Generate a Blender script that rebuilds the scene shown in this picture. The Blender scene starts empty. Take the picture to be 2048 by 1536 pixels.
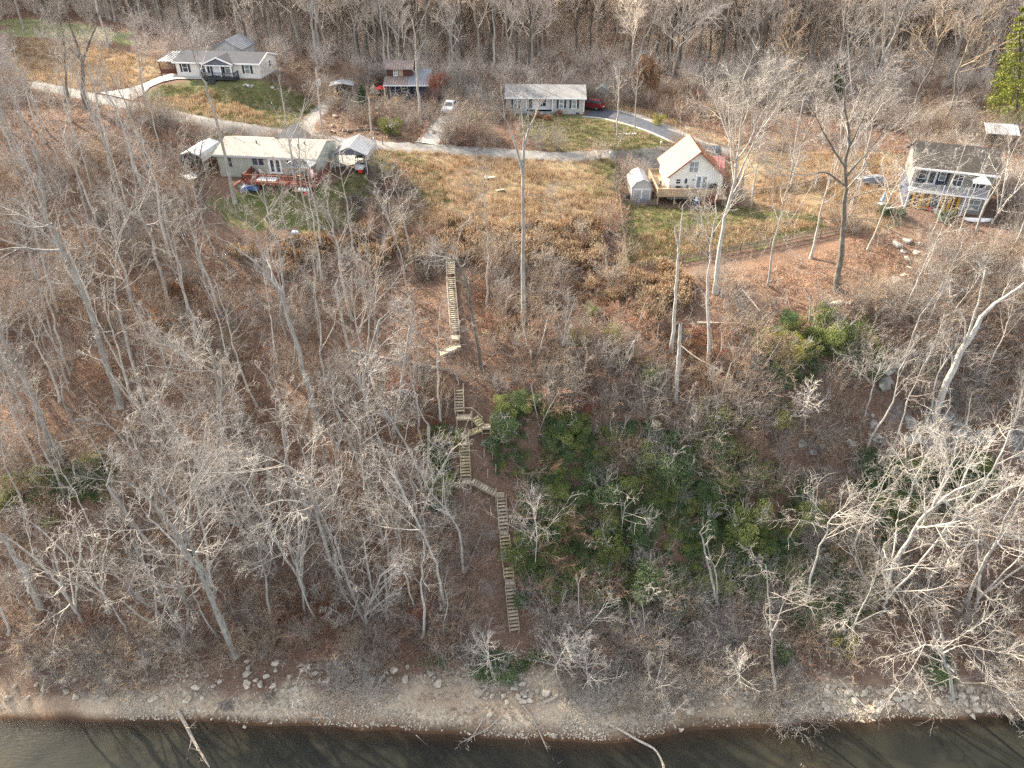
import bpy, bmesh, math, random
import numpy as np
from mathutils import Vector, Matrix, Euler

random.seed(7)
rng = np.random.default_rng(7)
SC = bpy.context.scene
COL = SC.collection
R = math.radians

# ------------------------------------------------------------------ camera, world, sun, exposure
F_PX = 1462.0                       # focal length in pixels of the 2048 px wide photograph
PITCH = R(35.0)
CAM_Z = 70.0
cam_data = bpy.data.cameras.new('camera')
cam_data.sensor_fit = 'HORIZONTAL'
cam_data.angle = 2 * math.atan(1024 / F_PX)
cam_data.clip_start = 1.0
cam_data.clip_end = 4000
cam = bpy.data.objects.new('camera', cam_data)
cam.location = (0, 0, CAM_Z)
cam.rotation_euler = (math.pi / 2 - PITCH, 0, 0)
COL.objects.link(cam)
SC.camera = cam

SUN_EL, SUN_AZ = R(32), R(-50)      # azimuth clockwise from +Y: the sun stands behind the ridge, to the left
world = bpy.data.worlds.new('World')
SC.world = world
world.use_nodes = True
wn = world.node_tree
for n in list(wn.nodes):
    wn.nodes.remove(n)
sky = wn.nodes.new('ShaderNodeTexSky')
sky.sky_type = 'NISHITA'
sky.sun_disc = False
sky.sun_elevation = SUN_EL
sky.sun_rotation = SUN_AZ
sky.air_density = 1.0
sky.dust_density = 2.5
bg = wn.nodes.new('ShaderNodeBackground')
bg.inputs[1].default_value = 0.15
wo = wn.nodes.new('ShaderNodeOutputWorld')
hsv = wn.nodes.new('ShaderNodeHueSaturation')       # a milky winter sky
hsv.inputs['Saturation'].default_value = .38
wn.links.new(sky.outputs[0], hsv.inputs['Color'])
wn.links.new(hsv.outputs[0], bg.inputs[0])
wn.links.new(bg.outputs[0], wo.inputs[0])

sd = bpy.data.lights.new('sun', 'SUN')
sd.energy = 4.6
sd.angle = R(0.6)
sd.color = (1.0, 0.86, 0.66)
sun = bpy.data.objects.new('sun', sd)
sdir = Vector((math.sin(SUN_AZ) * math.cos(SUN_EL), math.cos(SUN_AZ) * math.cos(SUN_EL), math.sin(SUN_EL)))
sun.rotation_euler = sdir.to_track_quat('Z', 'Y').to_euler()
sun.location = sdir * 300
COL.objects.link(sun)

vs = SC.view_settings
SC.display_settings.display_device = 'sRGB'
vs.view_transform = 'Standard'
vs.look = 'None'
vs.exposure = 2.0
vs.gamma = 1.0
vs.use_curve_mapping = False
SC.render.engine = 'CYCLES'
SC.cycles.use_adaptive_sampling = False
SC.cycles.use_denoising = False
SC.cycles.sampling_pattern = 'BLUE_NOISE'
SC.cycles.denoiser = 'OPENIMAGEDENOISE'
SC.cycles.denoising_input_passes = 'RGB_ALBEDO_NORMAL'
SC.cycles.denoising_prefilter = 'ACCURATE'
SC.cycles.max_bounces = 5
SC.cycles.diffuse_bounces = 3
SC.cycles.glossy_bounces = 2
SC.cycles.transparent_max_bounces = 6
SC.cycles.volume_bounces = 0

# ------------------------------------------------------------------ rays, terrain
CP, SP = math.cos(PITCH), math.sin(PITCH)

def ray(u, v):
    a, b = (v - 768) / F_PX, (u - 1024) / F_PX
    return np.array([b, CP - a * SP, -SP - a * CP])

def W(u, v, y):
    """the point of a sight line that lies y metres ahead of the drone"""
    d = ray(u, v)
    return np.array([0, 0, CAM_Z]) + d * (y / d[1])

def project(p):
    x, y, z = p[..., 0], p[..., 1], p[..., 2] - CAM_Z
    dep = y * CP - z * SP
    return 1024 + F_PX * x / dep, 768 - F_PX * (y * SP + z * CP) / dep, dep

far = [(180, 37), (230, 42), (320, 60), (450, 90), (620, 118), (1000, 135)]
PROF = {
    -450: [(10, -6), (36, -2), (42, 0), (50, 4), (70, 16), (90, 26), (105, 33), (118, 38), (135, 41), (180, 45), (230, 52), (320, 68), (450, 95), (620, 120), (1000, 140)],
    -75: [(10, -6), (36, -2), (41.5, 0), (46, 2.2), (52, 5.5), (60, 10.5), (75, 19), (90, 26.5), (105, 33.5), (118, 38.6), (135, 40.5), (160, 42.5), (180, 44), (230, 50), (320, 66), (450, 93), (620, 119), (1000, 138)],
    -48: [(10, -6), (35, -2), (41, 0), (45.5, 2.3), (52, 6), (60, 11.5), (75, 20), (90, 27.3), (103, 33.6), (118, 38.0), (135, 39.8), (150, 40.5), (180, 42), (230, 48), (320, 64), (450, 92), (620, 119), (1000, 137)],
    -28: [(10, -6), (34, -2), (40.6, 0), (46, 2.2), (52, 6), (60, 12), (75, 21), (92, 29.6), (103, 34.0), (118, 35.9), (135, 37.0), (150, 37.3)] + far,
    0: [(10, -6), (32.5, -2), (38.9, 0), (45, 1.2), (49.5, 3.2), (54, 7), (60, 13), (66, 19.3), (73, 23.6), (80, 26.6), (90, 29.4), (104, 32), (116, 34.0), (127, 34.4), (145, 35.0)] + far,
    10: [(10, -6), (32, -2), (38.2, 0), (45, 1.25), (49.5, 3.4), (54, 7), (60, 12.8), (66, 18.9), (73, 23.5), (79, 26.2), (88, 28.5), (102, 31.4), (115, 33.8), (127, 34.2), (141, 34.7)] + far,
    20: [(10, -6), (33, -2), (39.9, 0), (45.5, 1.4), (49.5, 3.6), (54, 7), (60, 12.5), (66, 18.4), (73, 23.4), (79, 26.0), (86, 27.6), (101, 30.9), (114, 33.5), (127, 34.0), (138, 34.4)] + far,
    38: [(10, -6), (35, -2), (40.8, 0), (44.6, 1.7), (52, 5.6), (60, 12), (66, 17.5), (71, 22.6), (76, 26.4), (84, 28.4), (92, 30), (101, 30.8), (114, 33), (138, 34.5)] + far,
    60: [(10, -6), (37, -2), (41.8, 0), (44.6, 1.6), (52, 5.2), (58, 8.6), (63.5, 11.6), (66, 15.4), (70, 21.6), (75, 26.2), (85, 29), (99, 31.2), (112, 32), (138, 34)] + far,
    450: [(10, -6), (37, -2), (42.2, 0), (45, 1.8), (52, 5.2), (58, 8.6), (64, 12), (68, 16.5), (74, 22.5), (80, 26.5), (90, 29), (99, 31), (112, 32), (138, 35)] + far,
}
HX0, HX1, HY0, HY1 = -450, 450, 10.0, 1000.0
hxs = np.arange(HX0, HX1 + 1, 1.0)
hys = np.arange(HY0, HY1 + .25, 0.5)

def box_smooth(a, n, axis):
    pad = [(0, 0), (0, 0)]
    pad[axis] = (n // 2, n // 2)
    c = np.cumsum(np.pad(a, pad, mode='edge'), axis=axis)
    z = np.zeros_like(np.take(c, [0], axis=axis))
    c = np.concatenate([z, c], axis=axis)
    m = a.shape[axis]
    return (np.take(c, range(n, n + m), axis=axis) - np.take(c, range(0, m), axis=axis)) / n

_kx = sorted(PROF)
_rows = np.array([np.interp(hys, *zip(*PROF[k])) for k in _kx])
HT = np.empty((len(hxs), len(hys)))
for j in range(len(hys)):
    HT[:, j] = np.interp(hxs, _kx, _rows[:, j])
HT = np.where((hys < 47)[None, :], box_smooth(HT, 3, 1), box_smooth(box_smooth(HT, 7, 1), 5, 1))
HT = box_smooth(box_smooth(HT, 7, 0), 5, 0)

def vnoise(x, y, cell, seed):
    """smooth value noise for arrays of points"""
    r = np.random.default_rng(seed).random((256, 256))
    gx, gy = np.asarray(x) / cell, np.asarray(y) / cell
    ix, iy = np.floor(gx).astype(int), np.floor(gy).astype(int)
    fx, fy = gx - ix, gy - iy
    fx, fy = fx * fx * (3 - 2 * fx), fy * fy * (3 - 2 * fy)
    a, b = r[ix % 256, iy % 256], r[(ix + 1) % 256, iy % 256]
    c, d = r[ix % 256, (iy + 1) % 256], r[(ix + 1) % 256, (iy + 1) % 256]
    return (a * (1 - fx) + b * fx) * (1 - fy) + (c * (1 - fx) + d * fx) * fy

GX, GY = np.meshgrid(hxs, hys, indexing='ij')
_wood = np.clip((GY - 41) / 8, 0, 1)
_slope = np.clip((96 - GY) / 12, 0, 1) * _wood
HT += (vnoise(GX, GY, 9, 1) - .5) * 1.5 * _slope + (vnoise(GX, GY, 3.5, 2) - .5) * .55 * _slope
HT += (vnoise(GX, GY, 3, 5) - .5) * .22 * np.clip((GY - 38) / 3, 0, 1) * (GY < 60)
_cl = np.clip((GX - 38) / 12, 0, 1) * np.clip((GY - 58) / 4, 0, 1) * np.clip((78 - GY) / 4, 0, 1)
HT += (vnoise(GX, GY, 4.5, 3) - .5) * 3.4 * _cl + (vnoise(GX, GY, 2.2, 4) - .5) * 1.5 * _cl
HT += (vnoise(GX, GY, 40, 6) - .5) * 14 * np.clip((GY - 175) / 120, 0, 1)

def pad(o, theta, w, d, z, margin=1.5, fall=5.0):
    """level the ground under a house whose front left corner is o"""
    dx, dy = GX - o[0], GY - o[1]
    lx = dx * math.cos(theta) + dy * math.sin(theta)
    ly = -dx * math.sin(theta) + dy * math.cos(theta)
    ex = np.maximum(np.maximum(-margin - lx, lx - w - margin), 0)
    ey = np.maximum(np.maximum(-margin - ly, ly - d - margin), 0)
    t = np.clip(1 - np.hypot(ex, ey) / fall, 0, 1)
    t = t * t * (3 - 2 * t)
    HT[:] = HT * (1 - t) + z * t

O_WHITE, T_WHITE = W(357, 154, 133.0), R(-6)
O_GREEN, T_GREEN = W(443, 352, 103.0), R(-8)
O_CENTER, T_CENTER = W(1013, 227, 137.0), R(-2)
O_BROWN, T_BROWN = W(773, 198, 140.5), R(-1)
O_CHALET, T_CHALET = W(1336, 378, 104.0), R(0)
O_RIGHT, T_RIGHT = W(1806, 412, 99.0), R(-20)
Z_CHALET = O_CHALET[2] - 1.55
pad(O_WHITE, T_WHITE, 14.7, 7.5, O_WHITE[2], 1.0, 6)
pad(O_GREEN, T_GREEN, 14.6, 8, O_GREEN[2], 1.0, 6)
pad(O_CENTER, T_CENTER, 14, 8, O_CENTER[2], 2, 8)
pad(O_BROWN, T_BROWN, 8, 6, O_BROWN[2], 1, 6)
pad(O_CHALET, T_CHALET, 7.8, 7.5, Z_CHALET, 3.2, 5)
pad(O_RIGHT, T_RIGHT, 12, 9, O_RIGHT[2], 2.5, 5)

def H(x, y):
    x, y = np.asarray(x, float), np.asarray(y, float)
    fx = np.clip(x - HX0, 0, len(hxs) - 1.001)
    fy = np.clip((y - HY0) * 2, 0, len(hys) - 1.001)
    ix, iy = fx.astype(int), fy.astype(int)
    fx, fy = fx - ix, fy - iy
    return (HT[ix, iy] * (1 - fx) + HT[ix + 1, iy] * fx) * (1 - fy) + (HT[ix, iy + 1] * (1 - fx) + HT[ix + 1, iy + 1] * fx) * fy

def A(u, v, h=0.0):
    """where the sight line through a point of the photograph comes within h metres of the ground (h over the water level too)"""
    d = ray(u, v)
    t = np.arange(20, 900, .4)
    p = np.array([0, 0, CAM_Z]) + t[:, None] * d
    g = p[:, 2] - np.maximum(H(p[:, 0], p[:, 1]), -0.25) - h
    k = np.argmax(g < 0)
    if g[k] >= 0:
        k = len(t) - 1
    t0, t1 = t[max(k - 1, 0)], t[k]
    for _ in range(18):
        m = (t0 + t1) / 2
        q = np.array([0, 0, CAM_Z]) + m * d
        if q[2] - max(float(H(q[0], q[1])), -0.25) - h > 0:
            t0 = m
        else:
            t1 = m
    return np.array([0, 0, CAM_Z]) + t0 * d

def G(u, v):
    return A(u, v, 0.0)

def ground_poly(px):
    return np.array([G(u, v)[:2] for u, v in px])

def inside(poly, x, y):
    c = np.zeros(np.shape(x), bool)
    n = len(poly)
    for i in range(n):
        x0, y0 = poly[i]
        x1, y1 = poly[(i + 1) % n]
        if y0 == y1:
            continue
        cond = ((y0 > y) != (y1 > y)) & (x < (x1 - x0) * (y - y0) / (y1 - y0) + x0)
        c ^= cond
    return c

# ------------------------------------------------------------------ materials
def nodes_of(name):
    m = bpy.data.materials.new(name)
    m.use_nodes = True
    nt = m.node_tree
    b = nt.nodes['Principled BSDF']
    return m, nt, b

def ramp(nt, fac, stops):
    r = nt.nodes.new('ShaderNodeValToRGB')
    el = r.color_ramp.elements
    while len(el) < len(stops):
        el.new(0.5)
    for e, (p, c) in zip(el, stops):
        e.position = p
        e.color = (*c, 1)
    nt.links.new(fac, r.inputs[0])
    return r.outputs[0]

def noise(nt, vec, scale, detail=4, rough=.55, dist=0.0):
    n = nt.nodes.new('ShaderNodeTexNoise')
    n.inputs['Scale'].default_value = scale
    n.inputs['Detail'].default_value = detail
    n.inputs['Roughness'].default_value = rough
    n.inputs['Distortion'].default_value = dist
    nt.links.new(vec, n.inputs['Vector'])
    return n.outputs['Fac']

def mixc(nt, fac, a, b, mode='MIX'):
    m = nt.nodes.new('ShaderNodeMix')
    m.data_type = 'RGBA'
    m.blend_type = mode
    for s, val in ((m.inputs['Factor'], fac), (m.inputs['A'], a), (m.inputs['B'], b)):
        if isinstance(val, (int, float)):
            s.default_value = val
        elif isinstance(val, tuple):
            s.default_value = (*val, 1)
        else:
            nt.links.new(val, s)
    return m.outputs['Result']

def bump(nt, b, height, strength, dist):
    n = nt.nodes.new('ShaderNodeBump')
    n.inputs['Strength'].default_value = strength
    n.inputs['Distance'].default_value = dist
    nt.links.new(height, n.inputs['Height'])
    nt.links.new(n.outputs[0], b.inputs['Normal'])

def coords(nt, kind='Object'):
    return nt.nodes.new('ShaderNodeTexCoord').outputs[kind]

def mat(name, col, rough=.8, var=.18, scale=2.0, metal=0.0, bump_amt=0.0, bump_scale=20, rnd=0.0, spec=.3, streak=None):
    """plain weathered surface: base colour broken by noise, optional relief and per-object variation"""
    m, nt, b = nodes_of(name)
    v = coords(nt)
    if streak:
        mp = nt.nodes.new('ShaderNodeMapping')
        mp.inputs['Scale'].default_value = streak
        nt.links.new(v, mp.inputs[0])
        v2 = mp.outputs[0]
    else:
        v2 = v
    f = noise(nt, v2, scale, 5, .6)
    lo = tuple(c * (1 - var * 1.6) for c in col)
    hi = tuple(min(1, c * (1 + var)) for c in col)
    c = ramp(nt, f, [(.3, lo), (.7, hi)])
    if rnd:
        oi = nt.nodes.new('ShaderNodeObjectInfo')
        h = nt.nodes.new('ShaderNodeHueSaturation')
        mr = nt.nodes.new('ShaderNodeMapRange')
        mr.inputs['To Min'].default_value = 1 - rnd
        mr.inputs['To Max'].default_value = 1 + rnd
        nt.links.new(oi.outputs['Random'], mr.inputs['Value'])
        nt.links.new(mr.outputs[0], h.inputs['Value'])
        nt.links.new(c, h.inputs['Color'])
        c = h.outputs[0]
    nt.links.new(c, b.inputs['Base Color'])
    b.inputs['Roughness'].default_value = rough
    b.inputs['Metallic'].default_value = metal
    b.inputs['Specular IOR Level'].default_value = spec
    if bump_amt:
        bump(nt, b, noise(nt, v2, bump_scale, 4), bump_amt, .05)
    return m

def leafmat(name, cols, trans=.25, rnd_scale=1.0):
    """leaves or needles: colour by clump and by object, a little light passing through"""
    m, nt, b = nodes_of(name)
    v = coords(nt)
    f = noise(nt, v, 1.3 * rnd_scale, 3, .6)
    oi = nt.nodes.new('ShaderNodeObjectInfo')
    ad = nt.nodes.new('ShaderNodeMath')
    ad.operation = 'MULTIPLY_ADD'
    ad.inputs[1].default_value = .35
    nt.links.new(oi.outputs['Random'], ad.inputs[0])
    nt.links.new(f, ad.inputs[2])
    n = len(cols)
    c = ramp(nt, ad.outputs[0], [(.4 + .5 * i / (n - 1), k) for i, k in enumerate(cols)])
    nt.links.new(c, b.inputs['Base Color'])
    b.inputs['Roughness'].default_value = .65
    b.inputs['Specular IOR Level'].default_value = .25
    tr = nt.nodes.new('ShaderNodeBsdfTranslucent')
    nt.links.new(c, tr.inputs[0])
    mx = nt.nodes.new('ShaderNodeMixShader')
    mx.inputs[0].default_value = trans
    out = nt.nodes['Material Output']
    nt.links.new(b.outputs[0], mx.inputs[1])
    nt.links.new(tr.outputs[0], mx.inputs[2])
    nt.links.new(mx.outputs[0], out.inputs[0])
    return m

def barkmat(name, dark, light, lichen=(.42, .43, .38), rnd=.16):
    m, nt, b = nodes_of(name)
    v = coords(nt)
    mp = nt.nodes.new('ShaderNodeMapping')
    mp.inputs['Scale'].default_value = (3, 3, .5)
    nt.links.new(v, mp.inputs[0])
    f = noise(nt, mp.outputs[0], 2.2, 5, .65)
    c = ramp(nt, f, [(.3, dark), (.68, light)])
    g = noise(nt, v, .9, 3, .6)
    c = mixc(nt, ramp(nt, g, [(.52, (0, 0, 0)), (.7, (.8, .8, .8))]), c, lichen)
    oi = nt.nodes.new('ShaderNodeObjectInfo')
    mr = nt.nodes.new('ShaderNodeMapRange')
    mr.inputs['To Min'].default_value = 1 - rnd
    mr.inputs['To Max'].default_value = 1 + rnd
    nt.links.new(oi.outputs['Random'], mr.inputs['Value'])
    h = nt.nodes.new('ShaderNodeHueSaturation')
    nt.links.new(mr.outputs[0], h.inputs['Value'])
    nt.links.new(c, h.inputs['Color'])
    nt.links.new(h.outputs[0], b.inputs['Base Color'])
    b.inputs['Roughness'].default_value = .9
    b.inputs['Specular IOR Level'].default_value = .15
    bump(nt, b, f, .5, .06)
    return m

M = {}
M['bark_grey'] = barkmat('bark_grey', (.16, .145, .125), (.42, .39, .35))
M['bark_far'] = barkmat('bark_far', (.17, .145, .12), (.37, .325, .275), (.36, .335, .28))  # distant trunks: tone lifted, some haze put into the colour
M['bark_dark'] = barkmat('bark_dark', (.06, .05, .042), (.17, .15, .125), (.22, .22, .17))
M['bark_pale'] = barkmat('bark_pale', (.22, .20, .175), (.52, .49, .44), (.5, .5, .45))
M['twig_grey'] = mat('twig_grey', (.31, .28, .25), .9, .22, .6, rnd=.2)
M['twig_pale'] = mat('twig_pale', (.44, .40, .35), .9, .18, .6, rnd=.15)
M['twig_far'] = mat('twig_far', (.64, .55, .465), .9, .2, .5, rnd=.2)  # bleached beyond the near twigs: haze of distance put into the colour
M['twig_brown'] = mat('twig_brown', (.37, .285, .205), .9, .22, .5, rnd=.22)
M['twig_dark'] = mat('twig_dark', (.17, .145, .12), .9, .2, .6, rnd=.2)
M['twig_red'] = mat('twig_red', (.27, .165, .115), .9, .25, .8, rnd=.3)
M['leaf_green'] = leafmat('leaf_green', [(.06, .095, .042), (.11, .16, .065), (.17, .215, .095)])
M['leaf_olive'] = leafmat('leaf_olive', [(.11, .14, .045), (.20, .23, .075), (.29, .31, .11)])
M['leaf_yellow'] = leafmat('leaf_yellow', [(.10, .12, .03), (.22, .22, .045), (.36, .32, .07)], .3)
M['leaf_brown'] = leafmat('leaf_brown', [(.12, .06, .03), (.24, .125, .06), (.34, .20, .11)], .2, .8)
M['leaf_red'] = leafmat('leaf_red', [(.17, .07, .05), (.27, .11, .075), (.33, .16, .11)], .25)
M['needle'] = leafmat('needle', [(.02, .04, .015), (.045, .075, .022), (.09, .12, .03)], .15)
M['needle_gold'] = leafmat('needle_gold', [(.07, .10, .025), (.17, .19, .035), (.30, .28, .05)], .2)
M['dry_grass'] = leafmat('dry_grass', [(.26, .18, .11), (.42, .31, .195), (.55, .44, .295)], .25)
M['grass'] = leafmat('grass', [(.06, .075, .025), (.12, .125, .045), (.21, .18, .085)], .2)
M['white_siding'] = mat('white_siding', (.66, .63, .58), .7, .05, 1.0, spec=.3)
M['cream_siding'] = mat('cream_siding', (.74, .73, .67), .7, .05, 1.0)
M['grey_siding'] = mat('grey_siding', (.40, .39, .37), .75, .07, 1.0)
M['sage_siding'] = mat('sage_siding', (.34, .355, .31), .75, .07, 1.0)
M['beige_siding'] = mat('beige_siding', (.27, .26, .23), .75, .08, 1.0)
M['navy_siding'] = mat('navy_siding', (.05, .065, .105), .7, .12, 1.0)
M['brown_board'] = mat('brown_board', (.10, .042, .03), .8, .3, 3.0, streak=(1, 1, 8))
M['white_paint'] = mat('white_paint', (.78, .78, .77), .55, .05, 2.0)
M['grey_paint'] = mat('grey_paint', (.38, .38, .38), .6, .08, 2.0)
M['dark_paint'] = mat('dark_paint', (.035, .037, .042), .6, .2, 2.0)
M['black_plastic'] = mat('black_plastic', (.02, .02, .022), .45, .2, 2.0)
M['yellow_paint'] = mat('yellow_paint', (.72, .38, .03), .5, .08, 2.0)
M['shingle_dark'] = mat('shingle_dark', (.036, .04, .054), .9, .3, 5.0, bump_amt=.5, bump_scale=12)
M['shingle_grey'] = mat('shingle_grey', (.22, .215, .21), .9, .2, 4.0, bump_amt=.5, bump_scale=12)
M['shingle_tan'] = mat('shingle_tan', (.255, .235, .205), .9, .12, 3.0, bump_amt=.4, bump_scale=12)
M['shingle_brown'] = mat('shingle_brown', (.045, .039, .034), .9, .3, 3.0, bump_amt=.5, bump_scale=12)
M['copper_metal'] = mat('copper_metal', (.40, .20, .105), .55, .14, 1.2, metal=.15, streak=(1, 1, .3), spec=.5)
M['red_metal'] = mat('red_metal', (.27, .10, .085), .45, .2, 1.2, metal=.1, spec=.5)
M['white_metal'] = mat('white_metal', (.38, .385, .39), .6, .08, 1.5, spec=.5)
M['grey_metal'] = mat('grey_metal', (.22, .225, .24), .65, .15, 1.5, metal=.2, spec=.5)
M['brown_metal'] = mat('brown_metal', (.23, .175, .15), .65, .25, 2, metal=.1, spec=.5)
M['slate_panel'] = mat('slate_panel', (.11, .12, .145), .5, .1, 2, spec=.4)
M['deck_red'] = mat('deck_red', (.19, .062, .04), .8, .25, 5, streak=(3, 3, 1))
M['deck_tan'] = mat('deck_tan', (.36, .27, .18), .85, .22, 5, streak=(3, 3, 1))
M['old_wood'] = mat('old_wood', (.37, .31, .225), .9, .28, 7, rnd=.28, streak=(2, 2, 2), bump_amt=.3)
M['old_wood_mossy'] = mat('old_wood_mossy', (.42, .35, .21), .9, .3, 3, rnd=.25)
M['fence_wood'] = mat('fence_wood', (.19, .155, .12), .9, .22, 6, rnd=.3)
M['pole_wood'] = mat('pole_wood', (.36, .31, .26), .9, .2, 3, streak=(6, 6, .4))
M['driftwood'] = mat('driftwood', (.36, .31, .255), .9, .25, 3, rnd=.2, streak=(2, 2, 2), bump_amt=.5)
M['dead_log'] = mat('dead_log', (.20, .17, .14), .9, .3, 3, rnd=.25, bump_amt=.5)
M['rock_pale'] = mat('rock_pale', (.42, .365, .29), .9, .28, 2.2, rnd=.24, bump_amt=.6, bump_scale=6)
M['rock_brown'] = mat('rock_brown', (.25, .195, .15), .9, .35, 2.0, rnd=.3, bump_amt=.6, bump_scale=6)
M['rock_grey'] = mat('rock_grey', (.34, .325, .295), .9, .45, 1.1, rnd=.2, bump_amt=.8, bump_scale=5)
M['concrete'] = mat('concrete', (.36, .345, .32), .9, .12, 1.0, bump_amt=.2)
M['lattice_paint'] = mat('lattice_paint', (.36, .38, .41), .6, .06, 2.0)
M['mustard'] = mat('mustard', (.42, .25, .06), .7, .25, 3.0)
M['asphalt_old'] = mat('asphalt_old', (.19, .182, .17), .95, .3, .55, bump_amt=.3, bump_scale=30)
M['asphalt_new'] = mat('asphalt_new', (.055, .062, .078), .8, .2, 1.2, bump_amt=.3, bump_scale=30)
M['gravel'] = mat('gravel', (.25, .232, .205), .95, .22, 3, bump_amt=.6, bump_scale=18)
M['rubber'] = mat('rubber', (.018, .018, .018), .8, .2, 4)
M['chrome'] = mat('chrome', (.5, .5, .52), .25, .1, 4, metal=.9)
M['red_car'] = mat('red_car', (.15, .008, .012), .25, .05, 1, spec=.6)
M['white_car'] = mat('white_car', (.52, .53, .54), .25, .04, 1, spec=.6)
M['red_cloth'] = mat('red_cloth', (.5, .03, .03), .8, .15, 3)
M['red_plastic'] = mat('red_plastic', (.55, .03, .025), .5, .1, 3)
M['blue_tarp'] = mat('blue_tarp', (.06, .12, .26), .6, .25, 3)
M['pale_blue'] = mat('pale_blue', (.35, .50, .72), .6, .2, 3)
M['white_plastic'] = mat('white_plastic', (.75, .75, .74), .4, .06, 3)
M['canvas'] = mat('canvas', (.62, .56, .46), .9, .12, 3)
M['grey_cloth'] = mat('grey_cloth', (.22, .235, .26), .8, .12, 1.5)
M['terracotta'] = mat('terracotta', (.42, .2, .08), .8, .2, 3)
M['flag_red'] = mat('flag_red', (.55, .05, .06), .8, .06, 3)
M['flag_white'] = mat('flag_white', (.8, .78, .76), .8, .05, 3)
M['flag_blue'] = mat('flag_blue', (.04, .06, .2), .8, .08, 3)
M['lamp_red'] = mat('lamp_red', (.35, .01, .01), .3, .05, 3)
M['wire'] = mat('wire', (.25, .25, .25), .6, .1, 3)

def glassmat(name, col, rough=.08):
    m, nt, b = nodes_of(name)
    v = coords(nt)
    c = ramp(nt, noise(nt, v, 1.4, 2), [(.35, tuple(k * .55 for k in col)), (.7, col)])
    nt.links.new(c, b.inputs['Base Color'])
    b.inputs['Roughness'].default_value = rough
    b.inputs['Specular IOR Level'].default_value = .7
    return m
M['glass'] = glassmat('glass', (.055, .065, .08))
M['glass_pale'] = glassmat('glass_pale', (.30, .34, .35))
M['interior'] = mat('interior', (.05, .05, .055), .9, .3, 1)

def siding_relief(m, pitch=.2):
    """horizontal lap boards too fine to pick apart: a shallow saw-tooth relief"""
    nt = m.node_tree
    b = nt.nodes['Principled BSDF']
    w = nt.nodes.new('ShaderNodeTexWave')
    w.wave_type, w.bands_direction, w.wave_profile = 'BANDS', 'Z', 'SAW'
    w.inputs['Scale'].default_value = 1 / pitch / 6.2832 * math.pi
    nt.links.new(coords(nt), w.inputs[0])
    bump(nt, b, w.outputs['Fac'], .6, .03)
for k in ('white_siding', 'cream_siding', 'grey_siding', 'sage_siding', 'beige_siding', 'navy_siding', 'brown_board'):
    siding_relief(M[k])

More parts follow.
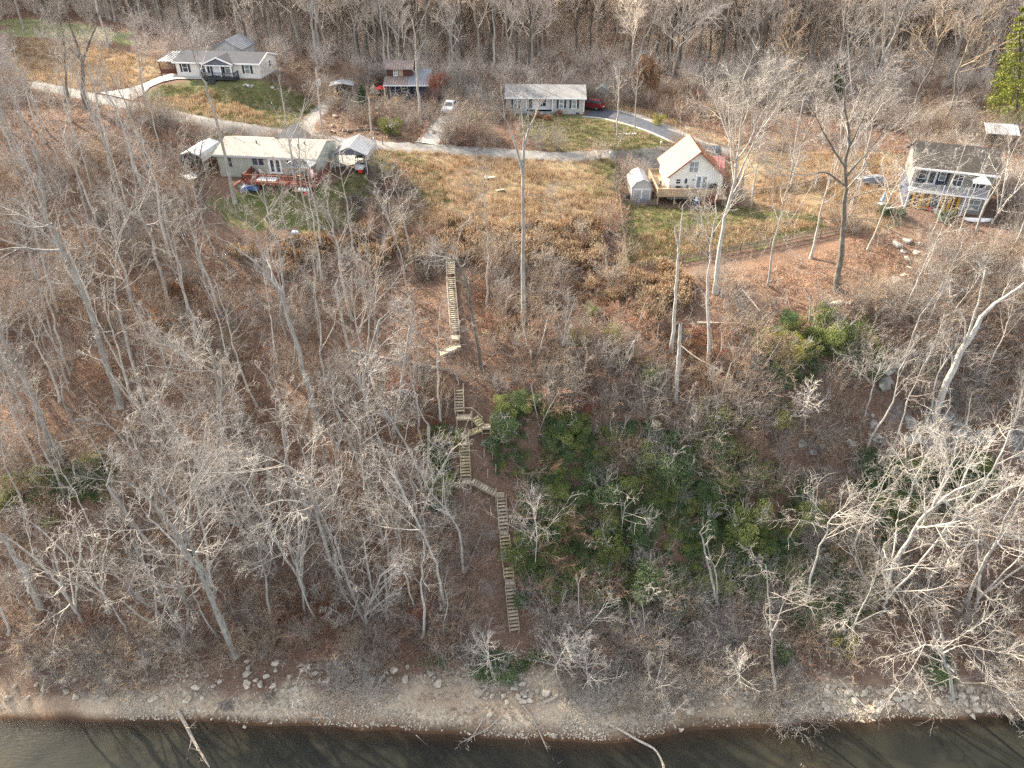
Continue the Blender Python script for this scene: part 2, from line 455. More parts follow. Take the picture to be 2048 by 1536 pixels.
# ------------------------------------------------------------------ mesh building
class MB:
    def __init__(s):
        s.v, s.f, s.mi, s.cur = [], [], [], 0

    def add(s, verts, faces):
        o = len(s.v)
        s.v += [tuple(map(float, p)) for p in verts]
        s.f += [tuple(i + o for i in f) for f in faces]
        s.mi += [s.cur] * len(faces)
        return s

    def box(s, x0, x1, y0, y1, z0, z1):
        return s.add([(x0, y0, z0), (x1, y0, z0), (x1, y1, z0), (x0, y1, z0), (x0, y0, z1), (x1, y0, z1), (x1, y1, z1), (x0, y1, z1)],
                     [(3, 2, 1, 0), (4, 5, 6, 7), (0, 1, 5, 4), (1, 2, 6, 5), (2, 3, 7, 6), (3, 0, 4, 7)])

    def cbox(s, c, sx, sy, sz):
        return s.box(c[0] - sx / 2, c[0] + sx / 2, c[1] - sy / 2, c[1] + sy / 2, c[2] - sz / 2, c[2] + sz / 2)

    def bar(s, p, q, w, h):
        p, q = Vector(p), Vector(q)
        d = (q - p).normalized()
        side = d.cross(Vector((0, 0, 1)))
        if side.length < 1e-4:
            side = Vector((1, 0, 0))
        side.normalize()
        up = side.cross(d)
        a, b = side * w / 2, up * h / 2
        vs_ = [p - a - b, p + a - b, p + a + b, p - a + b, q - a - b, q + a - b, q + a + b, q - a + b]
        return s.add(vs_, [(3, 2, 1, 0), (4, 5, 6, 7), (0, 1, 5, 4), (1, 2, 6, 5), (2, 3, 7, 6), (3, 0, 4, 7)])

    def prism(s, poly, a, b, axis):
        """extrude a 2D outline; axis 'x': outline is (y,z); 'y': (x,z); 'z': (x,y)"""
        put = {'x': lambda p, t: (t, p[0], p[1]), 'y': lambda p, t: (p[0], t, p[1]), 'z': lambda p, t: (p[0], p[1], t)}[axis]
        n = len(poly)
        vs_ = [put(p, a) for p in poly] + [put(p, b) for p in poly]
        fs = [tuple(range(n))[::-1], tuple(range(n, 2 * n))] + [(i, (i + 1) % n, n + (i + 1) % n, n + i) for i in range(n)]
        return s.add(vs_, fs)

    def tube(s, pts, rad, n=8, cap=True):
        pts = [Vector(p) for p in pts]
        if not hasattr(rad, '__len__'):
            rad = [rad] * len(pts)
        vs_, fs = [], []
        for i, p in enumerate(pts):
            d = (pts[min(i + 1, len(pts) - 1)] - pts[max(i - 1, 0)]).normalized()
            u = d.orthogonal().normalized() if abs(d.z) > .99 else d.cross(Vector((0, 0, 1))).normalized()
            w = d.cross(u)
            for k in range(n):
                t = 2 * math.pi * k / n
                vs_.append(p + (u * math.cos(t) + w * math.sin(t)) * rad[i])
        for i in range(len(pts) - 1):
            for k in range(n):
                a, b = i * n + k, i * n + (k + 1) % n
                fs.append((a, b, b + n, a + n))
        if cap:
            fs += [tuple(range(n)), tuple(range((len(pts) - 1) * n, len(pts) * n))[::-1]]
        return s.add(vs_, fs)

    def lathe(s, c, prof, n=14):
        pts = [(c[0], c[1], c[2] + z) for r, z in prof]
        vs_, fs = [], []
        for r, z in prof:
            for k in range(n):
                t = 2 * math.pi * k / n
                vs_.append((c[0] + r * math.cos(t), c[1] + r * math.sin(t), c[2] + z))
        for i in range(len(prof) - 1):
            for k in range(n):
                a, b = i * n + k, i * n + (k + 1) % n
                fs.append((a, b, b + n, a + n))
        fs += [tuple(range(n))[::-1], tuple(range((len(prof) - 1) * n, len(prof) * n))]
        return s.add(vs_, fs)

    def mesh(s, name, mats):
        me = bpy.data.meshes.new(name)
        me.from_pydata(s.v, [], s.f)
        mats = mats if isinstance(mats, (list, tuple)) else [mats]
        for m in mats:
            me.materials.append(M[m] if isinstance(m, str) else m)
        if len(mats) > 1:
            me.polygons.foreach_set('material_index', s.mi)
        bm = bmesh.new()
        bm.from_mesh(me)
        bmesh.ops.recalc_face_normals(bm, faces=bm.faces)
        bm.to_mesh(me)
        bm.free()
        return me

    def build(s, name, mats, parent=None, loc=None, rotz=0, label=None):
        o = bpy.data.objects.new(name, s.mesh(name, mats))
        COL.objects.link(o)
        if parent is not None:
            o.parent = parent
        if loc is not None:
            o.location = loc
        o.rotation_euler[2] = rotz
        if label:
            o['label'] = label
        return o

def tag(o, label, cat, group=None):
    o['label'] = label
    o['category'] = cat
    if group:
        o['group'] = group
    return o

def thing(name, label, cat, loc=(0, 0, 0), rotz=0, group=None):
    o = bpy.data.objects.new(name, None)
    o.empty_display_size = .3
    COL.objects.link(o)
    o.location = tuple(map(float, loc))
    o.rotation_euler[2] = rotz
    return tag(o, label, cat, group)

def structure(o, kind='structure'):
    o['kind'] = kind
    return o

def linkmesh(name, me, parent=None, loc=None, rot=None, scale=None):
    o = bpy.data.objects.new(name, me)
    COL.objects.link(o)
    if parent is not None:
        o.parent = parent
    if loc is not None:
        o.location = tuple(map(float, loc))
    if rot is not None:
        o.rotation_euler = rot
    if scale is not None:
        o.scale = scale if hasattr(scale, '__len__') else (scale,) * 3
    return o

def np_mesh(name, verts, quads, mats, mat_idx=None, smooth=True, tris=None):
    me = bpy.data.meshes.new(name)
    verts = np.asarray(verts, np.float32).reshape(-1, 3)
    quads = np.asarray(quads, np.int32).reshape(-1, 4)
    nq = len(quads)
    me.vertices.add(len(verts))
    me.vertices.foreach_set('co', verts.ravel())
    me.loops.add(nq * 4)
    me.polygons.add(nq)
    me.loops.foreach_set('vertex_index', quads.ravel())
    me.polygons.foreach_set('loop_start', np.arange(nq, dtype=np.int32) * 4)
    me.polygons.foreach_set('loop_total', np.full(nq, 4, np.int32))
    if smooth:
        me.polygons.foreach_set('use_smooth', np.ones(nq, bool))
    for m in (mats if isinstance(mats, (list, tuple)) else [mats]):
        me.materials.append(M[m] if isinstance(m, str) else m)
    if mat_idx is not None:
        me.polygons.foreach_set('material_index', np.asarray(mat_idx, np.int32))
    me.update(calc_edges=True)
    return me

# ------------------------------------------------------------------ ground
def grid_axis(dense0, dense1, step, lo, hi, grow=1.12):
    a = list(np.arange(dense0, dense1 + 1e-6, step))
    s, x = step, dense1
    while x < hi:
        s *= grow
        x += s
        a.append(min(x, hi))
    s, x, b = step, dense0, []
    while x > lo:
        s *= grow
        x -= s
        b.append(max(x, lo))
    return np.array(b[::-1] + a)

tx = grid_axis(-75, 84, .55, -420, 420)
ty = grid_axis(36, 132, .5, -90, 950, 1.08)
TX, TY = np.meshgrid(tx, ty, indexing='ij')
TZ = H(TX, TY)
nx, ny = TX.shape
ii, jj = np.meshgrid(np.arange(nx - 1), np.arange(ny - 1), indexing='ij')
q = np.stack([ii * ny + jj, (ii + 1) * ny + jj, (ii + 1) * ny + jj + 1, ii * ny + jj + 1], -1).reshape(-1, 4)

P_GRASS = [
    [(288, 186), (345, 161), (430, 160), (550, 166), (615, 185), (640, 232), (600, 264), (430, 242), (300, 207)],
    [(400, 400), (510, 385), (660, 374), (735, 330), (752, 400), (705, 452), (600, 474), (480, 455)],
    [(430, 256), (600, 279), (655, 284), (650, 296), (440, 280)],
    [(720, 302), (800, 303), (870, 330), (900, 400), (860, 420), (760, 360)],
    [(1030, 230), (1165, 230), (1235, 243), (1355, 286), (1330, 306), (1090, 299), (1050, 270)],
    [(1246, 404), (1420, 412), (1500, 415), (1640, 432), (1660, 462), (1400, 514), (1260, 538)],
    [(1180, 326), (1240, 324), (1243, 385), (1190, 400)],
    [(1290, 318), (1330, 318), (1330, 345), (1290, 345)],
]
P_DRY = [
    [(0, 70), (120, 85), (270, 108), (335, 128), (300, 165), (180, 185), (40, 160)],
    [(740, 300), (880, 306), (1185, 324), (1240, 400), (1240, 440), (1180, 460), (920, 452), (800, 440), (750, 400), (860, 400)],
    [(1430, 330), (1800, 305), (1812, 408), (1700, 440), (1640, 432), (1500, 412)],
    [(1210, 216), (1300, 235), (1420, 285), (1440, 300), (1500, 300), (1420, 270), (1290, 220), (1215, 205)],
    [(1265, 470), (1420, 450), (1600, 440), (1640, 450), (1400, 512), (1262, 538)],
    [(300, 200), (420, 180), (520, 225), (560, 255), (430, 240)],
    [(1700, 430), (1790, 430), (1790, 460), (1700, 460)],
]
P_DIRT = [
    [(630, 232), (660, 205), (760, 186), (900, 225), (862, 268), (780, 284), (655, 262)],
    [(356, 348), (380, 338), (416, 344), (420, 360), (380, 368)],
    [(650, 262), (780, 284), (860, 270), (880, 290), (760, 290), (640, 268)],
]
P_FIELD = [[(0, 40), (40, 30), (260, 60), (280, 95), (150, 80), (0, 75)]]
P_ORANGE = [[(1440, 545), (1660, 490), (1800, 450), (1830, 500), (1810, 560), (1700, 610), (1460, 600)]]  # leaf slope tinted brighter, as sunlit litter
jx = (vnoise(TX, TY, 2.2, 21) - .5) * 3.0 + (vnoise(TX, TY, .8, 24) - .5) * 1.2
jy = (vnoise(TX, TY, 2.2, 22) - .5) * 3.0 + (vnoise(TX, TY, .8, 25) - .5) * 1.2

def zone(polys):
    m = np.zeros(TX.shape)
    for p in polys:
        m = np.maximum(m, inside(ground_poly(p), TX + jx, TY + jy))
    return m
zg, zd, zi, zf, zo = zone(P_GRASS), zone(P_DRY), zone(P_DIRT), zone(P_FIELD), zone(P_ORANGE)
zs = np.clip((1.45 + jx * .35 - TZ) / .5, 0, 1) * (TY < 60)                    # washed shore
zr = np.clip(((TX - 40) / 6), 0, 1) * (TY > 60) * (TY < 76) * np.clip((np.gradient(TZ, axis=1) / np.gradient(TY, axis=1) - 1.15) / .3, 0, 1)
me = np_mesh('ground', np.stack([TX, TY, TZ], -1), q, [])

def set_col(me, name, r, g, b):
    at = me.color_attributes.new(name, 'FLOAT_COLOR', 'POINT')
    buf = np.ones((len(me.vertices), 4), np.float32)
    buf[:, 0], buf[:, 1], buf[:, 2] = r.ravel(), g.ravel(), b.ravel()
    at.data.foreach_set('color', buf.ravel())
set_col(me, 'cover', zg, zd, zi)
set_col(me, 'cover_more', zs, zr, np.maximum(zo, 2 * zf) / 2)

m, nt, b = nodes_of('ground_cover')
v = coords(nt)
def attr(name):
    a = nt.nodes.new('ShaderNodeVertexColor')
    a.layer_name = name
    s = nt.nodes.new('ShaderNodeSeparateColor')
    nt.links.new(a.outputs[0], s.inputs[0])
    return s.outputs
c1, c2 = attr('cover'), attr('cover_more')
n_big, n_mid, n_fine, n_leaf = noise(nt, v, .09, 4), noise(nt, v, .7, 5, .65), noise(nt, v, 4, 4, .7), noise(nt, v, 11, 3, .75)
leaf = ramp(nt, n_leaf, [(.30, (.05, .032, .023)), (.5, (.165, .102, .072)), (.70, (.36, .25, .175))])
leaf = mixc(nt, ramp(nt, n_mid, [(.45, (0, 0, 0)), (.75, (.55, .55, .55))]), leaf, (.085, .065, .045))
orange = ramp(nt, n_leaf, [(.25, (.085, .056, .038)), (.5, (.195, .12, .08)), (.75, (.34, .23, .155))])  # leaf litter again, its sunlit look put into the colour
grass = ramp(nt, n_fine, [(.25, (.052, .062, .022)), (.5, (.098, .108, .038)), (.75, (.165, .165, .065))])
dry = ramp(nt, n_fine, [(.25, (.15, .11, .065)), (.55, (.265, .20, .125)), (.8, (.37, .295, .20))])
grass = mixc(nt, ramp(nt, n_mid, [(.48, (0, 0, 0)), (.68, (.75, .75, .75))]), grass, dry)
dry = mixc(nt, ramp(nt, n_mid, [(.34, (.75, .75, .75)), (.54, (0, 0, 0))]), dry, (.115, .108, .052))
dry = mixc(nt, ramp(nt, n_big, [(.45, (0, 0, 0)), (.6, (.5, .5, .5))]), dry, (.20, .115, .07))
dirt = ramp(nt, n_mid, [(.3, (.085, .06, .043)), (.5, (.155, .11, .08)), (.75, (.27, .205, .15))])
field = ramp(nt, n_mid, [(.3, (.15, .16, .07)), (.7, (.26, .26, .13))])
vor = nt.nodes.new('ShaderNodeTexVoronoi')
vor.inputs['Scale'].default_value = 4.5
nt.links.new(v, vor.inputs['Vector'])
peb = ramp(nt, vor.outputs['Color'], [(.2, (.18, .145, .105)), (.5, (.35, .29, .215)), (.8, (.5, .43, .335))])
mps = nt.nodes.new('ShaderNodeMapping')
mps.inputs['Scale'].default_value = (.12, 1.1, .3)
nt.links.new(v, mps.inputs[0])
n_str = noise(nt, mps.outputs[0], 1.0, 5, .65, .3)
sand = mixc(nt, ramp(nt, n_str, [(.42, (0, 0, 0)), (.56, (.92, .92, .92))]), peb, (.43, .345, .25))
sand = mixc(nt, ramp(nt, n_mid, [(.50, (0, 0, 0)), (.62, (.7, .7, .7))]), sand, peb)
sand = mixc(nt, ramp(nt, n_big, [(.5, (0, 0, 0)), (.62, (.6, .6, .6))]), sand, (.23, .14, .09))
sx = nt.nodes.new('ShaderNodeSeparateXYZ')
nt.links.new(v, sx.inputs[0])
wet = nt.nodes.new('ShaderNodeMapRange')
wet.inputs['From Min'].default_value, wet.inputs['From Max'].default_value = .05, .35
wet.inputs['To Min'].default_value, wet.inputs['To Max'].default_value = 1, 0
nt.links.new(sx.outputs['Z'], wet.inputs['Value'])
sand = mixc(nt, wet.outputs[0], sand, (.085, .05, .03))
rock = ramp(nt, noise(nt, v, 1.3, 6, .7, .8), [(.3, (.07, .065, .06)), (.5, (.20, .19, .18)), (.7, (.40, .39, .37))])
c = mixc(nt, c1[1], leaf, dry)
c = mixc(nt, c1[0], c, grass)
c = mixc(nt, c1[2], c, dirt)
fo = nt.nodes.new('ShaderNodeMath'); fo.operation = 'MULTIPLY'; fo.inputs[1].default_value = 2.0; fo.use_clamp = True
nt.links.new(c2[2], fo.inputs[0])
ff = nt.nodes.new('ShaderNodeMath'); ff.operation = 'GREATER_THAN'; ff.inputs[1].default_value = .75
nt.links.new(c2[2], ff.inputs[0])
c = mixc(nt, fo.outputs[0], c, orange)
c = mixc(nt, ff.outputs[0], c, field)
c = mixc(nt, c2[0], c, sand)
c = mixc(nt, c2[1], c, rock)
nt.links.new(c, b.inputs['Base Color'])
b.inputs['Roughness'].default_value = .95
b.inputs['Specular IOR Level'].default_value = .12
hs = nt.nodes.new('ShaderNodeMath'); hs.operation = 'ADD'
nt.links.new(n_leaf, hs.inputs[0]); nt.links.new(n_fine, hs.inputs[1])
bump(nt, b, hs.outputs[0], .8, .14)
me.materials.append(m)
structure(linkmesh('ground', me))

# ------------------------------------------------------------------ water, clearer and browner where it is shallow
wx = np.arange(-120, 121, 1.5)
wy = np.concatenate([np.arange(-85, 30, 5.0), np.arange(30, 48, .5)])
WX, WY = np.meshgrid(wx, wy, indexing='ij')
wz = np.zeros_like(WX)
dep = np.clip(-H(WX, WY) / 2.2, 0, 1)
dep = np.where(WY < 12, 1, dep)
a_, b_ = WX.shape
ii, jj = np.meshgrid(np.arange(a_ - 1), np.arange(b_ - 1), indexing='ij')
wq = np.stack([ii * b_ + jj, (ii + 1) * b_ + jj, (ii + 1) * b_ + jj + 1, ii * b_ + jj + 1], -1).reshape(-1, 4)
wme = np_mesh('water', np.stack([WX, WY, wz], -1), wq, [])
set_col(wme, 'depth', dep, dep, dep)
m, nt, b = nodes_of('lake_water')
v = coords(nt)
a = nt.nodes.new('ShaderNodeVertexColor'); a.layer_name = 'depth'
turb = ramp(nt, noise(nt, v, .12, 4, .6, .6), [(.38, (.014, .015, .013)), (.55, (.025, .025, .019)), (.70, (.042, .034, .022))])
nt.links.new(turb, b.inputs['Base Color'])
al = ramp(nt, a.outputs[0], [(0, (.30, .30, .30)), (.22, (.85, .85, .85)), (.7, (.98, .98, .98))])
nt.links.new(al, b.inputs['Alpha'])
b.inputs['Roughness'].default_value = .16
b.inputs['IOR'].default_value = 1.33
b.inputs['Specular IOR Level'].default_value = .15
mp = nt.nodes.new('ShaderNodeMapping')
mp.inputs['Rotation'].default_value = (0, 0, R(-28))
mp.inputs['Scale'].default_value = (.7, 2.6, 1)
nt.links.new(v, mp.inputs[0])
bump(nt, b, noise(nt, mp.outputs[0], 1.6, 5, .65), .2, .08)
wme.materials.append(m)
structure(linkmesh('water', wme))

# ------------------------------------------------------------------ lanes and drives, laid on the ground
def smooth_path(pts, step=.8):
    pts = np.array(pts, float)
    n = len(pts)
    out = []
    for i in range(n - 1):
        p0, p1, p2, p3 = pts[max(i - 1, 0)], pts[i], pts[i + 1], pts[min(i + 2, n - 1)]
        k = max(2, int(np.linalg.norm(p2 - p1) / step))
        for t in np.arange(k) / k:
            out.append(.5 * ((2 * p1) + (-p0 + p2) * t + (2 * p0 - 5 * p1 + 4 * p2 - p3) * t * t + (-p0 + 3 * p1 - 3 * p2 + p3) * t ** 3))
    out.append(pts[-1])
    return np.array(out)

def ribbon(name, path, widths, material, lift, ragged=0.0, across=7):
    path = smooth_path(path)
    w = np.interp(np.linspace(0, 1, len(path)), np.linspace(0, 1, len(widths)), widths)
    t = np.gradient(path, axis=0)
    t /= np.linalg.norm(t, axis=1)[:, None]
    nrm = np.stack([-t[:, 1], t[:, 0]], -1)
    s = np.linspace(-.5, .5, across)
    r2 = np.random.default_rng(len(path))
    P = path[:, None, :] + nrm[:, None, :] * (s[None, :, None] * w[:, None, None])
    if ragged:
        P[:, 0] += nrm * (r2.random(len(path))[:, None] - .5) * ragged
        P[:, -1] += nrm * (r2.random(len(path))[:, None] - .5) * ragged
    z = H(P[..., 0], P[..., 1]) + lift
    z[:, 0] -= .12
    z[:, -1] -= .12
    V = np.concatenate([P, z[..., None]], -1)
    n = len(path)
    ii, jj = np.meshgrid(np.arange(n - 1), np.arange(across - 1), indexing='ij')
    qd = np.stack([ii * across + jj, (ii + 1) * across + jj, (ii + 1) * across + jj + 1, ii * across + jj + 1], -1).reshape(-1, 4)
    o = linkmesh(name, np_mesh(name, V, qd, material))
    return structure(o)

def gpts(px):
    return [G(u, v)[:2] for u, v in px]

def sheet(name, px, material, lift, step=.6):
    """a paved area: an outline filled with a draped grid"""
    poly = ground_poly(px)
    x0, y0 = poly.min(0)
    x1, y1 = poly.max(0)
    bm = bmesh.new()
    vs_ = [bm.verts.new((p[0], p[1], 0)) for p in poly]
    bm.faces.new(vs_)
    for x in np.arange(x0 + step, x1, step):
        g = bm.verts[:] + bm.edges[:] + bm.faces[:]
        bmesh.ops.bisect_plane(bm, geom=g, plane_co=(x, 0, 0), plane_no=(1, 0, 0))
    for y in np.arange(y0 + step, y1, step):
        g = bm.verts[:] + bm.edges[:] + bm.faces[:]
        bmesh.ops.bisect_plane(bm, geom=g, plane_co=(0, y, 0), plane_no=(0, 1, 0))
    for vv in bm.verts:
        vv.co.z = float(H(vv.co.x, vv.co.y)) + lift
    bmesh.ops.recalc_face_normals(bm, faces=bm.faces)
    mm = bpy.data.meshes.new(name)
    bm.to_mesh(mm)
    bm.free()
    for f in mm.polygons:
        if f.normal.z < 0:
            f.flip()
    mm.materials.append(M[material])
    return structure(linkmesh(name, mm))

ribbon('gravel_drive', gpts([(618, 270), (608, 258), (622, 238), (650, 212), (668, 192)]), [4.2, 3.2, 3.0, 2.6], 'gravel', .05, .5)
ribbon('gravel_apron', gpts([(1262, 314), (1262, 330), (1258, 348), (1256, 368)]), [4.5, 3.4, 3.0, 2.6], 'gravel', .05, .5)
ribbon('gravel_shoulder', gpts([(1215, 210), (1272, 230), (1330, 252), (1400, 284), (1460, 302)]), [3.2, 2.6, 2.4, 2.2], 'gravel', .03, .7)
ribbon('lane', gpts([(60, 168), (110, 178), (205, 199), (330, 227), (430, 247), (520, 262), (600, 273), (740, 289), (900, 299), (1000, 305), (1150, 312), (1300, 315), (1420, 312)]), [3.3, 3.3, 3.4, 3.4, 3.4, 3.4, 3.6, 4.0], 'asphalt_old', .09, .8)
ribbon('asphalt_drive', gpts([(1180, 224), (1222, 229), (1280, 246), (1340, 270), (1400, 294), (1440, 306)]), [5.2, 4.2, 3.7, 3.6, 3.6], 'asphalt_new', .13, .12)
ribbon('drive_edging', gpts([(1164, 233), (1200, 236), (1232, 243), (1290, 260), (1352, 287)]), [.5, .5, .6], 'concrete', .1, .1, 3)
ribbon('concrete_slab_drive', gpts([(852, 288), (872, 264), (902, 234)]), [3.7, 3.4, 3.2], 'concrete', .13, .05)
sheet('concrete_drive', [(199, 187), (265, 202), (300, 176), (330, 164), (357, 159), (410, 160), (410, 157), (357, 154), (344, 149), (320, 155), (262, 178)], 'concrete', .15)
sheet('carport_slab', [(640, 340), (668, 296), (732, 292), (726, 326), (690, 334)], 'concrete', .1)

# ------------------------------------------------------------------ trees
def norm(a):
    return a / np.maximum(np.linalg.norm(a, axis=-1, keepdims=True), 1e-9)

def grow(P0, D0, L, R0, K, wander, up, end, g):
    """N branches of K points each, grown step by step"""
    P = np.empty((len(P0), K, 3))
    P[:, 0] = P0
    d = D0.copy()
    for k in range(1, K):
        d = norm(d + g.normal(size=d.shape) * wander + np.array([0, 0, up]))
        P[:, k] = P[:, k - 1] + d * (L / (K - 1))[:, None]
    t = np.linspace(0, 1, K)
    Rr = R0[:, None] * (1 - t * (1 - end))[None, :]
    return P, Rr

def offshoots(P, Rr, per, t0, t1, ang, asd, g, fork_tip=True):
    N, K, _ = P.shape
    n = N * per
    par = np.repeat(np.arange(N), per)
    t = t0 + (t1 - t0) * ((np.tile(np.arange(per), N) + g.random(n)) / per)
    if fork_tip and per > 1:
        t[::per] = 1.0
    f = t * (K - 1)
    i = np.minimum(f.astype(int), K - 2)
    w = f - i
    p = P[par, i] * (1 - w)[:, None] + P[par, i + 1] * w[:, None]
    r = Rr[par, i] * (1 - w) + Rr[par, i + 1] * w
    tan = norm(P[par, i + 1] - P[par, i])
    rv = g.normal(size=(n, 3))
    perp = norm(rv - tan * (rv * tan).sum(-1, keepdims=True))
    a = np.clip(ang + g.normal(size=n) * asd, .1, 1.6)
    return p, norm(tan * np.cos(a)[:, None] + perp * np.sin(a)[:, None]), r, t, par

def tubes(P, Rr, S):
    N, K, _ = P.shape
    tm = norm(P[:, -1] - P[:, 0])
    ref = np.where(np.abs(tm[:, 2:3]) > .8, np.array([[1., 0, 0]]), np.array([[0, 0, 1.]]))
    u = norm(np.cross(tm, ref))
    w = np.cross(tm, u)
    th = 2 * np.pi * np.arange(S) / S
    ring = u[:, None, :] * np.cos(th)[None, :, None] + w[:, None, :] * np.sin(th)[None, :, None]
    V = P[:, :, None, :] + ring[:, None, :, :] * Rr[:, :, None, None]
    base = np.arange(N)[:, None, None] * K * S
    k = np.arange(K - 1)[None, :, None] * S
    s = np.arange(S)[None, None, :]
    s2 = (s + 1) % S
    Q = np.stack([base + k + s, base + k + s2, base + k + S + s2, base + k + S + s], -1)
    return V.reshape(-1, 3), Q.reshape(-1, 4)

def join(parts):
    V, Q, o = [], [], 0
    for v, q in parts:
        V.append(v)
        Q.append(q + o)
        o += len(v)
    return np.concatenate(V), np.concatenate(Q)

def spline(pts, k):
    pts = np.array(pts, float)
    t = np.linspace(0, len(pts) - 1, k)
    i = np.minimum(t.astype(int), len(pts) - 2)
    f = (t - i)[:, None]
    g = lambda j: pts[np.clip(j, 0, len(pts) - 1)]
    p0, p1, p2, p3 = g(i - 1), g(i), g(i + 1), g(i + 2)
    return .5 * ((2 * p1) + (-p0 + p2) * f + (2 * p0 - 5 * p1 + 4 * p2 - p3) * f * f + (-p0 + 3 * p1 - 3 * p2 + p3) * f ** 3)

def tree_geo(stems, seed, n1=14, n2=8, n3=6, n4=2, t0=.4, l1=.36, a1=.82, up=.065, twig=.009, l2=.5, l3=.53, l4=.6, droop=0.0, bare_tip=False, wander=.135, thick=.6):
    """stems: list of (points, base radius, tip radius). Returns trunk and crown geometry."""
    g = np.random.default_rng(seed)
    tv, Ps, Rs, Hs = [], [], [], []
    K = 14
    for pts, r0, r1 in stems:
        P = spline(pts, K)
        P[1:-1] += g.normal(size=(K - 2, 3)) * np.linalg.norm(P[-1] - P[0]) * .0045
        t = np.linspace(0, 1, K)
        rr = r0 + (r1 - r0) * t ** .85
        if stems[0][0] is pts:
            rr = rr + r0 * .55 * np.exp(-t * 26)
        tv.append(tubes(P[None], rr[None], 8))
        Ps.append(P)
        Rs.append(rr)
        Hs.append(np.linalg.norm(np.diff(P, axis=0), axis=1).sum())
    trunk = join(tv)
    if n1 == 0:
        return trunk, None
    parts = []
    Pm, Rm = np.array(Ps), np.array(Rs)
    Ht = max(Hs)
    per = max(2, int(round(n1 / len(stems))))
    p, d, r, t, par = offshoots(Pm, Rm, per, t0, 1.0, a1, .18, g)
    L = Ht * l1 * (1.15 - .75 * ((t - t0) / max(1e-3, 1 - t0))) * g.uniform(.65, 1.25, len(t))
    B1, R1 = grow(p, d, L, np.minimum(r * thick, .016 + L * .019), 8, wander * .6, up, .25, g)
    parts.append(tubes(B1, R1, 5))
    p, d, r, t, par = offshoots(B1, R1, n2, .2, 1, .75, .2, g)
    L2 = L[par] * l2 * (1.1 - .55 * t) * g.uniform(.6, 1.3, len(t))
    B2, R2 = grow(p, d, L2, np.maximum(r * .6, twig * 1.9), 6, wander, up * .7 - droop, .35, g)
    parts.append(tubes(B2, R2, 4))
    p, d, r, t, par = offshoots(B2, R2, n3, .2, 1, .7, .22, g)
    L3 = L2[par] * l3 * (1.1 - .4 * t) * g.uniform(.55, 1.3, len(t))
    B3, R3 = grow(p, d, L3, np.full(len(t), twig * 1.15), 4, wander * 1.1, up * .5 - droop, .6, g)
    parts.append(tubes(B3, R3, 3))
    if n4:
        p, d, r, t, par = offshoots(B3, R3, n4, .25, 1, .7, .25, g)
        L4 = L3[par] * l4 * g.uniform(.6, 1.4, len(t))
        B4, R4 = grow(p, d, L4, np.full(len(t), twig * .8), 3, wander * 1.1, up * .4 - droop, .7, g)
        parts.append(tubes(B4, R4, 3))
    return trunk, join(parts)

def tree_meshes(name, stems, seed, bark, twigmat, **k):
    t, c = tree_geo(stems, seed, **k)
    tm = np_mesh(name + '_trunk', *t, bark)
    cm = np_mesh(name + '_crown', *c, twigmat) if c is not None else None
    return tm, cm

def wobble(h, lean, seed, n=5):
    g = np.random.default_rng(seed)
    z = np.linspace(0, h, n)
    x = lean * (z / h) ** 1.4 + np.concatenate([[0], g.normal(size=n - 1) * h * .014])
    y = np.concatenate([[0], g.normal(size=n - 1) * h * .014])
    return np.stack([x, y, z], -1)

def forked(h, hf, spread, seed, r):
    """a trunk that splits into two or three ascending stems"""
    g = np.random.default_rng(seed)
    base = wobble(hf, 0, seed, 4)
    st = [(np.concatenate([base, [base[-1] + (spread * .3, 0, (h - hf) * .35)], [base[-1] + (spread * .75, .1 * h * g.normal() * .3, h - hf)]]), r, .05)]
    st.append((np.array([base[-1] - (0, 0, .3), base[-1] + (-spread * .5, .2, (h - hf) * .4), base[-1] + (-spread, g.normal() * .8, (h - hf) * .9)]), r * .6, .04))
    if g.random() > .4:
        st.append((np.array([base[-2], base[-2] + (.1, spread * .5, (h - hf) * .45), base[-2] + (.3, spread, (h - hf) * .85)]), r * .45, .04))
    return st

PROTO = {}
def proto(key, *a, **k):
    PROTO[key] = (tree_meshes(key[0], *a, **k), max(float(p[0][-1][2]) for p in a[0]))

for i in range(3):
    proto(('tall', i), [(wobble(19 + i, .5 - .5 * i, 40 + i), .26, .04)], 100 + i, ['bark_grey', 'bark_pale', 'bark_grey'][i], 'twig_grey', n1=12, n2=7, n3=5, n4=1, t0=.45, l1=.30, a1=.75, up=.07)
for i in range(2):
    proto(('fork', i), forked(18, 7 + 2 * i, 2.6, 60 + i, .29), 110 + i, 'bark_grey', 'twig_grey', n1=16, n2=7, n3=5, n4=1, t0=.3, l1=.30, a1=.7, up=.08)
for i in range(3):
    proto(('pole', i), [(wobble(15 + i, .5 - .4 * i, 70 + i), .15, .02)], 120 + i, ['bark_grey', 'bark_pale', 'bark_pale'][i], ['twig_grey', 'twig_pale', 'twig_grey'][i], n1=10, n2=6, n3=4, n4=1, t0=.5, l1=.24, a1=.8, up=.05, twig=.008, l3=.55, l4=.6)
for i in range(2):
    proto(('dark', i), [(wobble(18, .8 * (1 - 2 * i), 80 + i), .27, .04)], 130 + i, 'bark_dark', 'twig_brown', n1=13, n2=8, n3=6, n4=2, t0=.4, l1=.32, a1=.85, up=.05)
for i in range(3):
    proto(('spread', i), forked(8.5, 2.2, 2.6, 90 + i, .15), 140 + i, 'bark_pale', 'twig_pale', n1=13, n2=7, n3=5, n4=2, t0=.22, l1=.46, a1=.8, up=.06, wander=.15, twig=.0075, l2=.5, l3=.55, l4=.6)
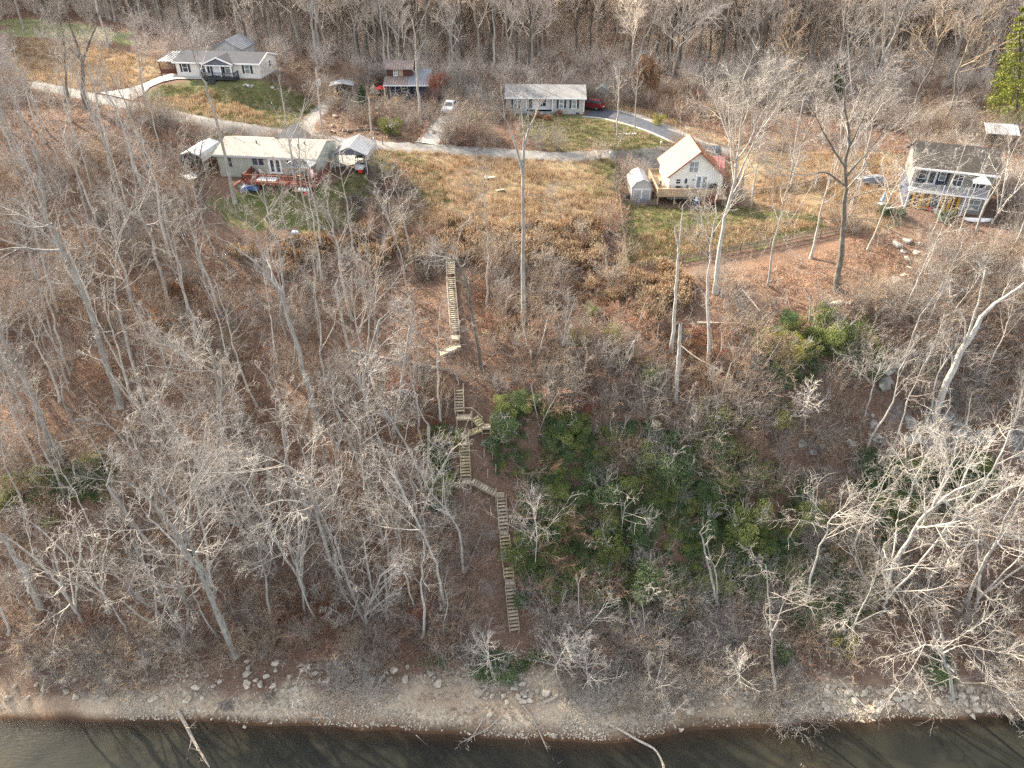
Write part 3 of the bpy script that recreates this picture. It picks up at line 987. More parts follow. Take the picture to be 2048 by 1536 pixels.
for i in range(2):
    proto(('small', i), forked(5.5, .8, 1.5, 95 + i, .07), 150 + i, 'bark_grey', 'twig_grey', n1=12, n2=7, n3=6, n4=2, t0=.15, l1=.42, a1=.8, up=.06, twig=.0065, l3=.55, l4=.6)
for i in range(2):
    proto(('starry', i), [(wobble(6, .15 - .3 * i, 97 + i), .09, .015)], 157 + i, 'bark_pale', 'twig_pale', n1=38, n2=6, n3=3, n4=0, t0=.25, l1=.36, a1=1.15, up=.04, wander=.09, twig=.009, l2=.4)
proto(('smallred', 0), forked(4.5, .5, 1.3, 98, .05), 155, 'bark_grey', 'twig_red', n1=12, n2=7, n3=6, n4=2, t0=.12, l1=.45, a1=.8, up=.05, twig=.009)

def place_tree(key, loc, label, cat='tree', group=None, h=None, rz=0.0, lean=(0, 0), name='bare_tree', girth=1.0):
    (tm, cm), hh = PROTO[key]
    t = thing(name, label, cat, (loc[0], loc[1], loc[2] - .25), 0, group)
    s = (h / hh) if h else 1.0
    t.scale = (s * girth, s * girth, s)
    t.rotation_euler = (lean[1], lean[0], rz)
    linkmesh('trunk', tm, t)
    if cm:
        linkmesh('crown', cm, t)
    return t

def tree_at(key, base, top, label, group=None, **k):
    """base and top are points of the photograph; the tree stands on the ground at base and its tip lies above the first point's depth"""
    p = G(*base)
    d = ray(*top)
    tilt = k.pop('tilt', 0.05)
    # tip: on the sight line, at a depth a little nearer the water than the base
    y = p[1]
    for _ in range(8):
        q = np.array([0, 0, CAM_Z]) + d * (y / d[1])
        y = p[1] - tilt * max(q[2] - p[2], 0)
    ax = Vector(q - p)
    (tm, cm), hh = PROTO[key]
    t = thing(k.pop('name', 'bare_tree'), label, 'tree', p - np.array([0, 0, .25]), 0, group)
    s = ax.length / hh
    gth = k.pop('girth', 1.0)
    t.scale = (s * gth, s * gth, s)
    t.rotation_mode = 'QUATERNION'
    t.rotation_quaternion = ax.to_track_quat('Z', 'Y') @ Euler((0, 0, k.pop('rz', random.uniform(0, 6.28)))).to_quaternion()
    linkmesh('trunk', tm, t)
    if cm:
        linkmesh('crown', cm, t)
    return t

def px_stem(px, base_y, tilts):
    """stem points from points of the photograph, each at its own distance ahead"""
    return [W(u, v, base_y + dy) for (u, v), dy in zip(px, tilts)]

def hero(name, label, stems, bark='bark_grey', twigs='twig_grey', seed=1, group=None, cat='tree', **k):
    """a tree shaped after the photograph. stems: list of (pixel points, base radius, tip radius, lean towards the water per metre risen)"""
    base = G(*stems[0][0][0])
    out = []
    for px, r0, r1, tilt in stems:
        if px is stems[0][0]:
            y0, z0 = base[1], base[2]
            pts = [base - np.array([0, 0, .35])]
            rest = px[1:]
        else:
            ref = np.concatenate([np.asarray(s[0]) for s in out]) + base
            u, v, _ = project(ref)
            kx = np.argmin((u - px[0][0]) ** 2 + (v - px[0][1]) ** 2)
            y0, z0 = ref[kx][1], ref[kx][2]
            pts = [ref[kx]]
            rest = px[1:]
        for u, v in rest:
            y = y0
            for _ in range(8):
                q = W(u, v, y)
                y = y0 - tilt * max(q[2] - z0, -30)
            pts.append(W(u, v, y))
        # resample so that later stems can fork anywhere
        out.append((spline(np.array(pts) - base, 24) if len(pts) > 2 else np.linspace(pts[0] - base, pts[1] - base, 24), r0, r1))
    t = thing(name, label, cat, base, 0, group)
    tm, cm = tree_meshes(name, [(o[0][::3] if len(o[0]) > 9 else o[0], o[1], o[2]) for o in out], seed, bark, twigs, **k)
    linkmesh('trunk', tm, t)
    if cm:
        linkmesh('crown', cm, t)
    return t

# ------------------------------------------------------------------ buildings: local x along the front, y away from the water, z up
def window(parent, x, z, w, h, y=0.0, muntin=True, frame='white_paint', glass='glass', shutter=None, sash=True, vert=False, face='front'):
    def put(mb, x0, x1, d0, d1, z0, z1):
        # d: distance proud of the wall
        if face == 'front':
            mb.box(x0, x1, y - d1, y - d0, z0, z1)
        else:                       # right gable wall: x runs along the depth
            mb.box(y + d0, y + d1, x0, x1, z0, z1)
    f = MB()
    t = .09
    put(f, x - w / 2 - t, x + w / 2 + t, -.02, .06, z + h / 2, z + h / 2 + t)
    put(f, x - w / 2 - t, x + w / 2 + t, -.02, .08, z - h / 2 - t, z - h / 2)
    put(f, x - w / 2 - t, x - w / 2, -.02, .06, z - h / 2, z + h / 2)
    put(f, x + w / 2, x + w / 2 + t, -.02, .06, z - h / 2, z + h / 2)
    if sash:
        put(f, x - w / 2, x + w / 2, -.02, .05, z - .03, z + .03)
    if vert:
        put(f, x - .03, x + .03, -.02, .045, z - h / 2, z + h / 2)
    fo = f.build('window', frame, parent)
    g = MB()
    put(g, x - w / 2, x + w / 2, -.03, .02, z - h / 2, z + h / 2)
    g.build('pane', glass, fo)
    if shutter:
        for s in (-1, 1):
            m = MB()
            cx = x + s * (w / 2 + t + .19)
            put(m, cx - .18, cx + .18, -.01, .05, z - h / 2 - .05, z + h / 2 + .05)
            for k in range(6):
                zz = z - h / 2 + h * (k + .5) / 6
                put(m, cx - .13, cx + .13, .05, .065, zz - .05, zz + .05)
            m.build('shutter', shutter, fo)
    return fo

def door(parent, x, z0, w, h, y=0.0, leafmat_='white_paint', panes=None, frame='white_paint', glass='glass', double=False):
    f = MB()
    t = .1
    f.box(x - w / 2 - t, x - w / 2, y - .07, y + .02, z0, z0 + h)
    f.box(x + w / 2, x + w / 2 + t, y - .07, y + .02, z0, z0 + h)
    f.box(x - w / 2 - t, x + w / 2 + t, y - .075, y + .02, z0 + h, z0 + h + t)
    fo = f.build('door', frame, parent)
    n = 2 if double else 1
    lw = w / n
    for i in range(n):
        a = x - w / 2 + i * lw
        m = MB()
        st = .16
        if panes:
            m.box(a + .01, a + st, y - .05, y - .005, z0, z0 + h - .01)
            m.box(a + lw - st, a + lw - .01, y - .05, y - .005, z0, z0 + h - .01)
            m.box(a + st, a + lw - st, y - .05, y - .005, z0, z0 + .25)
            m.box(a + st, a + lw - st, y - .05, y - .005, z0 + h - .13, z0 + h - .01)
            nx_, nz_ = panes
            for k in range(1, nx_):
                xx = a + st + (lw - 2 * st) * k / nx_
                m.box(xx - .03, xx + .03, y - .045, y - .006, z0 + .25, z0 + h - .13)
            for k in range(1, nz_):
                zz = z0 + .25 + (h - .38) * k / nz_
                m.box(a + st, a + lw - st, y - .044, y - .006, zz - .02, zz + .02)
            m.build('door_leaf', leafmat_, fo)
            g = MB().box(a + st, a + lw - st, y - .03, y - .012, z0 + .25, z0 + h - .13)
            g.build('pane', glass, fo)
        else:
            m.box(a + .01, a + lw - .01, y - .05, y - .005, z0, z0 + h - .01)
            for k in range(3):
                m.box(a + .14, a + lw - .14, y - .06, y - .05, z0 + .2 + k * .6, z0 + .65 + k * .6)
            m.build('door_leaf', leafmat_, fo)
            MB().box(x - .3, x + .3, y - .068, y - .06, z0 + h - .55, z0 + h - .2).build('pane', glass, fo)
        MB().cbox((a + (lw - .09 if i == 0 else .09), y - .08, z0 + 1.0), .05, .08, .06).build('handle', 'chrome', fo)
    return fo

def roof_x(mb, x0, x1, d, z, rise, over=.4, th=.12, y0=0.0):
    """gable roof with its ridge along the front"""
    ym = y0 + d / 2
    k = rise / (d / 2)
    mb.prism([(y0 - over, z - over * k), (ym, z + rise), (ym, z + rise + th), (y0 - over, z - over * k + th)], x0, x1, 'x')
    mb.prism([(ym + .001, z + rise), (y0 + d + over, z - over * k), (y0 + d + over, z - over * k + th), (ym + .001, z + rise + th)], x0, x1, 'x')
    return mb

def roof_y(mb, x0, x1, y0, y1, z, rise, over=.35, th=.12):
    """gable roof with its ridge running away from the front"""
    xm = (x0 + x1) / 2
    k = rise / ((x1 - x0) / 2)
    mb.prism([(x0 - over, z - over * k), (xm, z + rise), (xm, z + rise + th), (x0 - over, z - over * k + th)], y0, y1, 'y')
    mb.prism([(xm + .001, z + rise), (x1 + over, z - over * k), (x1 + over, z - over * k + th), (xm + .001, z + rise + th)], y0, y1, 'y')
    return mb

def ribs_y(parent, x0, x1, y0, y1, z, rise, over, th, material, step=.6):
    """standing ribs of a metal roof whose ridge runs away from the front"""
    xm = (x0 + x1) / 2
    k = rise / ((x1 - x0) / 2)
    n = int((y1 - y0) / step)
    for sx in (-1, 1):
        e = xm + sx * ((x1 - x0) / 2 + over)
        me = MB().bar((xm + sx * .02, 0, z + rise + th + .02), (e, 0, z - over * k + th + .02), .07, .05).mesh('roof_rib', material)
        for i in range(n + 1):
            linkmesh('roof_rib', me, parent, (0, y0 + .05 + (y1 - y0 - .1) * i / n, 0))

def gable_x(mb, w, d, z0, z, rise):
    return mb.prism([(0, z0), (d, z0), (d, z), (d / 2, z + rise), (0, z)], 0, w, 'x')

def gable_y(mb, x0, x1, y0, y1, z0, z, rise):
    return mb.prism([(x0, z0), (x1, z0), (x1, z), ((x0 + x1) / 2, z + rise), (x0, z)], y0, y1, 'y')

def railing(parent, pts, material, hgt=.95, post=.1, bal=.22, solid=False, balw=.045):
    """posts and rails, with balusters, along a run of points"""
    for p, q_ in zip(pts[:-1], pts[1:]):
        p, q_ = Vector(p), Vector(q_)
        L = (q_ - p).length
        MB().bar(p + Vector((0, 0, hgt)), q_ + Vector((0, 0, hgt)), .12, .05).build('rail', material, parent)
        MB().bar(p + Vector((0, 0, .12)), q_ + Vector((0, 0, .12)), .05, .09).build('rail', material, parent)
        n = max(1, round(L / 1.6))
        for i in range(n + 1):
            c = p.lerp(q_, i / n)
            MB().cbox((c.x, c.y, c.z + hgt / 2 + .04), post, post, hgt + .12).build('rail_post', material, parent)
        nb = max(2, int(L / bal))
        me = MB().cbox((0, 0, hgt / 2 + .06), balw, balw, hgt - .14).mesh('baluster', material)
        ang = math.atan2(q_.y - p.y, q_.x - p.x)
        for i in range(1, nb):
            c = p.lerp(q_, i / nb)
            linkmesh('baluster', me, parent, c, (0, 0, ang))

def boards(parent, x0, x1, y0, y1, z, material, step=.3, along='x', name='floor_board'):
    if along == 'x':
        n = max(1, round((y1 - y0) / step))
        me = MB().box(x0, x1, -(y1 - y0) / n / 2 + .008, (y1 - y0) / n / 2 - .008, z - .04, z).mesh(name, material)
        for i in range(n):
            linkmesh(name, me, parent, (0, y0 + (y1 - y0) * (i + .5) / n, 0))
    else:
        n = max(1, round((x1 - x0) / step))
        me = MB().box(-(x1 - x0) / n / 2 + .008, (x1 - x0) / n / 2 - .008, y0, y1, z - .04, z).mesh(name, material)
        for i in range(n):
            linkmesh(name, me, parent, (x0 + (x1 - x0) * (i + .5) / n, 0, 0))

# --- white house with dark roof, top left
t = thing('white_house', 'white sided house with dark shingle roof, navy door surround and dark front deck', 'house', O_WHITE, T_WHITE)
w_, d_ = 14.7, 7.5
MB().box(-.04, w_ + .04, -.04, d_ + .04, -1.6, .12).build('foundation', 'rock_grey', t)
gable_x(MB(), w_, d_, .1, 2.55, .95).build('wall', 'white_siding', t)
rf = roof_x(MB(), -.35, w_ + .3, d_, 2.5, .95).build('roof', 'shingle_dark', t)
m = MB()
m.box(-.38, w_ + .33, -.47, -.41, 2.28, 2.5)
m.build('gutter', 'white_paint', rf)
m = MB()
for s in (0, 1):
    xx = w_ + .31
    m.prism([(-.42, 2.30), (d_ / 2, 3.37), (d_ / 2, 3.58), (-.42, 2.52)], xx, xx + .05, 'x')
    m.prism([(d_ / 2 + .001, 3.37), (d_ + .42, 2.30), (d_ + .42, 2.52), (d_ / 2 + .001, 3.58)], xx, xx + .05, 'x')
    break
m.build('rake_trim', 'white_paint', rf)
po = gable_y(MB(), 5.7, 10.4, -1.2, .6, 2.3, 2.4, .95).build('portico_gable', 'slate_panel', t)
roof_y(MB(), 5.7, 10.4, -1.35, 3.3, 2.42, .95, .3, .1).build('portico_roof', 'shingle_dark', po)
m = MB()
m.prism([(5.35, 2.28), (8.05, 3.37), (8.05, 3.6), (5.35, 2.50)], -1.42, -1.36, 'y')
m.prism([(8.051, 3.37), (10.75, 2.28), (10.75, 2.50), (8.051, 3.6)], -1.42, -1.36, 'y')
m.box(5.6, 10.5, -1.28, -1.21, 2.14, 2.3)
m.build('portico_trim', 'white_paint', po)
for px_ in (5.85, 8.35, 10.25):
    MB().box(px_ - .09, px_ + .09, -1.2, -1.02, .45, 2.3).build('porch_post', 'white_paint', t)
MB().prism([(6.1, .12), (8.15, .12), (8.15, 2.1), (7.6, 2.5), (6.65, 2.5), (6.1, 2.1)], -.05, -.005, 'y').build('door_surround', 'navy_siding', t)
door(t, 7.1, .42, 1.0, 2.05, -.05)
for wx_ in (1.6, 5.0, 9.1, 12.6):
    window(t, wx_, 1.55, .85, 1.35, 0, shutter='dark_paint', glass='glass_pale' if wx_ > 8 else 'glass')
window(t, 4.6, 1.6, .8, 1.0, w_, face='right', glass='glass')
dk = MB().box(5.3, 11.0, -2.1, -.06, .18, .30).build('deck', 'dark_paint', t)
boards(dk, 5.32, 10.98, -2.1, -.1, .345, 'dark_paint', .3)
for px_ in (5.5, 8.1, 10.8):
    MB().cbox((px_, -1.95, -.6), .14, .14, 1.6).build('deck_leg', 'dark_paint', dk)
railing(dk, [(5.4, -.2, .345), (5.4, -2.0, .345), (6.3, -2.0, .345)], 'dark_paint', .9)
railing(dk, [(7.7, -2.0, .345), (10.9, -2.0, .345), (10.9, -.2, .345)], 'dark_paint', .9)
m = MB()
for k in range(3):
    m.box(6.35, 7.65, -2.4 - .28 * k, -2.11 - .28 * k, .05 - .16 * k, .19 - .16 * k)
m.build('deck_step', 'dark_paint', dk)
MB().box(0.2, 5.2, -1.1, -.1, -.2, .03).build('walkway', 'concrete', t)
for k, (x0, zz) in enumerate([(11.3, -.2), (12.0, -.45), (12.9, -.35), (13.7, -.6)]):
    pass

def wpoint(o, th, x, y, z=0):
    return np.array([o[0] + x * math.cos(th) - y * math.sin(th), o[1] + x * math.sin(th) + y * math.cos(th), o[2] + z])

# carport beside it and the metal-roofed shed behind
p = wpoint(O_WHITE, T_WHITE, -3.4, 1.2)
p[2] = float(H(p[0], p[1]))
t = thing('carport', 'open carport with shallow grey metal roof at the left end of the white house', 'carport', p, T_WHITE, 'metal roofed carports')
zz = O_WHITE[2] - p[2]
r_ = MB().prism([(-.3, 2.2 + zz), (5.6, 2.75 + zz), (5.6, 2.83 + zz), (-.3, 2.28 + zz)], -.4, 3.2, 'x').build('roof', 'grey_metal', t)
for k in range(7):
    MB().bar((-.3 + k * .57, -.3, 2.31 + zz), (-.3 + k * .57, 5.6, 2.86 + zz), .06, .05).build('roof_rib', 'grey_metal', r_)
for a in (-.2, 3.0):
    for c in (0, 5.3):
        MB().box(a - .06, a + .06, c - .06, c + .06, -.5, 2.2 + zz + (.5 if c else 0)).build('post', 'brown_board', t)
MB().box(-.3, 3.1, 5.0, 5.1, -.3, 1.9 + zz).build('back_wall', 'brown_board', t)
MB().box(-.25, 3.05, -.02, .05, .25 + zz, 1.0 + zz).build('slat_rail', 'brown_board', t)
p = wpoint(O_WHITE, T_WHITE, 2.6, 9.5)
p[2] = float(H(p[0], p[1]))
t = thing('metal_shed', 'grey blue metal roofed shed standing behind the white house', 'shed', p, T_WHITE)
gable_y(MB(), 0, 5, 0, 6, -.4, 2.9, 1.4).build('wall', 'grey_siding', t)
rr_ = roof_y(MB(), 0, 5, -.3, 6.3, 2.9, 1.4).build('roof', 'grey_metal', t)
ribs_y(rr_, 0, 5, -.3, 6.3, 2.9, 1.4, .35, .12, 'grey_metal', .8)

# --- sage house with tan roof and red brown deck
t = thing('sage_house', 'long pale green house with tan shingle roof and white french doors beside the lane', 'house', O_GREEN, T_GREEN)
w_, d_ = 14.6, 8.0
ZF = .75
MB().box(-.03, w_ + .03, -.03, d_ + .03, -1.2, ZF - .12).build('skirting', 'sage_siding', t)
gable_x(MB(), w_, d_, ZF - .12, ZF + 2.5, 1.15).build('wall', 'sage_siding', t)
rf = roof_x(MB(), -.35, w_ + .35, d_, ZF + 2.48, 1.15).build('roof', 'shingle_tan', t)
MB().box(-.36, w_ + .36, -.46, -.405, ZF + 2.2, ZF + 2.46).build('gutter', 'grey_paint', rf)
for vx, vy in ((5.0, 2.6), (12.0, 2.9), (11.5, 1.8)):
    MB().tube([(vx, vy, ZF + 3.0), (vx, vy, ZF + 3.75)], .09, 8).build('roof_vent', 'dark_paint', rf)
pg = gable_y(MB(), 5.6, 9.4, d_ - .3, d_ + 2.6, ZF - .5, ZF + 2.3, 1.35).build('rear_porch', 'sage_siding', t)
roof_y(MB(), 5.6, 9.4, d_ / 2, d_ + 3, ZF + 2.5, 1.45, .3).build('porch_roof', 'shingle_tan', pg)
window(t, 1.7, ZF + 1.35, .75, 1.35, frame='grey_paint')
window(t, 5.55, ZF + 1.6, .75, .95, frame='grey_paint', sash=False)
window(t, 6.45, ZF + 1.6, .75, .95, frame='grey_paint', sash=False)
window(t, 10.6, ZF + 1.45, .6, 1.1, frame='grey_paint')
window(t, 2.5, -.05, .55, .5, frame='grey_paint', sash=False)
door(t, 8.45, ZF + .02, 1.7, 2.05, panes=(1, 1), double=True)
for x_ in (-.02, w_ - .1):
    MB().box(x_, x_ + .12, -.05, -.035, ZF - .1, ZF + 2.48).build('corner_trim', 'sage_siding', t)
dk = MB().box(4.9, 15.3, -3.4, -.08, ZF - .36, ZF - .12).build('deck', 'deck_red', t)
boards(dk, 4.92, 15.28, -3.38, -.1, ZF - .07, 'deck_red', .29)
MB().box(4.88, 15.32, -3.46, -3.405, ZF - .45, ZF - .05).build('fascia_board', 'deck_red', dk)
MB().box(15.305, 15.36, -3.46, 3.0, ZF - .45, ZF - .05).build('fascia_board', 'deck_red', dk)
MB().box(14.7, 15.3, -.07, 3.0, ZF - .3, ZF - .06).build('side_platform', 'deck_red', dk)
railing(dk, [(5.0, -.2, ZF - .07), (5.0, -3.3, ZF - .07), (15.2, -3.3, ZF - .07), (15.2, 2.8, ZF - .07)], 'deck_red', .95, .12, .24)
for k in range(2):
    MB().box(4.97, 5.03, -3.2, -.3, ZF + .1 + .38 * k, ZF + .38 + .38 * k).build('privacy_board', 'deck_red', dk)
for px_ in np.arange(5.1, 15.3, 2.0):
    MB().box(px_ - .08, px_ + .08, -3.38, -3.22, -2.0, ZF - .4).build('deck_leg', 'deck_red', dk)
m = MB()
for k in range(4):
    m.box(4.0 - .3 * k, 4.35 - .3 * k, -3.3, -2.2, ZF - .32 - .2 * k, ZF - .25 - .2 * k)
m.build('deck_step', 'deck_red', dk)

g_ = lambda x, y, z=0: wpoint(O_GREEN, T_GREEN, x, y, z)
t = thing('gazebo', 'gazebo with striped corrugated metal roof standing on the red brown deck', 'gazebo', g_(11.2, -2.9, ZF - .065), T_GREEN)
zr_ = 2.15
P4 = [(-.2, -.3), (3.7, -.3), (3.7, 2.5), (-.2, 2.5)]
ap = [(1.2, 1.1, zr_ + .75), (2.3, 1.1, zr_ + .75)]
v4 = [(x, y, zr_) for x, y in P4]
MB().add(v4 + ap, [(0, 1, 5, 4), (1, 2, 5), (2, 3, 4, 5), (3, 0, 4), (3, 2, 1, 0)]).build('roof', 'white_metal', t)
for k in range(13):
    u = k / 12
    a = Vector(v4[0]).lerp(Vector(v4[1]), u)
    c = Vector(ap[0]).lerp(Vector(ap[1]), u)
    MB().bar(a + Vector((0, 0, .035)), c + Vector((0, 0, .035)), .13, .05).build('roof_rib', 'shingle_dark', t)
for a in (0, 3.5):
    for c in (-.1, 2.3):
        MB().box(a - .07, a + .07, c - .07, c + .07, 0, zr_).build('post', 'deck_tan', t)
m = MB().box(-.1, 3.6, -.16, -.04, zr_ - .18, zr_ - .01)
m.build('beam', 'deck_tan', t)

def table_set(loc, rz, label, top='deck_tan', chair='dark_paint', r=.55, group=None):
    t = thing('patio_table', label, 'table', loc, rz, group)
    MB().lathe((0, 0, 0), [(r, .70), (r, .74)], 14).build('tabletop', top, t)
    for s in ((-1, -1), (1, -1), (1, 1), (-1, 1)):
        MB().bar((s[0] * r * .6, s[1] * r * .6, 0), (s[0] * r * .5, s[1] * r * .5, .7), .05, .05).build('leg', chair, t)
    return t

def chair(loc, rz, label, material='dark_paint', group=None):
    t = thing('patio_chair', label, 'chair', loc, rz, group)
    MB().box(-.27, .27, -.27, .27, .40, .45).build('seat', material, t)
    MB().prism([(.22, .45), (.27, .45), (.38, 1.0), (.33, 1.0)], -.27, .27, 'x').build('backrest', material, t)
    for s in ((-1, -1), (1, -1), (1, 1), (-1, 1)):
        MB().box(s[0] * .24 - .025, s[0] * .24 + .025, s[1] * .24 - .025, s[1] * .24 + .025, 0, .4).build('leg', material, t)
    return t
table_set(g_(12.9, -1.8, ZF - .065), 0, 'low brown table under the gazebo with the striped metal roof', 'terracotta')
chair(g_(5.9, -1.0, ZF - .065), 1.2, 'brown chair at the left end of the red brown deck', 'brown_board')
chair(g_(6.7, -.8, ZF - .065), 2.6, 'tan chair beside the pair of small windows on the red brown deck', 'canvas')
tag(MB().box(-1.4, 1.4, -.75, .75, 0, .03).build('outdoor_rug', 'white_plastic', None, g_(8.0, -2.1, ZF - .06), T_GREEN), 'pale rectangular rug spread on the red brown deck before the french doors', 'rug')
t = thing('flag', 'red white and blue striped flag on a slanting pole at the deck corner', 'flag', g_(15.25, -3.1, ZF + .9), T_GREEN)
MB().tube([(0, 0, -.3), (.15, -.35, 1.0), (.3, -.7, 1.9)], .022, 6).build('pole', 'white_metal', t)
m = MB()
L_, Hh = 1.5, .95
for k in range(13):
    m.cur = 1 if k % 2 else 0
    for s in range(6):
        a, c = s / 6, (s + 1) / 6
        if k < 7 and c <= .41:
            m.cur = 2
        else:
            m.cur = 1 if k % 2 else 0
        f = lambda u, w: (.3 - .16 * w * Hh + .06 * math.sin(u * 7) * 1, -.7 + .3 * w * Hh + .1 * math.sin(u * 6), 1.85 - w * Hh * .85 - u * L_ * .9)
        g2 = lambda u, w: (.3 - .55 * w, -.7 + .35 * w + .08 * math.sin(u * 6 + w), 1.85 - u * L_ - .55 * w)
        k0, k1 = k / 13, (k + 1) / 13
        m.add([g2(a, k0), g2(c, k0), g2(c, k1), g2(a, k1)], [(0, 1, 2, 3)])
fl = m.build('cloth', ['flag_red', 'flag_white', 'flag_blue'], t)
so = fl.modifiers.new('thickness', 'SOLIDIFY'); so.thickness = .012
# jugs and a red can on a shelf below the deck
t = thing('storage_bench', 'low wooden bench below the right corner of the red brown deck', 'bench', g_(13.6, -4.0, -.62), T_GREEN)
MB().box(-1.1, 1.1, -.2, .2, .5, .56).build('seat', 'deck_tan', t)
for s in (-.95, .95):
    MB().box(s - .06, s + .06, -.18, .18, -.3, .5).build('leg', 'deck_red', t)
for k in range(4):
    o = MB().lathe((0, 0, 0), [(.12, 0), (.17, .06), (.18, .24), (.13, .36), (.05, .4), (.06, .46)], 10).build('water_jug', 'white_plastic', None, g_(13.3 + .4 * k, -4.0, -.06))
    tag(o, 'round white jug in the row on the bench below the red brown deck', 'jug', 'white jugs on the bench')
tag(MB().box(-.17, .17, -.1, .1, 0, .34).prism([(-.12, .34), (.08, .34), (.02, .44), (-.10, .44)], -.04, .04, 'y').build('fuel_can', 'red_plastic', None, g_(14.2, -4.25, -.62 + .1)), 'red plastic can at the end of the white jugs under the deck', 'can')
pp = G(502, 384)
t = thing('covered_trailer', 'low trailer under a dark blue tarp on the lawn before the deck', 'trailer', pp, .2)
MB().prism([(-1.2, .35), (1.2, .35), (1.15, .75), (.5, 1.0), (-.6, 1.05), (-1.15, .7)], -.6, .6, 'y').build('tarp', 'blue_tarp', t)
for s in (-1, 1):
    MB().tube([(0, s * .62, .3), (0, s * .76, .3)], .28, 12).build('wheel', 'rubber', t)
MB().bar((1.2, 0, .35), (2.1, 0, .3), .08, .08).build('drawbar', 'dark_paint', t)
pp = G(592, 470)
o = MB().lathe((0, 0, .0), [(.18, -.55), (.30, -.42), (.34, -.15), (.34, .15), (.30, .42), (.18, .55)], 14).build('barrel', 'pale_blue', None, pp + np.array([0, 0, .3]))
o.rotation_euler = (R(88), 0, R(70))
tag(o, 'pale blue plastic barrel lying in brown grass below the lawn', 'barrel')

# carports of the sage house
def arch_carport(loc, rz, w, L, h, label, group):
    t = thing('carport', label, 'carport', loc, rz, group)
    prof = [(-w / 2, h * .62), (-w / 2 + .12, h * .78), (-w / 2 + .45, h * .89), (0, h), (w / 2 - .45, h * .89), (w / 2 - .12, h * .78), (w / 2, h * .62)]
    outer = [(x * 1.0, z + .05) for x, z in prof]
    m = MB()
    for (a, c) in zip(range(6), range(1, 7)):
        m.prism([prof[a], prof[c], (outer[c][0], outer[c][1]), (outer[a][0], outer[a][1])], 0, L, 'y')
    m.build('roof', 'white_metal', t)
    for yy in np.linspace(.05, L - .05, 4):
        fr = MB()
        pts = [(-w / 2, yy, -.4)] + [(x, yy, z - .06) for x, z in prof] + [(w / 2, yy, -.4)]
        fr.tube(pts, .05, 6)
        fr.build('frame_hoop', 'white_metal', t)
    return t
t = arch_carport(g_(-3.7, -.8, -.1), T_GREEN, 3.6, 6.5, 3.6, 'white arched metal carport at the left end of the sage house', 'metal roofed carports')
MB().box(-1.7, 1.7, 6.3, 6.36, -.3, 2.9).build('back_panel', 'slate_panel', t)
MB().box(-1.74, -1.69, .3, 6.2, .5, 2.3).build('side_panel', 'slate_panel', t)

def side_by_side(loc, rz, label, body='dark_paint', roofm='black_plastic'):
    t = thing('utility_vehicle', label, 'vehicle', loc, rz)
    MB().prism([(-1.3, .45), (1.3, .45), (1.35, .8), (.75, 1.05), (-.2, .75), (-.35, .75), (-.4, 1.0), (-1.3, 1.0)], -.62, .62, 'x').build('body', body, t)
    MB().box(-.68, .68, -.65, .45, 1.88, 1.96).build('roof', roofm, t)
    fr = MB()
    for s in (-1, 1):
        fr.tube([(s * .6, .9, .95), (s * .6, .4, 1.86)], .035, 6)
        fr.tube([(s * .6, -.6, .95), (s * .6, -.55, 1.86)], .035, 6)
    fr.build('roll_cage', 'dark_paint', t)
    MB().box(-.5, .5, -.4, .1, .75, .95).build('seat', 'black_plastic', t)
    for s in (-1, 1):
        for yy in (-.95, .95):
            w = MB().tube([(s * .58, yy, .33), (s * .82, yy, .33)], .33, 12).build('wheel', 'rubber', t)
            MB().tube([(s * .80, yy, .33), (s * .83, yy, .33)], .17, 10).build('rim', 'chrome', w)
    return t
side_by_side(g_(-3.6, 1.6, .0), T_GREEN + .3, 'dark utility buggy parked under the arched carport', 'dark_paint')
t = thing('utility_trailer', 'small pale open trailer outside the arched carport by the fire pit', 'trailer', g_(-3.4, -2.6, .15), T_GREEN + .9)
b_ = MB().box(-.7, .7, -1.1, 1.1, .42, .48)
b_.build('bed', 'white_metal', t)
for s in (-1, 1):
    MB().box(s * .7 - .03, s * .7 + .03, -1.1, 1.1, .48, .8).build('side_rail', 'white_metal', t)
    MB().tube([(s * .74, 0, .3), (s * .9, 0, .3)], .3, 12).build('wheel', 'rubber', t)
MB().bar((0, 1.1, .44), (0, 2.0, .4), .08, .08).build('drawbar', 'dark_paint', t)

pc = W(701, 330, 104.5)
pc[2] = float(H(pc[0], pc[1]))
t = thing('carport', 'white ribbed metal carport with grey gable to the right of the sage house', 'carport', pc, R(-4), 'metal roofed carports')
cw, cl, ch = 4.7, 6.4, 2.75
m = gable_y(MB(), -cw / 2, cw / 2, .0, .06, ch - .05, ch, 1.0)
m.build('gable_panel', 'slate_panel', t)
rr_ = roof_y(MB(), -cw / 2, cw / 2, -.12, cl, ch, 1.0, .22, .08).build('roof', 'white_metal', t)
ribs_y(rr_, -cw / 2, cw / 2, -.12, cl, ch, 1.0, .22, .08, 'grey_metal', .5)
for s in (-1, 1):
    MB().box(s * (cw / 2 + .17) - .025, s * (cw / 2 + .17) + .025, .0, cl - .1, ch - .75, ch - .12).build('side_panel', 'white_metal', rr_)
    for yy in np.linspace(.05, cl - .2, 4):
        MB().box(s * cw / 2 - .05, s * cw / 2 + .05, yy - .05, yy + .05, -.1, ch).build('post', 'white_metal', t)
side_by_side(pc + np.array([1.25, 1.4, .1]), R(176), 'white and black utility buggy under the ribbed metal carport', 'white_car')
tag(MB().box(-.3, .3, -.2, .2, 0, .35).prism([(-.2, .35), (.2, .35), (.12, .45), (-.12, .45)], -.15, .15, 'y').build('tool_box', 'red_plastic', None, pc + np.array([1.3, .2, .1])), 'small red box in front of the white buggy under the carport', 'box')

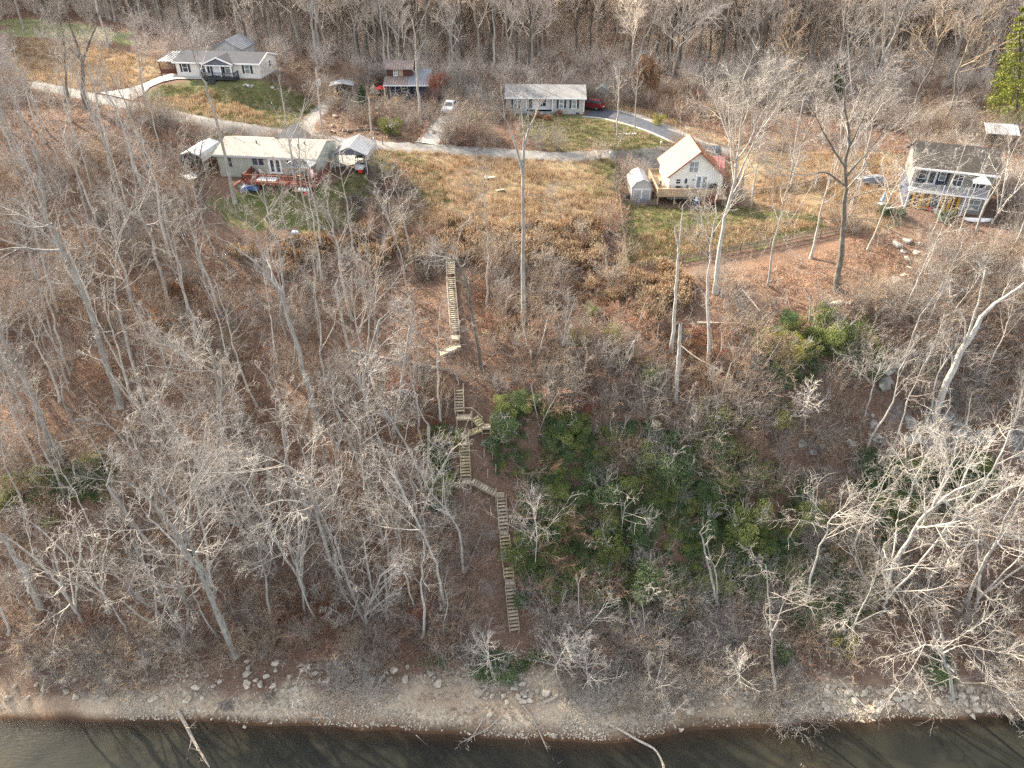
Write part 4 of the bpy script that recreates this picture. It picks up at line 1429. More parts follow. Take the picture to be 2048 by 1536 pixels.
# --- brown two storey cabin
t = thing('brown_cabin', 'dark brown two storey cabin with ribbed metal roofs and a shaded navy porch', 'cabin', O_BROWN, T_BROWN)
c_ = MB().box(0, 4.7, 2.6, 7.0, 0, 4.6)
gable_x(MB(), 4.7, 4.4, -.2, 4.75, .9).build('wall', 'brown_board', t).location = (0, 2.6, 0)
rf = roof_x(MB(), -.3, 5.0, 4.4, 4.75, .9, .4, .08, 2.6).build('roof', 'brown_metal', t)
me = MB().bar((0, 2.15, 4.68), (0, 4.8, 5.76), .07, .05).mesh('roof_rib', 'brown_metal')
for k in range(12):
    linkmesh('roof_rib', me, rf, (-.25 + k * .47, 0, 0))
window(t, 1.65, 4.0, .62, .95, 2.6, glass='glass_pale', vert=True)
window(t, 2.6, 4.0, .68, .95, 2.6, glass='deck_tan', frame='deck_tan', sash=False)
rf2 = MB().prism([(-.5, 2.45), (2.6, 3.35), (2.6, 3.42), (-.5, 2.52)], -.35, 4.0, 'x').build('porch_roof', 'brown_metal', t)
me = MB().bar((0, -.5, 2.55), (0, 2.58, 3.45), .07, .05).mesh('roof_rib', 'brown_metal')
for k in range(10):
    linkmesh('roof_rib', me, rf2, (-.3 + k * .47, 0, 0))
rf3 = MB().prism([(-.5, 2.45), (5.2, 4.1), (5.2, 4.17), (-.5, 2.52)], 4.01, 8.1, 'x').build('wing_roof', 'grey_metal', t)
me = MB().bar((0, -.5, 2.55), (0, 5.2, 4.2), .07, .05).mesh('roof_rib', 'grey_metal')
for k in range(9):
    linkmesh('roof_rib', me, rf3, (4.1 + k * .48, 0, 0))
MB().prism([(.3, -.2), (5, -.2), (5, 3.98), (.3, 2.6)], 5.4, 7.8, 'x').build('wing_wall', 'navy_siding', t)
MB().box(0, 5.4, 1.9, 2.0, -.2, 2.9).build('porch_back_wall', 'navy_siding', t)
MB().box(-.3, 5.4, -.3, 1.9, -.3, .02).build('porch_floor', 'dark_paint', t)
for k in range(5):
    MB().box(-.25 + k * 1.38, -.13 + k * 1.38, -.35, -.23, -.3, 2.45).build('post', 'white_paint' if k == 0 else 'navy_siding', t)
MB().box(-.35, 8.0, -.56, -.505, 2.36, 2.53).build('fascia_board', 'white_paint', t)
railing(MB().box(-.2, 5.3, -.3, -.22, 0, .05).build('porch_rail', 'navy_siding', t), [(-.15, -.27, 0), (5.3, -.27, 0)], 'navy_siding', .9)
door(t, 1.0, .03, .9, 2.0, 1.9, 'navy_siding')
window(t, 3.2, 1.4, 1.1, 1.0, 1.9, vert=True)

def canopy(loc, rz, w, d, h, label, cloth):
    t = thing('canopy', label, 'canopy', loc, rz)
    vv, ff = [], []
    n = 8
    for i in range(n + 1):
        for j in range(n + 1):
            u, w2 = i / n, j / n
            z = h + .55 * (1 - abs(2 * u - 1)) ** .7 * (1 - .25 * abs(2 * w2 - 1)) - .12 * math.sin(w2 * math.pi) * (abs(2 * u - 1))
            vv.append(((u - .5) * w, (w2 - .5) * d, z))
    for i in range(n):
        for j in range(n):
            a = i * (n + 1) + j
            ff.append((a, a + n + 1, a + n + 2, a + 1))
    o = MB().add(vv, ff).build('cover', cloth, t)
    s = o.modifiers.new('thickness', 'SOLIDIFY'); s.thickness = .03
    for a in (-.46, .46):
        for c in (-.44, .44):
            MB().tube([(a * w, c * d, -.3), (a * w, c * d, h + .02)], .04, 6).build('post', 'grey_paint', t)
    return t
pp = G(686, 190)
canopy(pp, .15, 4.2, 3.4, 1.9, 'blue grey fabric canopy on thin posts left of the brown cabin', 'grey_cloth')
t = thing('smoker', 'black barrel smoker standing under the grey fabric canopy', 'smoker', pp + np.array([-.3, .2, 0]))
MB().tube([(-.8, 0, .9), (.8, 0, .9)], .42, 12).build('barrel', 'black_plastic', t)
for s in (-.6, .6):
    MB().box(s - .05, s + .05, -.3, .3, -.1, .6).build('leg', 'black_plastic', t)
MB().tube([(.6, 0, 1.2), (.6, 0, 1.9)], .07, 8).build('flue', 'black_plastic', t)
for k, (u, v, lab, mt) in enumerate([(672, 188, 'white folding chair at the left edge of the fabric canopy', 'white_plastic'), (690, 187, 'pale chair beside the black smoker under the canopy', 'canvas'), (703, 190, 'red folding chair at the right edge of the fabric canopy', 'red_cloth')]):
    q0 = G(u, v)
    chair(q0, k * 1.1, lab, mt)
q0 = G(749, 186)
t = thing('tent', 'small cream ridge tent between the evergreen and the brown cabin', 'tent', q0, .3)
o = MB().add([(-1.0, -1, 0), (1.0, -1, 0), (0, -1, 1.5), (-1.0, 1.3, 0), (1.0, 1.3, 0), (0, 1.3, 1.5)], [(0, 1, 2), (3, 5, 4), (0, 2, 5, 3), (1, 4, 5, 2)]).build('cover', 'canvas', t)
MB().tube([(0, -1.05, 0), (0, -1.05, 1.65)], .03, 6).build('pole', 'old_wood', t)
q0 = G(764, 196)
t = thing('patio_umbrella', 'open red patio umbrella beside the porch of the brown cabin', 'umbrella', q0)
MB().lathe((0, 0, 1.75), [(1.15, 0), (.75, .2), (.3, .38), (.04, .5)], 8).build('canopy', 'red_cloth', t)
MB().tube([(0, 0, -.1), (0, 0, 2.2)], .03, 6).build('pole', 'white_metal', t)
q0 = G(793, 206)
chair(q0, .5, 'orange yellow chair on the bank below the navy porch', 'yellow_paint')

# --- grey house in the centre
t = thing('grey_house', 'long light grey house with grey shingle roof and recessed white porch', 'house', O_CENTER, T_CENTER)
w_, d_ = 14.0, 7.6
MB().box(.05, w_ - .05, .05, d_ - .05, -1.2, .42).build('foundation', 'grey_paint', t)
m = MB()
m.box(0, 3.6, 0, d_, .4, 2.9)
m.box(8.2, w_, 0, d_, .4, 2.9)
m.box(3.6, 8.2, 1.3, d_, .4, 2.9)
m.prism([(0, 2.9), (d_, 2.9), (d_ / 2, 4.1)], 0.001, w_, 'x')
m.build('wall', 'grey_siding', t)
MB().box(3.6, 8.2, 1.22, 1.29, .4, 2.9).build('porch_wall', 'white_paint', t)
rf = roof_x(MB(), -.35, w_ + .35, d_, 2.92, 1.2).build('roof', 'shingle_grey', t)
MB().box(-.36, w_ + .36, -.46, -.405, 2.66, 2.9).build('gutter', 'white_paint', rf)
for xx in (-.03, 3.5, 8.2, w_ - .1):
    MB().box(xx, xx + .13, -.04, -.005, .4, 2.78).build('corner_trim', 'white_paint', t)
MB().box(3.6, 8.2, -.1, 1.2, .25, .42).build('porch_floor', 'concrete', t)
m = MB()
for k in range(3):
    m.box(3.7, 5.4, -.42 - .3 * k, -.11 - .3 * k, .1 - .17 * k, .26 - .17 * k)
m.build('porch_step', 'concrete', t)
door(t, 4.35, .43, .9, 2.05, 1.22, 'white_paint', panes=(1, 1))
window(t, 6.5, 1.7, 1.2, 1.35, 1.22, vert=True)
window(t, 1.7, 1.75, .7, 1.35, shutter='dark_paint', glass='glass_pale')
window(t, 9.9, 1.75, .75, 1.35, shutter='dark_paint', glass='glass_pale')
window(t, 12.2, 1.75, .75, 1.35, shutter='dark_paint', glass='glass_pale')
for xx in (9.0, 12.9):
    MB().box(xx - .3, xx + .3, -.06, .04, -.05, .28).build('foundation_vent', 'dark_paint', t)
q_ = lambda x, y, z=0: wpoint(O_CENTER, T_CENTER, x, y, z)
pp = q_(16.6, 9.5)
pp[2] = float(H(pp[0], pp[1]))
t = thing('garden_shed', 'small grey green garden shed behind the red car', 'shed', pp, R(-10))
gable_y(MB(), 0, 2.3, 0, 2.6, -.3, 1.9, .75).build('wall', 'sage_siding', t)
roof_y(MB(), 0, 2.3, -.15, 2.75, 1.9, .75, .18, .08).build('roof', 'sage_siding', t)
door(t, 1.15, .02, 1.2, 1.75, 0, 'grey_siding', double=True, frame='grey_paint')

# --- vehicles
def car(loc, rz, label, paint, kind='suv'):
    t = thing('parked_' + ('truck' if kind == 'truck' else 'car'), label, 'truck' if kind == 'truck' else 'car', loc, rz)
    if kind == 'suv':
        L, Wd = 4.8, 1.88
        body = [(-2.35, .42), (2.35, .42), (2.4, .72), (2.3, .98), (1.15, 1.08), (-2.28, 1.12), (-2.4, .75)]
        cab0, cab1 = [(-2.2, .95), (1.2, .8)], [(-1.75, .75), (.45, .62)]
        zc = 1.74
    elif kind == 'sedan':
        L, Wd = 4.6, 1.8
        body = [(-2.25, .38), (2.25, .38), (2.3, .62), (2.15, .85), (.95, .95), (-1.6, .95), (-2.28, .9), (-2.32, .6)]
        cab0, cab1 = [(-1.7, .9), (1.1, .78)], [(-1.0, .72), (.3, .6)]
        zc = 1.42
    else:
        L, Wd = 5.5, 1.98
        body = [(-2.7, .55), (2.7, .55), (2.75, .9), (2.65, 1.2), (1.35, 1.3), (-2.7, 1.28)]
        cab0, cab1 = [(-.9, 1.0), (1.35, .85)], [(-.6, .82), (.75, .7)]
        zc = 1.95
    bz = body[-2][1]
    bo = MB().prism(body, -Wd / 2, Wd / 2, 'x').build('body', paint, t)
    bv = bo.modifiers.new('soft', 'BEVEL'); bv.width = .09; bv.segments = 2
    (ra, wa), (fa, wf) = cab0
    (rb, wb), (fb, wg) = cab1
    lo = [(-wa, ra, bz), (wa, ra, bz), (wf, fa, bz), (-wf, fa, bz)]
    hi = [(-wb, rb, zc), (wb, rb, zc), (wg, fb, zc), (-wg, fb, zc)]
    co = MB().add(lo + hi, [(3, 2, 1, 0), (4, 5, 6, 7), (0, 1, 5, 4), (1, 2, 6, 5), (2, 3, 7, 6), (3, 0, 4, 7)]).build('cabin', paint, t)
    bv = co.modifiers.new('soft', 'BEVEL'); bv.width = .06; bv.segments = 2
    def panel(a, b, c, d, name):
        A_, B_, C_, D_ = map(Vector, (a, b, c, d))
        n = (B_ - A_).cross(D_ - A_).normalized()
        f = lambda u, v: (A_.lerp(B_, u)).lerp(D_.lerp(C_, u), v)
        ps = [f(.08, .15), f(.92, .15), f(.92, .88), f(.08, .88)]
        MB().add([p + n * .012 for p in ps] + [p - n * .03 for p in ps], [(0, 1, 2, 3), (7, 6, 5, 4), (0, 4, 5, 1), (1, 5, 6, 2), (2, 6, 7, 3), (3, 7, 4, 0)]).build(name, 'glass', t)
    panel(lo[0], lo[1], hi[1], hi[0], 'rear_window')
    panel(lo[2], lo[3], hi[3], hi[2], 'windscreen')
    panel(lo[1], lo[2], hi[2], hi[1], 'side_window')
    panel(lo[3], lo[0], hi[0], hi[3], 'side_window')
    if kind == 'truck':
        MB().box(-Wd / 2 + .12, Wd / 2 - .12, -2.6, -1.0, 1.29, 1.31).build('bed_liner', 'black_plastic', t)
    for s in (-1, 1):
        for yy in (-L * .3, L * .3):
            w = MB().tube([(s * (Wd / 2 - .2), yy, .36), (s * (Wd / 2 + .02), yy, .36)], .36, 14).build('wheel', 'rubber', t)
            MB().tube([(s * (Wd / 2), yy, .36), (s * (Wd / 2 + .035), yy, .36)], .22, 10).build('rim', 'chrome', w)
        MB().box(s * (Wd / 2 - .2) - .14, s * (Wd / 2 - .2) + .14, -L / 2 - .03, -L / 2 + .08, .78, 1.0).build('tail_light', 'lamp_red', t)
        MB().box(s * (Wd / 2 - .22) - .17, s * (Wd / 2 - .22) + .17, L / 2 - .12, L / 2 + .0, .72, .9).build('headlight', 'glass_pale', t)
        MB().box(s * (Wd / 2 + .1) - .1, s * (Wd / 2 + .1) + .1, .62, .74, bz, bz + .16).build('mirror', paint, t)
    MB().box(-.3, .3, -L / 2 - .04, -L / 2 + .02, .62, .76).build('number_plate', 'white_plastic', t)
    return t
pp = q_(15.6, 3.4)
pp[2] = float(H(pp[0], pp[1])) + .15
car(pp, R(58), 'dark red sport utility car parked on the black drive beside the grey house', 'red_car')
pp = G(901, 226)
car(pp + np.array([0, 0, .14]), R(170), 'white pickup truck at the head of the concrete slab drive', 'white_car', 'truck')

# --- white chalet
t = thing('white_chalet', 'white steep gabled chalet with copper coloured metal roof and wrap around deck', 'house', (O_CHALET[0], O_CHALET[1], O_CHALET[2]), T_CHALET)
w_, d_ = 7.8, 7.6
ze, rise = 2.1, 3.35
MB().box(.06, w_ - .06, .06, d_ - .06, -2.6, .0).build('foundation', 'concrete', t)
gable_y(MB(), 0, w_, 0, d_, -.02, ze, rise).build('wall', 'cream_siding', t)
rf = roof_y(MB(), 0, w_, -.5, d_ + .5, ze + .02, rise, .45, .12).build('roof', 'copper_metal', t)
ribs_y(rf, 0, w_, -.5, d_ + .5, ze + .02, rise, .45, .12, 'copper_metal', .9)
m = MB()
k_ = rise / (w_ / 2)
for s in (-1, 1):
    xm = w_ / 2
    e = xm + s * (w_ / 2 + .47)
    m.prism([(xm + s * .001, ze + rise - .1), (e, ze - .47 * k_ - .1), (e, ze - .47 * k_ + .17), (xm + s * .001, ze + rise + .17)], -.56, -.505, 'y')
m.build('rake_trim', 'red_metal', rf)
window(t, 3.35, 3.25, 1.25, 1.55, 0, vert=True, glass='glass_pale')
window(t, 1.35, 1.15, .62, .68, 0)
ov = MB()
pts = [(2.45 + .3 * math.cos(a) * 1.0, 1.2 + .5 * math.sin(a)) for a in np.linspace(0, 2 * math.pi, 17)[:-1]]
ov.prism(pts, -.04, .01, 'y')
oo = ov.build('oval_window', 'white_paint', t)
MB().prism([(2.45 + .22 * math.cos(a), 1.2 + .42 * math.sin(a)) for a in np.linspace(0, 2 * math.pi, 17)[:-1]], -.06, -.042, 'y').build('pane', 'glass', oo)
door(t, 4.75, .02, 1.75, 1.95, 0, panes=(1, 1), double=True, glass='glass_pale')
MB().lathe((3.5, -.1, 1.25), [(.1, 0), (.12, .15), (.06, .25)], 8).build('wall_lamp', 'dark_paint', t)
dk = MB().box(-1.9, 7.8, -2.4, -.02, -.32, -.1).build('deck', 'deck_tan', t)
MB().box(-1.9, -.04, 0, 6.2, -.32, -.1).build('side_platform', 'deck_tan', dk)
boards(dk, -1.88, 7.78, -2.38, -.03, -.05, 'deck_tan', .3)
boards(dk, -1.88, -.05, .0, 6.18, -.05, 'deck_tan', .3)
def planked(p, q_, mt):
    """a closed board rail"""
    p, q_ = Vector(p), Vector(q_)
    L = (q_ - p).length
    n = int(L / .3)
    ang = math.atan2(q_.y - p.y, q_.x - p.x)
    me = MB().cbox((0, 0, .35), .28, .035, 1.15).mesh('rail_board', mt)
    for i in range(n):
        c = p.lerp(q_, (i + .5) / n)
        linkmesh('rail_board', me, dk, c, (0, 0, ang))
    MB().bar(p + Vector((0, 0, .95)), q_ + Vector((0, 0, .95)), .16, .05).build('rail', mt, dk)
planked((-1.95, -2.45, -.05), (7.8, -2.45, -.05), 'deck_tan')
planked((-1.95, 6.2, -.05), (-1.95, -2.42, -.05), 'deck_tan')
railing(dk, [(-1.9, 6.15, -.05), (-.1, 6.15, -.05)], 'deck_tan', .95)
for px_ in (-1.8, .6, 3.0, 5.4, 7.6):
    MB().box(px_ - .09, px_ + .09, -2.35, -2.17, -3.2, -.33).build('deck_leg', 'deck_tan', dk)
    MB().box(px_ - .09, px_ + .09, -.3, -.12, -2.8, -.33).build('deck_leg', 'deck_tan', dk)
st = MB()
for s in (-2.62, -3.68):
    st.bar((6.6, s, -.2), (3.35, s, -2.15), .06, .28)
so_ = st.build('stairs', 'deck_red', t)
me = MB().box(-.16, .16, -3.66, -2.64, -.03, .02).mesh('tread', 'deck_tan')
for k in range(10):
    linkmesh('tread', me, so_, (6.45 - .325 * k, 0, -.2 - .195 * k))
for s in (-2.6, -3.7):
    MB().bar((6.6, s, .75), (3.35, s, -1.2), .06, .1).build('rail', 'deck_red', so_)
me = MB().box(-.03, .03, -.03, .03, 0, .95).mesh('baluster', 'deck_red')
for s in (-2.6, -3.7):
    for k in range(13):
        linkmesh('baluster', me, so_, (6.5 - .255 * k, s, -.22 - .153 * k))
MB().box(6.5, 7.8, -3.7, -2.45, -.2, -.06).build('landing', 'deck_tan', so_)
c_ = lambda x, y, z=0: np.array([O_CHALET[0] + x, O_CHALET[1] + y, O_CHALET[2] + z])
table_set(c_(1.3, -1.2, -.05), 0, 'dark patio table on the chalet deck below the small window', 'dark_paint', 'dark_paint', .6)
chair(c_(.4, -1.2, -.05), 1.4, 'dark deck chair left of the table on the chalet deck', 'dark_paint')
chair(c_(2.2, -1.3, -.05), -1.3, 'dark deck chair right of the table on the chalet deck', 'dark_paint')
t = thing('covered_grill', 'grill under a black cover beside the glass doors of the chalet', 'grill', c_(6.4, -1.1, -.05))
MB().prism([(-.75, .1), (.75, .1), (.7, .85), (.45, 1.15), (-.45, 1.15), (-.7, .85)], -.33, .33, 'y').build('cover', 'black_plastic', t)
for s in (-.6, .6):
    MB().box(s - .05, s + .05, -.25, .25, 0, .1).build('foot', 'rubber', t)
t = thing('spare_tyre', 'black tyre standing on edge on the left side of the chalet deck', 'tyre', c_(-.9, 1.5, -.05))
MB().tube([(-.13, 0, .36), (.13, 0, .36)], .36, 16).build('tread', 'rubber', t)
MB().tube([(-.135, 0, .36), (.135, 0, .36)], .2, 12).build('rim', 'grey_paint', t)
zg_ = Z_CHALET - O_CHALET[2]
t = thing('water_cooler', 'white topped blue drum standing under the chalet deck', 'drum', c_(3.7, -2.7, zg_))
MB().lathe((0, 0, 0), [(.3, 0), (.32, .1), (.32, .75), (.3, .85)], 14).build('drum', 'blue_tarp', t)
MB().lathe((0, 0, .85), [(.31, 0), (.31, .08), (.2, .2), (.18, .5)], 14).build('lid', 'white_plastic', t)
tag(MB().box(-.4, .4, -.3, .3, 0, .5).box(-.42, .42, -.32, .32, .5, .56).build('storage_box', 'terracotta', None, c_(4.9, -3.0, zg_)), 'brown red storage box under the chalet deck', 'box')
tag(MB().lathe((0, 0, 0), [(.28, 0), (.3, .08), (.3, .8), (.28, .86)], 14).build('drum', 'blue_tarp', None, c_(5.6, -1.6, zg_)), 'dark blue drum in the shade beside the chalet stairs', 'drum')

# barn shaped shed and its neighbours
ps = W(1283, 388, 103.0)
ps[2] = float(H(ps[0], ps[1]))
t = thing('barn_shed', 'pale grey gambrel roofed metal shed with double doors beside the chalet', 'shed', ps, 0)
sw = 2.9
pr = [(-sw / 2, 0), (sw / 2, 0), (sw / 2, 2.0), (sw / 2 - .5, 2.75), (0, 3.15), (-sw / 2 + .5, 2.75), (-sw / 2, 2.0)]
MB().prism([(x, z - .4 if z == 0 else z) for x, z in pr], 0, 5.2, 'y').build('wall', 'grey_siding', t)
up_ = [(-sw / 2 - .1, 1.9), (-sw / 2 + .47, 2.78), (0, 3.2), (sw / 2 - .47, 2.78), (sw / 2 + .1, 1.9)]
for a, c in zip(up_[:-1], up_[1:]):
    sx_ = -.04 if a[0] < 0 else .04
    MB().prism([a, c, (c[0], c[1] + .07), (a[0] + (sx_ if abs(a[0]) > 1.2 else 0), a[1] + .07)], -.12, 5.3, 'y').build('roof_sheet', 'white_metal', t)
for yy in np.arange(0, 5.3, .55):
    MB().tube([(x * 1.01, yy, z + .09) for x, z in up_], .025, 5).build('roof_rib', 'grey_metal', t)
for s in (-1, 1):
    d2 = MB().box(s * .62 - .58, s * .62 + .58, -.05, -.005, .1, 1.75).build('door', 'grey_siding', t)
    fm = MB()
    for (x0, x1, z0, z1) in ((-.6, .6, 1.72, 1.8), (-.6, .6, .05, .13), (-.62, -.54, .13, 1.72), (.54, .62, .13, 1.72)):
        fm.box(s * .62 + x0, s * .62 + x1, -.075, -.051, z0, z1)
    fm.build('door_trim', 'white_paint', d2)
MB().box(-sw / 2 + .1, sw / 2 - .1, -.08, -.006, 1.84, 1.92).build('lintel', 'white_paint', t)
o = MB().prism([(-1.2, 0), (1.2, 0), (1.1, .3), (.3, .45), (-.5, .38), (-1.1, .25)], -.7, 0, 'y').build('tarp_bundle', 'blue_tarp', None, ps + np.array([0, -.35, .0]))
tag(o, 'crumpled dark blue tarp along the foot of the barn shaped shed', 'tarp')
t = thing('waste_bin', 'black wheeled bin beside the barn shaped shed', 'bin', ps + np.array([-1.95, -.1, 0]))
MB().add([(-.25, -.28, .05), (.25, -.28, .05), (.25, .28, .05), (-.25, .28, .05), (-.32, -.36, 1.0), (.32, -.36, 1.0), (.32, .36, 1.0), (-.32, .36, 1.0)], [(3, 2, 1, 0), (4, 5, 6, 7), (0, 1, 5, 4), (1, 2, 6, 5), (2, 3, 7, 6), (3, 0, 4, 7)]).build('body', 'black_plastic', t)
MB().box(-.34, .34, -.38, .4, 1.0, 1.07).build('lid', 'black_plastic', t)
MB().tube([(-.3, .3, .12), (.3, .3, .12)], .12, 10).build('wheel', 'rubber', t)
pk = G(1251, 407)
t = thing('kettle_grill', 'round black kettle grill inside the corner of the fence', 'grill', pk)
MB().lathe((0, 0, .75), [(.05, -.28), (.22, -.2), (.33, 0), (.22, .22), (.05, .3)], 14).build('bowl', 'black_plastic', t)
for k in range(3):
    a = k * 2.1
    MB().bar((.3 * math.cos(a), .3 * math.sin(a), 0), (.16 * math.cos(a), .16 * math.sin(a), .6), .03, .03).build('leg', 'dark_paint', t)
# red roofed carport behind the chalet
pr_ = W(1418, 326, 112.0)
pr_[2] = float(H(pr_[0], pr_[1]))
t = thing('carport', 'carport with faded red ribbed roof behind the chalet', 'carport', pr_, R(-14), 'metal roofed carports')
rr_ = MB().prism([(-2.4, 2.2), (2.6, 3.1), (2.6, 3.18), (-2.4, 2.28)], -2.4, 2.4, 'x').build('roof', 'red_metal', t)
me = MB().bar((0, -2.4, 2.31), (0, 2.6, 3.21), .08, .06).mesh('roof_rib', 'red_metal')
for k in range(10):
    linkmesh('roof_rib', me, rr_, (-2.35 + k * .52, 0, 0))
for a in (-2.2, 2.2):
    for c, hh in ((-2.2, 2.22), (2.3, 3.0)):
        MB().box(a - .06, a + .06, c - .06, c + .06, -.3, hh).build('post', 'deck_red', t)
MB().box(-2.4, 2.4, -2.46, -2.405, 2.1, 2.3).build('fascia_board', 'white_paint', t)
car(pr_ + np.array([.2, .3, 0]), R(-20), 'dark car in the shade under the red roofed carport', 'dark_paint', 'sedan')

# --- big two storey house on the right
t = thing('two_storey_house', 'two storey house with dark roof, lattice balcony and yellow french doors at the right', 'house', O_RIGHT, T_RIGHT)
w_, d_ = 9.9, 8.6
z1, z2 = 3.0, 5.75
MB().box(-.1, w_ + .1, -.1, d_, -1.5, .02).build('foundation', 'concrete', t)
MB().box(0, 6.7, .0, d_, 0, z1 - .1).build('lower_wall', 'navy_siding', t)
MB().box(6.702, w_, .0, d_, 0, z1 - .1).build('lower_side_wall', 'beige_siding', t)
m = MB()
m.box(0, .55, 0, d_, z1 - .1, z2)
m.box(4.6, w_, 0, d_, z1 - .1, z2)
m.box(.55, 4.6, 1.3, d_, z1 - .1, z2)
m.prism([(0, z2), (d_, z2), (d_ / 2, z2 + 2.0)], .001, w_, 'x')
m.build('upper_wall', 'beige_siding', t)
MB().box(.56, 4.59, 1.22, 1.295, z1, z2 - .01).build('porch_wall', 'navy_siding', t)
rf = roof_x(MB(), -.5, w_ + .5, d_, z2 + .02, 2.0, .55, .16).build('roof', 'shingle_brown', t)
MB().box(-.52, w_ + .52, -.63, -.56, z2 - .3, z2 - .05).build('gutter', 'white_paint', rf)
for vx in (4.8, 8.0):
    MB().tube([(vx, 3.3, z2 + 1.2), (vx, 3.3, z2 + 1.95)], .1, 8).build('roof_vent', 'white_metal', rf)
door(t, 2.6, z1 + .02, 1.0, 2.0, 1.22, 'white_paint', panes=(1, 1))
window(t, 1.35, z1 + 1.4, .8, 1.2, 1.22)
window(t, 3.9, z1 + 1.4, .7, 1.2, 1.22, glass='glass_pale')
window(t, 5.6, z1 + 1.35, 1.1, 1.5, 0, vert=True)
window(t, 8.3, z1 + 1.3, 1.5, 1.3, 0, vert=True)
window(t, 8.4, 1.3, 1.6, 1.3, 0, vert=True, glass='glass_pale')
door(t, 1.95, .02, 2.1, 2.25, 0, 'yellow_paint', panes=(2, 5), frame='yellow_paint', double=True)
door(t, 5.55, .02, 2.1, 2.25, 0, 'yellow_paint', panes=(2, 5), frame='yellow_paint', double=True)
bl = MB().box(-.1, w_ - .4, -1.5, -.05, z1 - .35, z1 - .14).build('balcony', 'white_paint', t)
boards(bl, -.08, w_ - .42, -1.48, -.06, z1 - .09, 'grey_paint', .3)
for px_ in (0.0, 4.0, 7.0, 9.4):
    MB().box(px_ - .07, px_ + .07, -1.46, -1.32, -.6, z1 - .36).build('post', 'white_paint', bl)
for (xa, xb) in ((0, 3.9), (4.1, 6.9), (7.1, 9.4)):
    fm = MB()
    fm.box(xa, xb, -1.5, -1.42, z1 + .82, z1 + .9)
    fm.build('rail', 'lattice_paint', bl)
    MB().box(xa, xb, -1.5, -1.42, z1 - .02, z1 + .05).build('rail', 'lattice_paint', bl)
    la = MB()
    hh = .77
    for s in (1, -1):
        xx = xa - hh
        while xx < xb:
            a0, b0 = xx, xx + hh
            za, zb = (z1 + .05, z1 + .82) if s > 0 else (z1 + .82, z1 + .05)
            if a0 < xa:
                za += (zb - za) * (xa - a0) / hh
                a0 = xa
            if b0 > xb:
                zb = za + (zb - za) * (xb - a0) / max(b0 - a0, 1e-3)
                b0 = xb
            if b0 - a0 > .05:
                la.bar((a0, -1.46 + .012 * s, za), (b0, -1.46 + .012 * s, zb), .015, .045)
            xx += .24
    la.build('lattice', 'lattice_paint', bl)
for xx in (0, 4.0, 7.0, 9.4):
    MB().box(xx - .06, xx + .06, -1.52, -1.4, z1 - .05, z1 + 1.0).build('rail_post', 'white_paint', bl)
r_ = lambda x, y, z=0: wpoint(O_RIGHT, T_RIGHT, x, y, z)
t = thing('patio_umbrella', 'white canopy umbrella open above the right end of the lattice balcony', 'umbrella', r_(8.2, -.8, z1 - .09), T_RIGHT)
MB().lathe((0, 0, 1.95), [(1.45, -.12), (1.45, 0), (.8, .38), (.12, .7)], 4).build('canopy', 'white_plastic', t, rotz=R(45))
MB().tube([(0, 0, 0), (0, 0, 2.6)], .035, 8).build('pole', 'white_metal', t)
table_set(r_(8.2, -.85, z1 - .09), 0, 'dark table under the white umbrella on the lattice balcony', 'dark_paint', 'dark_paint', .5)
chair(r_(1.4, -.6, z1 - .09), .4, 'dark chair at the left end of the lattice balcony', 'dark_paint')
t = thing('upturned_canoe', 'white upturned canoe on the ground right of the yellow doors', 'canoe', r_(9.0, -2.6, 0), T_RIGHT + R(14))
vv, ff = [], []
for i in range(13):
    u = i / 12 * 2 - 1
    wd = .42 * (1 - abs(u) ** 2.4)
    for j in range(7):
        a = math.pi * j / 6
        vv.append((u * 1.9, wd * math.cos(a), .05 + .42 * (1 - .25 * abs(u) ** 3) * math.sin(a) + .12 * abs(u) ** 3))
for i in range(12):
    for j in range(6):
        a = i * 7 + j
        ff.append((a, a + 7, a + 8, a + 1))
o = MB().add(vv, ff).build('hull', 'white_plastic', t)
s = o.modifiers.new('thickness', 'SOLIDIFY'); s.thickness = .03
MB().tube([(-1.8, 0, .47), (0, 0, .49), (1.8, 0, .47)], .025, 6).build('keel', 'grey_paint', t)
for k, (x, mt, lab) in enumerate([(3.3, 'red_plastic', 'red planter pot between the two yellow double doors'), (3.95, 'white_plastic', 'small white planter pot beside the red pot by the yellow doors'), (4.35, 'terracotta', 'terracotta planter pot at the left edge of the right yellow doors')]):
    t = thing('planter', lab, 'planter', r_(x, -.7, 0))
    MB().lathe((0, 0, 0), [(.18, 0), (.27, .4), (.3, .42), (.3, .5)], 12).build('pot', mt, t)
    V_, Q_ = [], []
    g0 = np.random.default_rng(k)
    mbp = MB()
    for i in range(26):
        a, e = g0.uniform(0, 6.28), g0.uniform(.2, 1.3)
        dd = np.array([math.cos(a) * math.cos(e), math.sin(a) * math.cos(e), math.sin(e)]) * g0.uniform(.2, .45)
        sd_ = np.array([-math.sin(a), math.cos(a), 0]) * .05
        bs = np.array([0, 0, .48])
        mbp.add([bs, bs + dd * .6 + sd_, bs + dd, bs + dd * .6 - sd_], [(0, 1, 2, 3)])
    mbp.build('plant', ['leaf_brown', 'leaf_olive', 'leaf_green'][k], t)
pp = G(1763, 408)
t = thing('closed_umbrella', 'closed light blue umbrella on a white stand left of the two storey house', 'umbrella', pp)
MB().lathe((0, 0, .45), [(.26, 0), (.3, .12), (.16, .8), (.05, 1.25), (.02, 1.35)], 10).build('cloth', 'pale_blue', t)
MB().tube([(0, 0, 0), (0, 0, 1.9)], .03, 6).build('pole', 'white_metal', t)
MB().lathe((0, 0, 0), [(.6, 0), (.6, .08), (.1, .16)], 14).build('stand', 'white_plastic', t)
pp = G(1675, 404)
